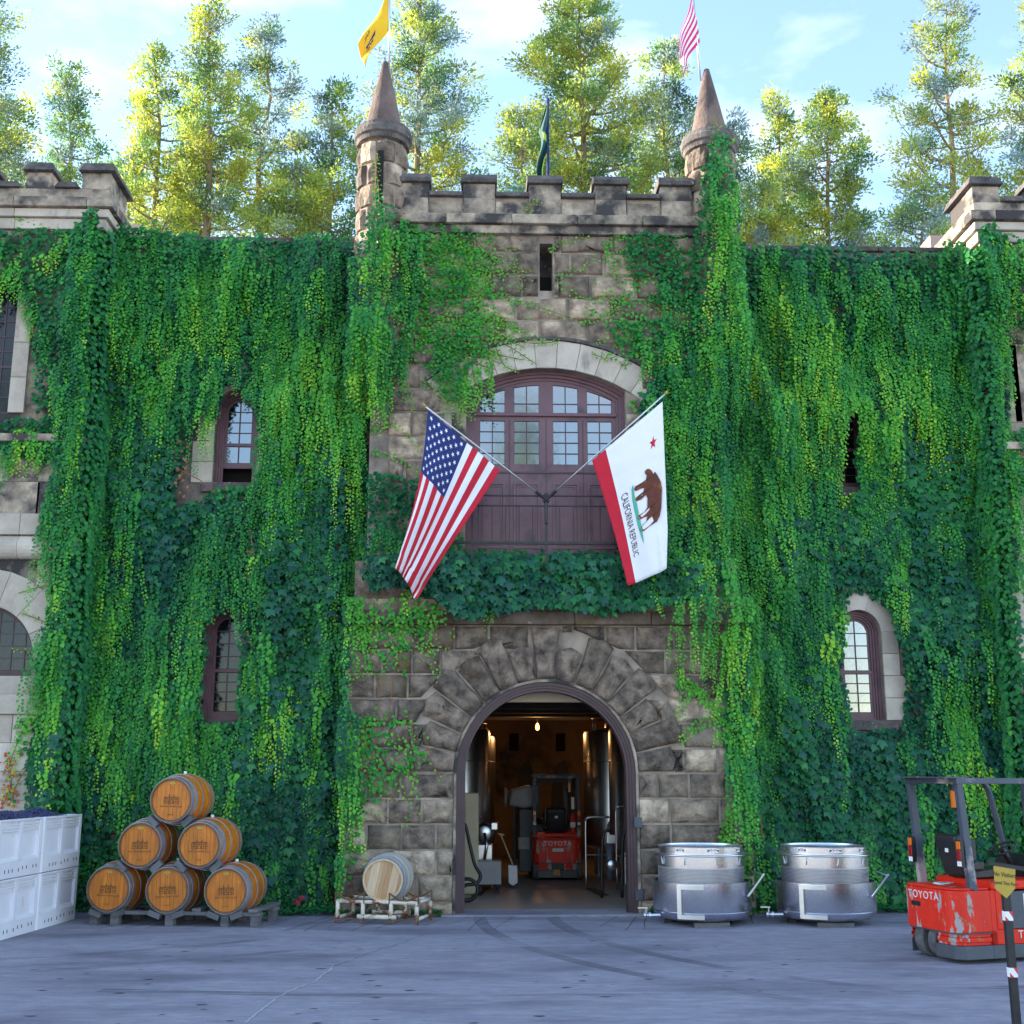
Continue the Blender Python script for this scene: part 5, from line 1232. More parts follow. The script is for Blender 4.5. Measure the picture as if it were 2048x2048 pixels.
def gfl(u, v):
    k = u*(len(L_pts)-1); i = min(int(k), len(L_pts)-2); f = k-i; a, c = L_pts[i], L_pts[i+1]; xl, y, xr = (lerp(a[n], c[n], f) for n in range(3)); p = wp(lerp(xl, xr, v), y, 19.95); return p+Vector((0, .07*math.sin(v*7+u*5), 0))
cloth(gfl, 24, 8, lambda u, v: 1 if (.36 < u < .5 and .3 < v < .85) or (u > .7 and v > .93) else 0, [M['cloth_green'], M['cloth_lime']], 'cloth', gf)

# --- inside the cellar
def tank(x, y, r, ztop, lb):
    t = thing('steel_tank', lb, 'tank', (x, y, .033), group='tall steel tanks in the cellar')
    MB().lathe([(0, .55), (r*.6, .5), (r, .62), (r, ztop-.06), (r-.02, ztop), (r*.3, ztop+.08), (0, ztop+.09)], 48).build('shell', M['steel_plain'], t, smooth=True).modifiers.new('edges', 'EDGE_SPLIT').split_angle = R_(40)
    for z in (1.2, 2.35): MB().lathe([(r+.001, z-.012), (r+.006, z), (r+.001, z+.012)], 48).build('weld_band', M['steel_plain'], t)
    for k in range(4): a = PI/4+k*PI/2; MB().tube([(r*.8*math.cos(a), r*.8*math.sin(a), 0), (r*.8*math.cos(a), r*.8*math.sin(a), .62)], .035, 8).build('leg', M['steel_plain'], t)
    q = MB(); q.tube([(r*.7*math.cos(2*PI*k/24), r*.7*math.sin(2*PI*k/24), ztop+.28) for k in range(25)], .014, 6)
    for k in range(6): a = PI*k/3+.3; q.tube([(r*.7*math.cos(a), r*.7*math.sin(a), ztop+.03), (r*.7*math.cos(a), r*.7*math.sin(a), ztop+.28)], .012, 6)
    q.build('top_rail', M['steel_plain'], t, smooth=True); MB().lathe([(0, ztop+.2), (.14, ztop+.2), (.15, ztop+.17), (.15, ztop+.06)], 20).build('manhole', M['steel_plain'], t, smooth=True)
    q = MB(); A = Matrix.Translation((0, -r-.005, 1.0)) @ Matrix.Rotation(PI/2, 4, 'X'); q.lathe([(0, .03), (.17, .03), (.2, .01), (.2, -.02)], 24, A); q.build('hatch', M['steel_plain'], t)
tank(2.98, 26.4, .62, 2.98, 'tall steel tank inside the cellar, just right of the parked forklift'); tank(3.32, 24.7, .6, 2.98, 'tall steel tank at the far right inside the doorway'); tank(-.27, 25.4, .6, 2.98, 'tall steel tank inside the doorway on the left'); tank(-.15, 27.2, .62, 2.9, 'steel tank behind the left one inside the cellar')
bb = thing('hanging_bulb', 'lit orange bulb hanging from the cellar ceiling beam', 'lamp', (1.45, 28, 3.2))
MB().lathe([(0, -.1), (.035, -.08), (.045, -.03), (.03, .03), (.02, .06)], 16).build('bulb', M['bulb'], bb, smooth=True); MB().tube([(0, 0, .06), (0, 0, 1.1)], .008, 6).build('cord', M['black'], bb)
pl = bpy.data.lights.new('bulb_light', 'POINT'); pl.energy = 8; pl.color = (1, .5, .17); pl.shadow_soft_size = .06; po = bpy.data.objects.new('bulb_light', pl); C.objects.link(po); po.parent = bb; po.location = (0, -.14, 0)
cb_ = thing('white_cabinet', 'tall beige machine cabinet just inside the doorway on the left', 'cabinet', (-.05, 22.2, .033)); MB().box(-.14, 0, 0, .14, .5, 1.75).build('casing', M['beige'], cb_, bevel=.04); MB().box(-.1, -.01, 1.1, .1, -.001, 1.5).build('door_panel', M['beige'], cb_, bevel=.006)
ct = thing('equipment_cart', 'grey steel equipment box on castors inside the doorway on the left', 'cart', (.28, 22.6, .033))
MB().box(-.25, -.2, .15, .22, .3, .55).build('box', M['grey_paint'], ct, bevel=.01)
for x in (-.18, .15):
    for y in (-.14, .24): A = Matrix.Translation((x, y, .055)) @ Matrix.Rotation(PI/2, 4, 'X'); MB().lathe([(0, -.02), (.05, -.02), (.055, 0), (.05, .02), (0, .02)], 14, A).box(x-.02, y-.02, .06, x+.02, y+.02, .15).build('castor', M['tyre_black'], ct)
pm = thing('wine_pump', 'steel pump with round housing behind the grey cart in the cellar', 'pump', (.2, 23.4, .033))
A = Matrix.Translation((0, 0, 1.0)) @ Matrix.Rotation(PI/2, 4, 'X'); MB().lathe([(0, .1), (.12, .1), (.18, .06), (.18, -.08), (.1, -.12), (0, -.12)], 24, A).build('housing', M['steel_plain'], pm, smooth=True)
MB().box(-.16, -.1, .45, .16, .2, .8).box(.12, -.1, 1.05, .26, .05, 1.2).build('gearbox', M['steel_plain'], pm, bevel=.02)
for s in (-1, 1): MB().tube([(s*.15, .05, 0), (s*.1, .05, .8)], .025, 8).build('leg', M['steel_plain'], pm)
MB().tube([(0, -.12, 1.0), (.05, -.2, .8), (.0, -.2, .5)], .03, 10).build('pipe', M['steel_plain'], pm, smooth=True)
hs = thing('coiled_hose', 'thick black hose looping down to the floor inside the left doorway jamb', 'hose', (-.15, 21.0, .033))
pts = [(-.12, .1, 1.2), (0.0, 0, 1.25), (.08, 0, .95), (.17, 0, .6), (.27, -.05, .42), (.2, -.1, .3), (.02, -.1, .27), (-.1, -.1, .18)]
for k in range(26): a = PI*.8+2*PI*k/17; pts.append((.05+.17*math.cos(a), -.12+.002*k, .2+.17*math.sin(a)))
def smooth_path(p, n=5):
    p = [Vector(q) for q in p]; out = []
    for i in range(len(p)-1):
        a, b, c, d = p[max(i-1, 0)], p[i], p[i+1], p[min(i+2, len(p)-1)]
        for k in range(n): t = k/n; out.append(.5*((2*b)+(c-a)*t+(2*a-5*b+4*c-d)*t*t+(3*b-a-3*c+d)*t**3))
    return out+[p[-1]]
MB().tube(smooth_path(pts, 4), .03, 8).build('hose_run', M['hose'], hs, smooth=True)
sh = thing('shovel', 'pale plastic shovel leaning beside the parked forklift in the cellar', 'shovel', (.72, 23.4, .033))
MB().tube([(-.2, .2, .95), (.02, 0, .42)], .016, 8).build('handle', M['oak_light'], sh); MB().tube([(-.26, .2, .97), (-.14, .2, .95)], .018, 8).build('grip', M['oak_light'], sh)
MB().prism([(-.07, .42), (.1, .40), (.11, .1), (.02, .04), (-.06, .1)], -.01, .01).build('blade', M['bin'], sh, bevel=.008)
hp = thing('grape_hopper', 'grey barrel shaped hopper machine left of the forklift inside', 'machine', (1.05, 26.2, .033))
MB().prism([(-.32, 1.45), (-.28, 1.75), (.05, 1.85), (.3, 1.85), (.3, 1.45), (0, 1.38)], -.4, .4).build('hopper', M['grey_paint'], hp, bevel=.05); MB().box(-.1, -.3, .1, .25, .3, 1.37).build('body', M['charcoal'], hp, bevel=.02); MB().box(-.12, -.34, .55, .12, -.301, .8).build('control_box', M['grey_paint'], hp, bevel=.01)
for s in (-1, 1): MB().tube([(s*.2, -.2, 0), (s*.2, -.2, 1.4)], .03, 8).build('leg', M['charcoal'], hp)
MB().lathe([(0, -.36), (.12, -.34), (.2, -.3), (.2, -.26)], 16, Matrix.Translation((-.06, 0, 1.6)) @ Matrix.Rotation(-PI/2, 4, 'Y') @ Matrix.Translation((0, 0, .6))).build('hopper_end', M['grey_paint'], hp)
rl = thing('pipe_rail', 'bent steel pipe rails standing at the right inside the doorway', 'rail', (2.5, 23.0, .033))
for x0, x1, z in ((-.42, .02, 1.3), (.15, .6, 1.5)): MB().tube(smooth_path([(x0, 0, 0), (x0, 0, z-.12), (x0+.03, 0, z-.03), (x0+.12, 0, z), (x1, 0, z)], 4), .022, 8).build('rail_tube', M['steel_plain'], rl, smooth=True)
MB().tube([(-.42, 0, .62), (.02, 0, .62)], .016, 8).tube([(.15, 0, .6), (.6, 0, .6)], .016, 8).build('mid_rail', M['steel_plain'], rl)
hr = thing('hose_pump', 'dark pump and hose frame standing at the right inside the doorway', 'pump', (2.42, 21.6, .033))
for x in (-.2, .15): MB().tube(smooth_path([(x, 0, 0), (x+.02, 0, .8), (x+.06, 0, 1.08), (x+.16, 0, 1.12)], 4), .028, 8).build('frame_tube', M['hose'], hr, smooth=True)
MB().box(-.1, -.06, .9, .05, .06, 1.05).build('switch_box', M['steel_plain'], hr, bevel=.01); MB().tube([(-.05, 0, .3), (-.05, 0, .9)], .07, 14).build('motor', M['charcoal'], hr, smooth=True)
A = Matrix.Translation((-.02, -.05, .55)) @ Matrix.Rotation(PI/2, 4, 'X'); MB().lathe([(0, .06), (.08, .06), (.1, .03), (.1, -.03), (0, -.03)], 20, A).build('pump_head', M['steel_plain'], hr, smooth=True)
MB().lathe([(.03, 0), (.09, .0), (.09, .03), (.05, .05), (.05, .2), (.08, .22), (.08, .26), (0, .26)], 18, Matrix.Translation((.32, 0, .1))).build('outlet', M['steel_plain'], hr)
q = MB()
for k in range(40):
    z = 2.2-.042*k; o = (k % 2)*PI/2; ring = [(.55+.02*math.cos(2*PI*j/8)*math.cos(o), .3+.02*math.cos(2*PI*j/8)*math.sin(o), z+.03*math.sin(2*PI*j/8)) for j in range(9)]; q.tube(ring, .005, 5)
q.build('hanging_chain', M['steel_plain'], hr)
for pa, pb_, lbx in (((952, 1792), (970, 1776), 'left'), ((1180, 1776), (1208, 1791), 'right')):
    a, b_ = gp(*pa, z=.033), gp(*pb_, z=.033); d = (b_-a).normalized(); n_ = Vector((-d.y, d.x))*.09
    o = MB().prismz([tuple(a+n_), tuple(a-n_), tuple(b_-n_), tuple(b_+n_)], .034, .042).build('floor_mat', M['hose'], None); tag(o, 'dark rubber strip on the cellar floor, %s of the doorway' % lbx, 'mat', 'dark strips on the cellar floor')

# ================================================================ ivy
def vnoise(x, y, seed=0):
    x = np.asarray(x, float); y = np.asarray(y, float); xi = np.floor(x).astype(int); yi = np.floor(y).astype(int); xf = x-xi; yf = y-yi
    def h(a, b): n = (a*374761393+b*668265263+seed*974711) & 0x7fffffff; n = ((n ^ (n >> 13))*1274126177) & 0x7fffffff; return ((n ^ (n >> 16)) & 0xffff)/65535.
    u = xf*xf*(3-2*xf); v = yf*yf*(3-2*yf)
    return (h(xi, yi)*(1-u)+h(xi+1, yi)*u)*(1-v)+(h(xi, yi+1)*(1-u)+h(xi+1, yi+1)*u)*v
def fbm(x, y, s=0): return .55*vnoise(x, y, s)+.3*vnoise(x*2.1+7, y*2.1+3, s+1)+.15*vnoise(x*4.3+1, y*4.3+9, s+2)
def inpoly(P, poly):
    x, y = P[:, 0], P[:, 1]; r = np.zeros(len(P), bool); n = len(poly)
    for i in range(n):
        x0, y0 = poly[i]; x1, y1 = poly[(i+1) % n]; c = (y0 > y) != (y1 > y)
        with np.errstate(divide='ignore', invalid='ignore'): r ^= c & (x < (x1-x0)*(y-y0)/(y1-y0)+x0)
    return r
def ysurf(X, Z):
    Y = np.full(X.shape, YW); Y[(X < -6.5) | (X > 8.85)] = YT
    c = (X > CX0) & (X < CX1); Y[c & (Z > 4.86)] = YC; Y[c & (Z > 4.86) & (Z < 5.5) & (X > EX0) & (X < EX1)] = YE+.1
    e = (X > EX0) & (X < EX1) & (Z <= 4.86); Y[e] = YE; Y[e & (Z > 4.45)] = YE-.13
    for cx, cy, zt in (TL, TR):
        d = (X-cx)/.47; k = (np.abs(d) < 1) & (Z > 7.6); yy = cy-.47*np.sqrt(np.clip(1-d*d, 0, 1)); w = np.clip((Z-7.6)/2.0, 0, 1); w = w*w*(3-2*w); Y[k] = (Y+(np.minimum(Y, yy)-Y)*w)[k]
    return Y
def world_poly(poly, Y): return [(wp(a, b, Y).x, wp(a, b, Y).z) for a, b in poly]
def sample(poly, Y, dens, holes=()):
    P = world_poly(poly, Y); a = np.array(P); lo, hi = a.min(0), a.max(0); n = int(NP.poisson((hi[0]-lo[0])*(hi[1]-lo[1])*dens))
    S_ = NP.uniform(lo, hi, (n, 2)); k = inpoly(S_, P)
    for h in holes: k &= ~inpoly(S_, h)
    return S_[k]
T_SMALL = (np.array([(0, 0, 0), (-.4, .28, .07), (-.36, .62, .05), (0, 1, -.06), (.36, .62, .05), (.4, .28, .07), (0, .45, -.02)]), np.array([(6, 0, 1), (6, 1, 2), (6, 2, 3), (6, 3, 4), (6, 4, 5), (6, 5, 0)]))
_o = [(0, .14), (-.2, -.02), (-.46, .12), (-.56, .34), (-.68, .62), (-.36, .58), (-.26, .68), (0, 1.08), (.26, .68), (.36, .58), (.68, .62), (.56, .34), (.46, .12), (.2, -.02)]
T_BIG = (np.array([(x, y, .04-.30*abs(x)**1.4-.34*max(0, y-.35)**1.5+(.06 if i % 3 == 0 else 0)) for i, (x, y) in enumerate(_o)]+[(0, .42, .10)]), np.array([(14, i, (i+1) % 14) for i in range(14)]))
def norm(v): return v/np.maximum(np.linalg.norm(v, axis=-1, keepdims=True), 1e-9)
class Leaves:
    def __init__(s): s.V = []; s.F = []; s.C = []; s.n = 0
    def add(s, tmpl, pos, tip, nor, size, col):
        if len(pos) == 0: return
        y = norm(tip); x = norm(np.cross(y, nor)); z = np.cross(x, y); t, f = tmpl
        V = pos[:, None, :]+size[:, None, None]*(t[None, :, 0:1]*x[:, None, :]+t[None, :, 1:2]*y[:, None, :]+t[None, :, 2:3]*z[:, None, :])
        m = len(t); s.V.append(V.reshape(-1, 3)); s.F.append((f[None]+(np.arange(len(pos))*m)[:, None, None]+s.n).reshape(-1, 3)); s.C.append(np.repeat(np.c_[col, np.ones(len(pos))], m, 0)); s.n += len(pos)*m
    def build(s, name, m, parent, kind='stuff'):
        o = mkobj(name, tri_mesh(name, np.concatenate(s.V), np.concatenate(s.F), np.concatenate(s.C)), m, parent, world=True); 
        if kind: o['kind'] = kind
        return o
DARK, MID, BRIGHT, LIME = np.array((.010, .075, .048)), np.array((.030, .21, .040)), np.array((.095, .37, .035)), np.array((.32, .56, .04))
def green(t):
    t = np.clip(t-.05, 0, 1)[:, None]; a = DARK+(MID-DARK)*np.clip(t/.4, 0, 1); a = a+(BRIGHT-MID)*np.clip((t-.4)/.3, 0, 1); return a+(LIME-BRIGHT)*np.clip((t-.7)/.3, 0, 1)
def ru(a, b, n): return NP.uniform(a, b, n)
def bulge(X, Z): return np.clip(fbm(X*2.1, Z*.75, 5)-.25, 0, 1)*.95
def base_leaves(lv, P, size, tone, thick=1.0, tmpl=T_SMALL, out=0., flat=.45):
    n = len(P); X, Z = P[:, 0], P[:, 1]; d = .05+bulge(X, Z)*thick*ru(.55, 1, n)+out
    pos = np.c_[X, ysurf(X, Z)-d, Z]; g = .3 if tmpl is T_BIG else .45; tip = np.c_[NP.normal(0, g, n), -ru(.1, .7, n), -ru(.6, 1, n)]; nor = np.c_[NP.normal(0, g, n), -np.ones(n), NP.normal(.6, .3, n)]
    t = tone+.5*(fbm(X*.6+3, Z*.6, 9)-.5)+NP.normal(0, .07, n); lv.add(tmpl, pos, tip, nor, ru(*size, n), green(t)*ru(.8, 1.2, n)[:, None]); return pos
def strands(lv, P, length, tone, holes=(), thick=1.0, size=.066, out=.04, sway=.10):
    rows = []; Q = []
    for X, Z in P:                                    # tassels of a few strands with a length and tone in common
        if NP.random() < .42: Q.append((X, Z, NP.uniform(*length)*.8, NP.normal(-.06, .09)))
        if NP.random() < .27:
            L0, t0 = NP.uniform(length[0]*.7, length[1]*1.15), NP.normal(.12, .12)
            for _ in range(int(NP.integers(3, 7))): Q.append((X+NP.normal(0, .085), Z+NP.normal(0, .1), L0*NP.uniform(.7, 1.15), t0+NP.normal(0, .04)))
    for X, Z, L_, t0 in Q:
        k = int(L_/.030); s = np.clip((np.arange(k)+NP.uniform(-.5, .5, k))/max(k-1, 1), 0, 1); a, b = NP.normal(0, sway), NP.uniform(0, 6)
        x = X+a*s*L_+.03*np.sin(s*5+b); z = Z-s*L_; side = np.where(np.arange(k) % 2 == 0, 1., -1.); rows.append(np.c_[x, z, s, side, np.full(k, t0), np.full(k, NP.uniform(.5, 1.1)), np.full(k, NP.uniform(.65, 1.3))])
    if not rows: return
    A = np.concatenate(rows); A = A[A[:, 1] > .03]
    for h in holes: A = A[~inpoly(A[:, :2], h)]
    n = len(A); X, Z, s, side = A[:, 0], A[:, 1], A[:, 2], A[:, 3]
    d = out+.05+bulge(X, Z)*thick*A[:, 5]+.06*np.sin(s*PI)
    sz = size*A[:, 6]*(1.12-.62*s)*ru(.65, 1.25, n); pos = np.c_[X+side*sz*.34*ru(.2, 1.8, n), ysurf(X, Z)-d+ru(-.02, .02, n), Z]
    tip = np.c_[side*ru(.2, .7, n), -ru(.1, .5, n), -np.ones(n)]; nor = np.c_[side*ru(-.1, .3, n), -np.ones(n), ru(.2, .9, n)]
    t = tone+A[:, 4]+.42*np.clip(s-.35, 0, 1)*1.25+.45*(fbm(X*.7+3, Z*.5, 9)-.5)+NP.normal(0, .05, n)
    lv.add(T_SMALL, pos, tip, nor, sz, green(t)*ru(.85, 1.15, n)[:, None])
stemb = None
def runner(lv, sb, pts, Y, size=.07, tone=.7, spread=.03, step=.045, out=.02, bare=0.0):
    p = smooth_path([wp(a, b, Y) for a, b in pts], 6); q = [Vector((v.x, float(ysurf(np.array([v.x]), np.array([v.z]))[0])-out-.02, v.z)) for v in p]
    if sb is not None and len(q) > 1: sb.tube(q, .006, 4, caps=False)
    L_ = sum((q[i+1]-q[i]).length for i in range(len(q)-1)); k = max(2, int(L_/step)); pos = []; tan = []; ss = []
    for j in range(k):
        t = (j+.5)/k
        if RND.random() < bare: continue
        f = t*(len(q)-1); i = int(f); pos.append(tuple(q[i].lerp(q[i+1], f-i))); tan.append(tuple((q[i+1]-q[i]).normalized())); ss.append(t)
    n = len(pos)
    if n == 0: return
    pos = np.array(pos); tan = np.array(tan); ss = np.array(ss); side = np.where(np.arange(n) % 2 == 0, 1., -1.)[:, None]; per = np.c_[-tan[:, 2], np.zeros(n), tan[:, 0]]*side
    pos = pos+per*ru(0, spread, n)[:, None]+np.c_[np.zeros(n), -ru(.01, .05, n), np.zeros(n)]
    tip = tan*.3+per*.7+np.c_[NP.normal(0, .3, n), -ru(.0, .4, n), -ru(.3, 1, n)]; nor = np.c_[NP.normal(0, .3, n), -np.ones(n), ru(.1, .8, n)]
    lv.add(T_SMALL, pos, tip, nor, size*(1.1-.6*ss)*ru(.75, 1.25, n), green(tone+.2*ss+NP.normal(0, .08, n)))
bigs = []
for k in range(3):
    V = T_BIG[0].copy(); V[:, 2] += NP.normal(0, .025, len(V)); V[:, 0] *= (1, .9, 1.08)[k]; bigs.append(tri_mesh('large_leaf', V, T_BIG[1]))
    bigs[-1].materials.append(M['bigleaf'])
def single_leaves(P, n, size, parent, out):
    idx = NP.permutation(len(P))[:n]
    for i in idx:
        X, Z = P[i]; y = float(ysurf(np.array([X]), np.array([Z]))[0])-float(bulge(np.array([X]), np.array([Z]))[0])*.9-out-RND.uniform(.0, .05)
        t = Vector((RND.gauss(0, .4), -RND.uniform(.1, .5), -RND.uniform(.6, 1))).normalized(); nn = Vector((RND.gauss(0, .3), -1, RND.uniform(.3, .9))); x = t.cross(nn).normalized(); z = x.cross(t); s = RND.uniform(*size)
        o = bpy.data.objects.new('leaf', RND.choice(bigs)); C.objects.link(o); o.parent = parent
        o.matrix_local = Matrix.Translation(Vector((X, y, Z))-parent.location) @ Matrix((x, t, z)).transposed().to_4x4() @ Matrix.Scale(s, 4)
def hw(polys, Y): return [world_poly(p, Y) for p in polys]
YV = YW-.15
H_LU = [(434, 830), (446, 785), (470, 768), (508, 800), (520, 860), (556, 885), (522, 935), (512, 972), (440, 978), (380, 1004), (345, 1012), (372, 900), (384, 838)]
H_LL = [(414, 1300), (424, 1240), (452, 1208), (482, 1236), (482, 1320), (474, 1395), (486, 1444), (408, 1444), (406, 1380)]
H_RU = [(1684, 790), (1720, 850), (1708, 900), (1726, 985), (1682, 990), (1672, 900)]
H_RU2 = [(1752, 880), (1772, 838), (1790, 890), (1784, 900), (1750, 900)]
H_RL = [(1688, 1230), (1698, 1184), (1735, 1176), (1780, 1220), (1800, 1300), (1812, 1390), (1806, 1452), (1700, 1462), (1692, 1390), (1684, 1330)]
def ivy(name, label, loc, group=None): return thing(name, label, 'ivy', loc, group=group)
# --- left curtain wall
IL = ivy('ivy_vine', 'thick green ivy hanging over the left wall, round its two narrow windows', (-4.3, 20, 0)); lv = Leaves()
MAINL = [(175, 480), (230, 450), (300, 462), (420, 474), (700, 476), (720, 560), (740, 640), (790, 740), (745, 800), (735, 900), (740, 1180), (712, 1250), (704, 1400), (704, 1560), (692, 1690), (655, 1832), (120, 1832), (88, 1640), (80, 1520), (102, 1400), (114, 1250), (130, 1090), (108, 1020), (135, 950), (150, 700)]
holes = hw([H_LU, H_LL], YV)
BIGL = [[(215, 760), (290, 790), (400, 950), (390, 1050), (330, 1190), (270, 1120), (220, 960)], [(560, 880), (690, 900), (690, 1150), (650, 1300), (560, 1300), (530, 1100)], [(500, 1380), (660, 1250), (692, 1500), (620, 1680), (480, 1700), (480, 1500)], [(95, 1480), (160, 1440), (220, 1560), (200, 1720), (110, 1660)], [(520, 1560), (660, 1560), (650, 1790), (500, 1800)], [(400, 1560), (540, 1560), (540, 1700), (420, 1640)]]
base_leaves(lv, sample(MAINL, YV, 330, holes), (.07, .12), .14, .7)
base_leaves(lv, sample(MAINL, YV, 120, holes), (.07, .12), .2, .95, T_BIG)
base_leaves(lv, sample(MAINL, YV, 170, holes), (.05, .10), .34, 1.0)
lz = []
for z in BIGL:
    P = sample(z, YV, 210, holes); lz.append(P); base_leaves(lv, P, (.085, .15), .15, 1.0, T_BIG, .05)
bigwp = hw(BIGL, YV)
P = sample(MAINL, YV, 21, holes); inb = np.zeros(len(P), bool)
for b in bigwp: inb |= inpoly(P, b)
P = P[~inb | (NP.random(len(P)) < .22)]
low_h = hw([[(440, 800), (460, 815), (480, 790), (515, 825), (512, 970), (440, 975)], [(412, 1240), (440, 1262), (455, 1225), (478, 1265), (480, 1444), (408, 1444)]], YV)
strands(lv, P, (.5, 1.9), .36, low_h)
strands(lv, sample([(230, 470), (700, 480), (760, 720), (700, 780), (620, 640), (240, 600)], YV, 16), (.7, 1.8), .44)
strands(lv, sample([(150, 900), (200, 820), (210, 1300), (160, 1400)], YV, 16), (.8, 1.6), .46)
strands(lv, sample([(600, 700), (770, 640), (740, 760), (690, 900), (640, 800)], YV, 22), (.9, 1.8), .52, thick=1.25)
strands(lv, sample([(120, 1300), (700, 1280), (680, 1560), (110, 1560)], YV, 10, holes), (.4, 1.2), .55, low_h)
sb = MB()
for pts in (([(360, 940), (400, 960), (430, 985)]), ([(500, 1060), (508, 1110), (512, 1150)]), ([(700, 820), (720, 900), (715, 960)])): sb.tube([wp(a, b, 19.7) for a, b in pts], .01, 5)
n = 60; Pd = np.array([(wp(a, b, YV).x, wp(a, b, YV).z) for a, b in [(NP.uniform(500, 512), NP.uniform(1100, 1160)) for _ in range(30)]+[(NP.uniform(345, 385), NP.uniform(880, 1010)) for _ in range(30)]])
lv.add(T_SMALL, np.c_[Pd[:, 0], np.full(n, 19.72), Pd[:, 1]], np.c_[NP.normal(0, .5, n), -ru(.1, .6, n), -np.ones(n)], np.c_[NP.normal(0, .5, n), -np.ones(n), ru(0, .8, n)], ru(.04, .08, n), np.tile((.26, .11, .06), (n, 1))*ru(.6, 1.3, n)[:, None])
lv.build('foliage', M['leaf'], IL); sb.split('stem', M['stem'], IL, world=True)
single_leaves(np.concatenate(lz), 280, (.11, .17), IL, .08)
# --- right curtain wall
IRr = ivy('ivy_vine', 'thick green ivy hanging over the right wall, round its arched window', (6.6, 20, 0)); lv = Leaves()
MAINR = [(1470, 500), (1600, 492), (1800, 508), (1905, 500), (1960, 470), (1985, 560), (1985, 700), (1990, 880), (2005, 1000), (1998, 1150), (1982, 1200), (2005, 1330), (2048, 1400), (2090, 1560), (2090, 1820), (1496, 1820), (1478, 1650), (1452, 1500), (1465, 1250), (1450, 1180), (1290, 1180), (1278, 900), (1272, 800), (1400, 700), (1470, 600)]
holes = hw([H_RU, H_RL, H_RU2], YV)
BIGR = [[(1790, 840), (1970, 930), (1980, 1050), (1994, 1250), (1850, 1300), (1810, 1180), (1560, 1160), (1540, 1050), (1700, 990)], [(1520, 1240), (1640, 1260), (1700, 1460), (1850, 1500), (1800, 1650), (1500, 1650), (1490, 1480)], [(1850, 1500), (2060, 1420), (2080, 1780), (1860, 1790)], [(1500, 1640), (1840, 1640), (1830, 1800), (1500, 1800)], [(1800, 1170), (1990, 1180), (2010, 1330), (1900, 1360), (1830, 1340)]]
base_leaves(lv, sample(MAINR, YV, 330, holes), (.07, .12), .14, .7)
base_leaves(lv, sample(MAINR, YV, 120, holes), (.07, .12), .2, .95, T_BIG)
base_leaves(lv, sample(MAINR, YV, 170, holes), (.05, .10), .34, 1.0)
lz = []
for z in BIGR:
    P = sample(z, YV, 210, holes); lz.append(P); base_leaves(lv, P, (.085, .15), .15, 1.0, T_BIG, .05)
bigwp = hw(BIGR, YV)
P = sample(MAINR, YV, 20, holes); inb = np.zeros(len(P), bool)
for b in bigwp: inb |= inpoly(P, b)
P = P[~inb | (NP.random(len(P)) < .2)]
low_h = hw([[(1684, 850), (1700, 830), (1712, 850), (1720, 985), (1682, 985)], H_RL], YV)
strands(lv, P, (.5, 1.9), .36, low_h)
strands(lv, sample([(1560, 560), (1980, 540), (1970, 860), (1700, 860), (1560, 800)], YV, 18, holes), (.7, 1.6), .56, low_h)
strands(lv, sample([(1400, 620), (1560, 600), (1560, 1000), (1420, 1000)], YV, 20), (.8, 1.9), .36, thick=1.35)
strands(lv, sample([(1470, 1180), (1520, 1180), (1540, 1600), (1480, 1600)], YV, 26), (.8, 1.6), .5)
strands(lv, sample([(1280, 840), (1420, 840), (1430, 1150), (1290, 1150)], YC-.1, 14), (.4, 1.2), .5)
strands(lv, sample([(1650, 1190), (1700, 1190), (1700, 1420), (1670, 1440)], YV, 34, hw([H_RL], YV)), (.2, .5), .78, hw([H_RL], YV), size=.09)
strands(lv, sample([(1850, 1300), (1900, 1290), (1990, 1560), (1900, 1560)], YV, 26), (.6, 1.4), .55)
sb = MB()
for pts in ([(1433, 800), (1436, 850), (1430, 880)], [(1520, 1640), (1525, 1680)]): sb.tube([wp(a, b, 19.6) for a, b in pts], .012, 5)
n = 40; Pd = [(NP.uniform(1426, 1440), NP.uniform(800, 890)) for _ in range(n)]; Pd = np.array([tuple(wp(a, b, 19.4)) for a, b in Pd])
lv.add(T_SMALL, Pd, np.c_[NP.normal(0, .3, n), -ru(.1, .6, n), -np.ones(n)], np.c_[NP.normal(0, .5, n), -np.ones(n), ru(0, .8, n)], ru(.05, .09, n), np.tile((.30, .14, .07), (n, 1))*ru(.6, 1.3, n)[:, None])
lv.build('foliage', M['leaf'], IRr); sb.split('stem', M['stem'], IRr, world=True)
single_leaves(np.concatenate(lz), 290, (.11, .17), IRr, .08)
def corner_leaves(lv, X0, sg, z0, z1, tone):          # the tower flank that turns back to the curtain wall
    n = int((z1-z0)*420); Z = ru(z0, z1, n); Y = ru(YT-.12, YW, n); d = .05+.3*fbm(Y*3, Z*1.3, 71)
    lv.add(T_SMALL, np.c_[X0+sg*d, Y-.1*d, Z], np.c_[sg*ru(.1, .6, n), NP.normal(-.2, .3, n), -np.ones(n)], np.c_[np.full(n, sg*.9), -ru(.4, 1, n), NP.normal(.5, .3, n)], ru(.06, .11, n), green(tone+.4*(fbm(Y*2, Z*.8, 73)-.5)+NP.normal(0, .09, n)))
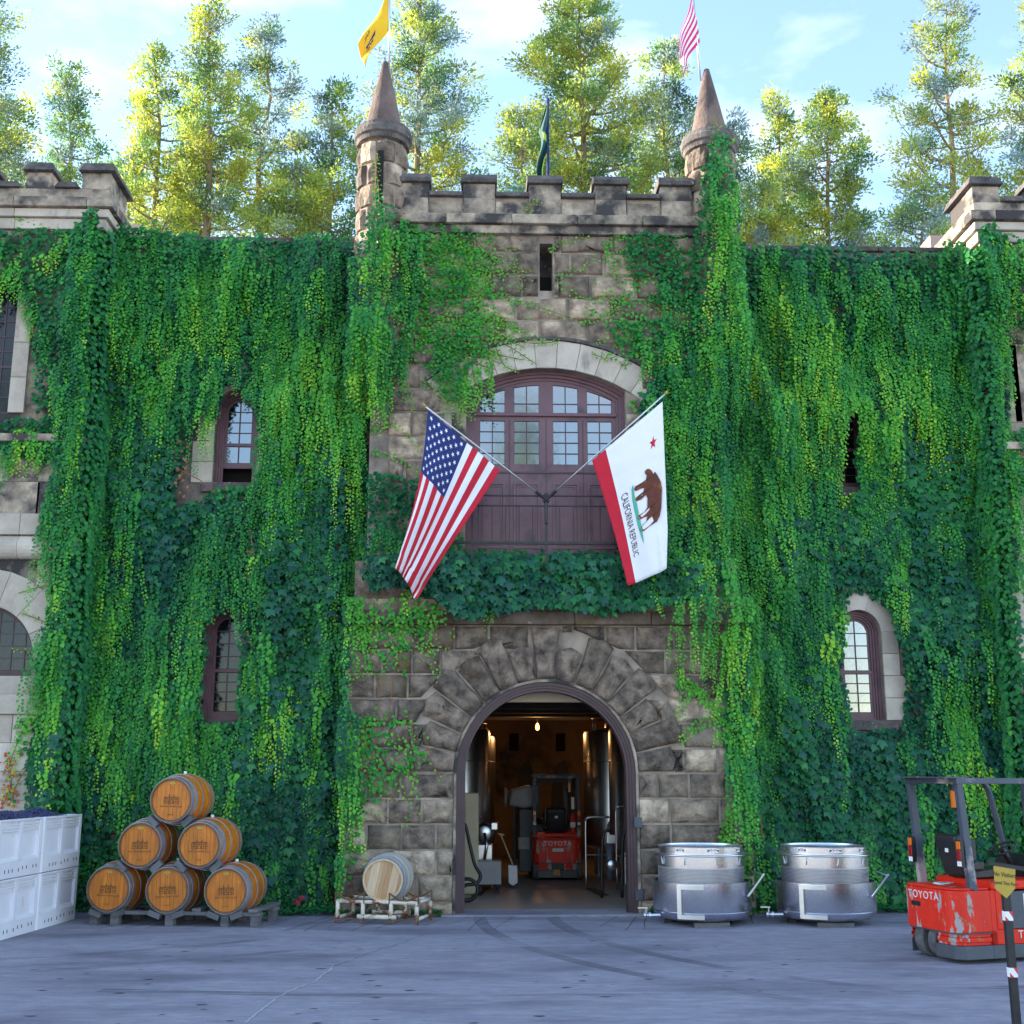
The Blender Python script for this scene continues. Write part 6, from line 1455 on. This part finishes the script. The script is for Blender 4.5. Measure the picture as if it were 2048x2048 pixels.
def corner_edge(lv, X0, sg, z0, z1):
    n = int((z1-z0)*260); Z = ru(z0, z1, n); a = ru(0, PI/2, n); d = ru(.04, .34, n)*(.5+fbm(Z*.9, a*0, 77))
    lv.add(T_SMALL, np.c_[X0+sg*(d*np.sin(a)-.05), YT-d*np.cos(a)+.03, Z], np.c_[sg*ru(-.2, .5, n), -ru(.1, .6, n), -np.ones(n)], np.c_[sg*np.sin(a), -np.cos(a)-.2, NP.normal(.5, .3, n)], ru(.06, .11, n), green(.33+.3*(fbm(Z*.7, a*0, 79)-.5)+NP.normal(0, .1, n)))
# --- on the corner towers
IT = ivy('ivy_vine', 'ivy spilling over the left corner tower beside its dark upper window', (-7.4, 19.4, 0)); lv = Leaves(); sb = MB(); YV2 = YT-.1
corner_leaves(lv, -6.5, 1, .05, 11.35, .3); corner_edge(lv, -6.5, 1, .05, 11.3); EDGE = [(180, 462), (234, 446), (226, 520), (210, 700), (190, 900), (170, 1100), (158, 1300), (148, 1500), (135, 1760), (118, 1760), (128, 1500), (140, 1300), (150, 1100), (160, 950), (172, 760)]
base_leaves(lv, sample(EDGE, YV2, 480), (.07, .11), .28, .6); strands(lv, sample(EDGE, YV2, 22), (.5, 1.3), .42, thick=.7)
TP = [[(-60, 470), (60, 452), (130, 462), (225, 446), (228, 490), (205, 560), (180, 760), (150, 880), (120, 940), (108, 900), (70, 800), (72, 640), (40, 570), (-60, 560)], [(-60, 850), (60, 830), (130, 860), (140, 930), (-60, 890)]]
for p in TP: base_leaves(lv, sample(p, YV2, 430), (.07, .11), .26, .5); strands(lv, sample(p, YV2, 13), (.3, .9), .46, thick=.5)
strands(lv, sample([(-60, 560), (50, 560), (55, 580), (-60, 575)], YV2, 30), (.3, .8), .6, thick=.4); strands(lv, sample([(-40, 860), (130, 870), (130, 910), (-40, 885)], YV2, 22), (.3, .9), .6, thick=.4)
strands(lv, sample([(175, 480), (230, 460), (215, 600), (195, 720), (180, 900), (160, 900)], YV2, 30), (.7, 1.6), .42, thick=.7)
for pts in ([(25, 430), (60, 440), (110, 460), (130, 470)], [(40, 470), (40, 440), (60, 425)], [(120, 1030), (90, 1035), (40, 1065)], [(125, 1130), (90, 1125), (75, 1115)], [(130, 1180), (90, 1160), (62, 1135)], [(128, 1170), (80, 1172), (35, 1185)], [(118, 1260), (80, 1240), (40, 1225)], [(118, 1350), (80, 1310), (22, 1298)], [(80, 1480), (60, 1450), (45, 1400), (55, 1370)]): runner(lv, sb, pts, YV2, .055, .72, .02, .05)
for pts in ([(20, 1600), (10, 1540), (25, 1490), (40, 1450)], [(12, 1610), (30, 1560), (60, 1520)], [(55, 1600), (50, 1540), (62, 1480)]): runner(lv, sb, pts, YV2-.1, .06, .5, .04, .06)
n = 70; Pd = np.array([tuple(wp(NP.uniform(0, 40), NP.uniform(1500, 1615), YT-.08)) for _ in range(n)]); lv.add(T_SMALL, Pd, np.c_[NP.normal(0, .6, n), -ru(.1, .6, n), -np.ones(n)], np.c_[NP.normal(0, .5, n), -np.ones(n), ru(0, .8, n)], ru(.04, .07, n), np.where(NP.random(n)[:, None] < .7, np.array((.42, .09, .05)), np.array((.5, .42, .03))))
base_leaves(lv, sample([(20, 1440), (100, 1420), (95, 1500), (80, 1560), (40, 1520)], YV2, 150), (.06, .1), .5, .3)
lv.build('foliage', M['leaf'], IT); sb.build('stem', M['stem'], IT, world=True, kind='stuff')
IT2 = ivy('ivy_vine', 'ivy on the right corner tower under its battlements, at the picture edge', (9.4, 19.4, 0)); lv = Leaves(); sb = MB()
corner_leaves(lv, 8.85, -1, .05, 11.2, .34); corner_edge(lv, 8.85, -1, .05, 11.2); EDGE = [(1915, 490), (1960, 460), (1985, 600), (2003, 800), (2006, 1000), (2016, 1200), (2028, 1400), (2060, 1760), (2020, 1760), (2005, 1400), (1992, 1200), (1975, 1000), (1955, 800), (1935, 600)]
base_leaves(lv, sample(EDGE, YV2, 480), (.07, .11), .28, .6); strands(lv, sample(EDGE, YV2, 20), (.5, 1.3), .44, thick=.7)
for p in ([(1905, 500), (1945, 452), (1990, 462), (2090, 490), (2090, 640), (2060, 660), (1990, 640), (1975, 560), (1930, 540)], [(2000, 860), (2090, 850), (2090, 960), (2048, 990), (2005, 950)]):
    base_leaves(lv, sample(p, YV2, 380), (.07, .11), .34, .5); strands(lv, sample(p, YV2, 16), (.3, .9), .58, thick=.5)
strands(lv, sample([(1985, 640), (2000, 640), (2010, 860), (1995, 900)], YV2, 40), (.5, 1.0), .5, thick=.7)
for pts in ([(2000, 668), (2025, 680), (2060, 705)], [(2018, 690), (2020, 740), (2024, 770)], [(2005, 960), (2030, 975), (2060, 990)], [(2005, 1010), (2025, 1020), (2060, 1060)], [(2000, 1060), (2020, 1040), (2060, 1070)], [(1995, 1090), (2015, 1110), (2020, 1180)], [(2005, 1200), (2015, 1230), (2025, 1290)], [(2010, 1330), (2035, 1340), (2060, 1380)], [(2000, 480), (2030, 455), (2060, 450)]): runner(lv, sb, pts, YV2, .06, .68, .03, .04)
lv.build('foliage', M['leaf'], IT2); sb.build('stem', M['stem'], IT2, world=True, kind='stuff')
# --- centre bay and turrets
IC = ivy('ivy_vine', 'light green creeper over the upper wall left of the slit and the left turret', (-1.2, 19.5, 5)); lv = Leaves(); sb = MB(); YU = YC-.08
TUR = [(716, 500), (735, 455), (757, 400), (780, 420), (830, 470), (850, 560), (820, 690), (800, 790), (730, 800), (700, 700), (700, 560)]
base_leaves(lv, sample(TUR, YU, 260), (.06, .1), .34, .6); strands(lv, sample(TUR, YU, 18), (.5, 1.2), .5, thick=.6)
strands(lv, sample([(700, 640), (800, 640), (790, 760), (700, 760)], YU, 24), (.6, 1.5), .52, thick=1.3)
for p, d in (([(800, 440), (880, 440), (940, 560), (960, 640), (900, 760), (860, 740), (800, 700)], 330), ([(880, 440), (990, 470), (980, 560), (1050, 620), (1070, 650), (960, 690), (920, 600)], 120), ([(830, 660), (960, 670), (975, 700), (930, 750), (925, 800), (890, 800), (850, 730)], 360)):
    P = sample(p, YU, d); P = P[fbm(P[:, 0]*2.2, P[:, 1]*3.5, 21) > .40]; base_leaves(lv, P, (.05, .085), .56, .25)
for k in range(150):                                   # fine runners sweeping down to the right
    x, y = RND.uniform(790, 940), RND.uniform(440, 700); dx = RND.uniform(50, 150); sl = RND.uniform(.1, .55)
    if x+dx > 1075 or (y < 480 and x+dx > 1000): continue
    runner(lv, sb, [(x, y), (x+dx*.5, y+dx*sl*.4+RND.uniform(-8, 8)), (x+dx, y+dx*sl)], YU, .062, .6, .04, .04)
for pts in ([(757, 480), (752, 400), (757, 320)], [(745, 500), (760, 420), (752, 330)], [(830, 470), (900, 450), (950, 440), (990, 425)], [(960, 500), (990, 460), (1000, 430)], [(900, 560), (1000, 590), (1070, 610), (1180, 640), (1250, 600)], [(1095, 500), (1140, 480), (1180, 470)], [(1110, 555), (1150, 540), (1178, 525)], [(1115, 565), (1160, 595), (1200, 600), (1240, 615)], [(1040, 440), (1060, 415), (1072, 395)], [(1045, 440), (1052, 425), (1080, 400)], [(930, 690), (1000, 680), (1075, 685), (1120, 680)], [(980, 620), (1040, 660), (1090, 685)], [(990, 690), (1010, 730), (1040, 740)], [(740, 860), (790, 850), (840, 900)], [(745, 900), (800, 920), (850, 960)], [(840, 760), (900, 800), (940, 830)], [(920, 740), (925, 800), (915, 850)], [(945, 740), (955, 790), (950, 815)], [(970, 700), (985, 740), (975, 770)]): runner(lv, sb, pts, YU, .062, .64, .04, .035)
for k in range(26):
    x = RND.uniform(880, 985); y = RND.uniform(700, 770); runner(lv, None, [(x, y), (x+RND.uniform(-6, 14), y+30), (x+RND.uniform(-10, 20), y+RND.uniform(45, 95))], YU-.1, .06, .62, .035, .035)
lv.build('foliage', M['leaf'], IC); sb.build('stem', M['stem'], IC, world=True, kind='stuff')
IC2 = ivy('ivy_vine', 'deep green ivy wrapping the right turret and the upper wall beside it', (3.6, 19.5, 5)); lv = Leaves(); sb = MB()
TUR2 = [(1398, 320), (1420, 290), (1445, 290), (1462, 360), (1480, 470), (1496, 560), (1496, 760), (1440, 800), (1395, 760), (1380, 600), (1388, 420)]
base_leaves(lv, sample(TUR2, YU, 420), (.06, .1), .34, .7); strands(lv, sample(TUR2, YU, 26), (.5, 1.4), .46, thick=.8)
P = sample([(1240, 480), (1300, 465), (1392, 475), (1400, 800), (1330, 780), (1250, 700), (1210, 650), (1290, 600), (1260, 540)], YU, 420); P = P[fbm(P[:, 0]*1.7, P[:, 1]*2.2, 31) > .34]; base_leaves(lv, P, (.065, .11), .36, .4)
strands(lv, sample([(1290, 560), (1400, 560), (1400, 800), (1280, 740)], YU, 16), (.3, .9), .44, thick=.5)
for k in range(45):
    x, y = RND.uniform(1250, 1390), RND.uniform(470, 720); dx = -RND.uniform(20, 90); runner(lv, sb, [(x, y), (x+dx*.5, y+RND.uniform(-15, 25)), (x+dx, y+RND.uniform(-30, 40))], YU, .068, .56, .05, .035)
for pts in ([(1420, 300), (1425, 275), (1432, 262)], [(1440, 300), (1460, 285), (1470, 280)], [(1360, 470), (1330, 455), (1290, 440)], [(1215, 480), (1225, 530), (1240, 560)], [(1180, 620), (1230, 640), (1300, 660)], [(1175, 650), (1180, 600), (1210, 590)], [(1240, 470), (1250, 450), (1245, 440)], [(1210, 500), (1240, 500), (1270, 520)], [(1260, 800), (1290, 830), (1310, 860)]): runner(lv, sb, pts, YU, .07, .58, .05, .03)
lv.build('foliage', M['leaf'], IC2); sb.build('stem', M['stem'], IC2, world=True, kind='stuff')
# --- balcony ledge
IB = ivy('ivy_hedge', 'hedge of large dark ivy leaves along the ledge under the balcony doors', (1.1, 19.2, 4.8)); lv = Leaves()
LED = [(740, 1110), (880, 1100), (1240, 1102), (1290, 1120), (1400, 1130), (1400, 1190), (1290, 1218), (1200, 1232), (1100, 1215), (1000, 1225), (920, 1238), (880, 1200), (800, 1170), (740, 1180)]
base_leaves(lv, sample(LED, YE-.05, 420), (.08, .12), .2, .9); P = sample(LED, YE-.05, 230); base_leaves(lv, P, (.085, .14), .18, 1.0, T_BIG, .08); single_leaves(P, 220, (.10, .15), IB, .11)
base_leaves(lv, sample([(860, 1090), (1250, 1090), (1250, 1112), (860, 1112)], YE, 300), (.06, .1), .3, .4)
p = [(738, 940), (850, 960), (905, 990), (925, 1100), (760, 1170), (738, 1100)]; base_leaves(lv, sample(p, YC-.1, 420), (.07, .11), .28, .5); strands(lv, sample(p, YC-.1, 14), (.3, .9), .42, thick=.4)
p = [(1260, 1000), (1310, 960), (1310, 1130), (1250, 1130)]; base_leaves(lv, sample(p, YC-.1, 420), (.07, .11), .28, .5)
strands(lv, sample([(740, 1150), (1460, 1150), (1460, 1180), (740, 1180)], YE-.05, 9), (.2, .6), .55, thick=.4)
lv.build('foliage', M['leaf'], IB)
# --- on the entrance stones
IE = ivy('creeper', 'bright green creeper scattered over the entrance stones left of the arch', (-1.4, 19.1, 0)); lv = Leaves(); sb = MB(); YQ = YE-.06
for p, d, f in (([(712, 1190), (890, 1200), (885, 1245), (815, 1300), (805, 1440), (770, 1470), (712, 1330)], 170, .42), ([(700, 1420), (800, 1440), (850, 1480), (860, 1520), (790, 1560), (740, 1620), (695, 1650)], 240, .36), ([(690, 1560), (730, 1560), (720, 1700), (665, 1832), (640, 1832)], 260, .2)):
    P = sample(p, YQ, d); P = P[fbm(P[:, 0]*2.6, P[:, 1]*2.6, 41) > f]; base_leaves(lv, P, (.05, .10), .62, .15)
for k in range(60):
    x, y = RND.choice(((RND.uniform(715, 880), RND.uniform(1195, 1250)), (RND.uniform(705, 820), RND.uniform(1420, 1530)))); L_ = RND.uniform(40, 130)
    runner(lv, sb, [(x, y), (x+RND.uniform(-20, 25), y+L_*.5), (x+RND.uniform(-35, 40), y+L_)], YQ, .065, .66, .05, .05, bare=.15)
for pts in ([(800, 1480), (860, 1470), (910, 1480)], [(840, 1500), (870, 1530), (880, 1560)], [(860, 1215), (900, 1240), (905, 1280), (890, 1300)], [(700, 1610), (740, 1620), (785, 1640)], [(690, 1700), (720, 1640), (730, 1600)], [(880, 1300), (860, 1270), (840, 1240)]): runner(lv, sb, pts, YQ, .055, .74, .03, .06, bare=.2)
for pts in ([(905, 1476), (875, 1495), (850, 1500)], [(880, 1560), (865, 1520), (850, 1480)], [(900, 1300), (880, 1280), (860, 1230)], [(740, 1300), (760, 1400), (750, 1500)], [(800, 1240), (790, 1340), (775, 1440)]): sb.tube([wp(a, b, YQ-.02) for a, b in pts], .006, 4)
lv.build('foliage', M['leaf'], IE); sb.build('stem', M['stem'], IE, world=True, kind='stuff')
IE2 = ivy('creeper', 'thin creeper branching across the entrance stones right of the arch', (3.8, 19.1, 0)); lv = Leaves(); sb = MB()
P = sample([(1445, 1180), (1490, 1180), (1500, 1820), (1480, 1820), (1475, 1650), (1450, 1500)], YQ, 300); base_leaves(lv, P, (.07, .11), .3, .8)
strands(lv, sample([(1440, 1190), (1490, 1190), (1500, 1560), (1455, 1560)], YQ-.1, 30), (.6, 1.5), .5, thick=.7)
for pts in ([(1470, 1270), (1430, 1280), (1390, 1285)], [(1440, 1275), (1425, 1300), (1420, 1330), (1410, 1355)], [(1465, 1310), (1440, 1330), (1445, 1350)], [(1470, 1450), (1430, 1410), (1390, 1380), (1360, 1360), (1355, 1340)], [(1470, 1470), (1430, 1420), (1380, 1370)], [(1400, 1375), (1370, 1390), (1362, 1440)], [(1450, 1430), (1400, 1445), (1375, 1465), (1358, 1485)], [(1465, 1490), (1440, 1465), (1440, 1485)], [(1350, 1365), (1370, 1370), (1400, 1385)], [(1465, 1400), (1440, 1385), (1420, 1378)], [(1455, 1690), (1452, 1660), (1462, 1620)], [(1450, 1690), (1456, 1650), (1460, 1610)]):
    for r in range(2): runner(lv, sb if r == 0 else None, [(a+RND.uniform(-6, 6)*r, b+RND.uniform(-6, 6)*r) for a, b in pts], YQ, .072, .6, .06, .028)
lv.build('foliage', M['leaf'], IE2); sb.build('stem', M['stem'], IE2, world=True, kind='stuff')
# --- low growth along the foot of the walls
lv = Leaves()
for x0, x1, y0, y1 in ((-3.2, -2.05, 19.2, 19.95), (-5.8, -3.2, 19.2, 19.95), (4.35, 8.6, 19.3, 19.95), (-2.0, -.5, 19.0, 19.15), (2.7, 2.85, 18.9, 19.1)):
    n = int((x1-x0)*(y1-y0)*900)+40; X = ru(x0, x1, n); Y = ru(y0, y1, n); Z = .02+.16*fbm(X*3, Y*3, 51)*ru(.3, 1, n)
    lv.add(T_SMALL, np.c_[X, Y, Z], np.c_[NP.normal(0, 1, n), NP.normal(-.4, .7, n), ru(-.3, .3, n)], np.c_[NP.normal(0, .4, n), -ru(.2, .9, n), np.ones(n)], ru(.04, .075, n), green(.24+NP.normal(0, .12, n)))
n = 6; X = np.r_[ru(-3.0, -2.4, 4), ru(4.6, 6.5, 2)]; X[1] = 5.9; lv.add(T_BIG, np.c_[X, np.full(n, 19.55), ru(.15, .5, n)], np.c_[NP.normal(0, .4, n), -ru(.2, .5, n), -np.ones(n)], np.c_[NP.normal(0, .3, n), -np.ones(n), ru(.2, .7, n)], ru(.05, .09, n), np.tile((.36, .03, .05), (n, 1))*ru(.4, 1.2, n)[:, None])
gc = lv.build('ground_cover', M['leaf'], None); tag(gc, 'low green ground cover with a few red leaves along the foot of the walls', 'ground cover', kind='stuff')

# ================================================================ trees behind the walls
T_NEED = (np.array([(0, 0, 0), (-.24, .45, .04), (0, 1, 0), (.24, .45, .04)]), np.array([(0, 2, 1), (0, 3, 2)]))
PAL = [np.array(c) for c in ((.50, .53, .09), (.32, .42, .10), (.15, .27, .10), (.26, .35, .33), (.10, .2, .15))]
def tree(label, px, top, hwpx, Y, wts, base_py=470, seed=0, dens=1.0, low=.0, lean=0, name='conifer_tree', sparse=1.0, shape=.6):
    rg = np.random.default_rng(100+seed); rr = random.Random(seed+5)
    foot = wp(px, base_py, Y); tp = wp(px+lean, top, Y); ht = tp.z; X0 = foot.x; hw_ = hwpx*Y/FPX*1.18
    t = thing(name, label, 'tree', (X0, Y, 0), group='trees behind the winery')
    z0 = wz(base_py, Y)-1.5+low*.5
    tr = MB(); r0 = .13+.008*ht; path = [Vector((X0, Y, 0))]
    for k in range(1, 11): f = k/10; path.append(Vector((X0+(tp.x-X0)*f**2+rr.gauss(0, .12), Y+rr.gauss(0, .15), ht*f*.985)))
    tr.tube(path, [r0*(1-.95*(k/10)**1.1) for k in range(11)], 8)
    def at(z): f = min(max(z/(ht*.985), 0), .999)*10; i = int(f); return path[i].lerp(path[i+1], f-i)
    span = ht-z0; pos = []; dirs = []; cols = []; nb = int(46*dens*max(.7, min(1.6, span/10)))
    for b in range(nb):
        f = (b+rr.random())/nb; z = z0+span*f*.96; prof = max(.13, (1-f)**shape*(.6+.4*min(1, f*4+.5)))
        L_ = hw_*prof*rr.choice((.55, .8, .95, 1.1, 1.2)); az = b*2.4+rr.uniform(-.5, .5); d = Vector((math.cos(az), math.sin(az)*.8, 0)); p0 = at(z); up = rr.uniform(.1, .65)
        p1 = p0+d*L_*.55+Vector((0, 0, L_*up*.22)); p2 = p0+d*L_+Vector((0, 0, L_*up)); rb = .02+.02*L_
        tr.tube([p0, p0.lerp(p1, .5)+Vector((0, 0, -.04*L_)), p1, p2], [rb, rb*.8, rb*.55, rb*.15], 5, caps=False)
        pal = rg.choice(5, p=wts); br = rr.uniform(.75, 1.35)
        for tw in range(2+int(L_*2.3)):                  # twigs fan from the outer limb and carry the foliage
            s = rr.uniform(.3, 1.0); q0 = p0.lerp(p1, s*2) if s < .5 else p1.lerp(p2, s*2-1)
            dv = Vector((d.x*rr.uniform(.1, .9)+rr.gauss(0, .6), d.y*rr.uniform(.1, .9)+rr.gauss(0, .6), rr.uniform(.05, .9))); tl = rr.uniform(.35, .75)*(.55+.22*L_); q1 = q0+dv.normalized()*tl
            tr.tube([q0, q1], [.016, .006], 3, caps=False)
            pc = PAL[pal] if rr.random() < .7 else PAL[rg.choice(5, p=wts)]
            for u in (.55, .85, 1.1):
                if rr.random() > .86*sparse: continue
                c = q0.lerp(q1, u); m = int(rr.uniform(26, 48)); pp = rg.normal(0, 1, (m, 3))*np.array((.13, .13, .11))*(1+.12*L_); pos.append(np.array(c)[None]+pp)
                out = pp/np.maximum(np.linalg.norm(pp, axis=1, keepdims=True), .01); dirs.append(out+np.array((dv.x*.4, dv.y*.4, .5))+rg.normal(0, .3, (m, 3))); cols.append(pc[None]*br*rg.uniform(.7, 1.3, (m, 1)))
    lv = Leaves(); pos = np.concatenate(pos); n = len(pos); lv.add(T_NEED, pos, np.concatenate(dirs), rg.normal(0, 1, (n, 3)), rg.uniform(.075, .155, n)*(Y/36), np.concatenate(cols))
    lv.build('crown', M['needle'], t, kind=None); tr.build('trunk', M['bark'], t, world=True, recalc=False); return n
G_, Yl, Bl = (.1, .25, .35, .2, .1), (.38, .34, .2, .06, .02), (.12, .16, .22, .38, .12)
Dk = (.06, .16, .34, .24, .2)
tot = 0
for i, a in enumerate((
    ('dark tall conifer cut off by the left picture edge', -30, -120, 105, 31, Dk, 470, 1, 1.5, 0),
    ('spreading olive green tree low behind the left battlements', 30, 195, 90, 33, (.2, .3, .3, .1, .1), 470, 2, 1.3, -3, 0, 'broadleaf_tree', 1.3, .5),
    ('dark bluish conifer peaking just right of the left battlements', 145, 128, 88, 36, Dk, 470, 3, 1.25, -2),
    ('bright yellow green conifer with bare trunk, first right of the left tower', 325, 92, 100, 38, Yl, 470, 4, 1.15, 1),
    ('tall yellow green conifer with straight trunk, highest left of the left turret', 425, -5, 88, 37, Yl, 470, 5, 1.3, 2),
    ('thin blue green conifer with bare pointed tip, left of the left turret', 512, 32, 105, 40, Bl, 470, 6, 1.1, 1, 20, 'conifer_tree', .9),
    ('bushy green conifer partly hidden behind the left turret', 655, 155, 95, 39, G_, 470, 7, 1.25, -3),
    ('large airy blue and yellow conifer just right of the left turret', 835, -40, 128, 41, (.3, .24, .14, .28, .04), 440, 8, 1.35, -1),
    ('broadest and tallest yellow green conifer behind the middle of the battlements', 1160, -50, 165, 40, Yl, 420, 9, 1.8, -2),
    ('small green tree behind the green flag', 1035, 210, 75, 36, (.2, .4, .3, .05, .05), 420, 10, 1.1, -2),
    ('pale blue green conifer behind the right turret', 1325, 75, 100, 42, Bl, 440, 11, 1.2, -2),
    ('short leafy tree peeping out right of the right turret', 1460, 225, 62, 41, Bl, 470, 12, .9, -1),
    ('narrow yellow conifer, left of the pair right of the right turret', 1555, 186, 75, 43, Yl, 480, 13, 1.15, -2),
    ('wide bushy conifer, right of the pair right of the right turret', 1650, 172, 110, 42, (.24, .34, .2, .2, .02), 490, 14, 1.35, -2),
    ('tall open conifer with crooked bare limbs, left of the right tower', 1885, -15, 122, 38, (.34, .26, .1, .26, .04), 490, 15, 1.15, 3, 0, 'conifer_tree', .8, .55),
    ('low green bushy tree in front of the tall open conifer', 1835, 360, 72, 36, G_, 500, 16, 1.0, -3),
    ('tall conifer cut off by the right picture edge above the right tower', 2070, -20, 95, 39, (.3, .3, .1, .26, .04), 470, 17, 1.2, 0),
    ('low green thicket tree between the two left tall trunks', 375, 330, 90, 44, G_, 480, 18, .9, -3, 0, 'broadleaf_tree', .9, .5),
    ('low bushy tree with golden tips left of the left turret', 600, 330, 100, 37, (.3, .3, .3, .08, .02), 480, 19, 1.2, -3, 0, 'broadleaf_tree', 1.2, .5),
    ('low pale green tree against the right turret ivy', 1520, 350, 80, 39, (.3, .4, .2, .1, 0), 490, 20, 1.0, -3, 0, 'broadleaf_tree', 1.0, .5),
    ('low leafy tree right of the left tower roof', 262, 300, 62, 41, G_, 480, 21, .9, -3, 0, 'broadleaf_tree', 1.0, .5))): tot += tree(*a)
print('tree leaves', tot)

# unseen trees added behind the camera for the windows and the steel to mirror
src = [o for o in bpy.data.objects if o.get('category') == 'tree' and o.name.startswith('conifer')]
for i, (x, y, s_) in enumerate(((-24, -20, .8), (-15, -27, .75), (-7, -22, .62), (3, -30, .8), (11, -23, .6), (20, -26, .85), (31, -20, .8))):
    o = src[(i*2+3) % len(src)]; c = copy_tree(o); c['label'] = 'conifer across the yard facing the winery, mirrored in its windows'; c['group'] = 'conifers added across the yard'
    c.scale = (s_*1.2, s_*1.2, s_); c.location = (x, y, 0); c.rotation_euler = (0, 0, i*1.3)
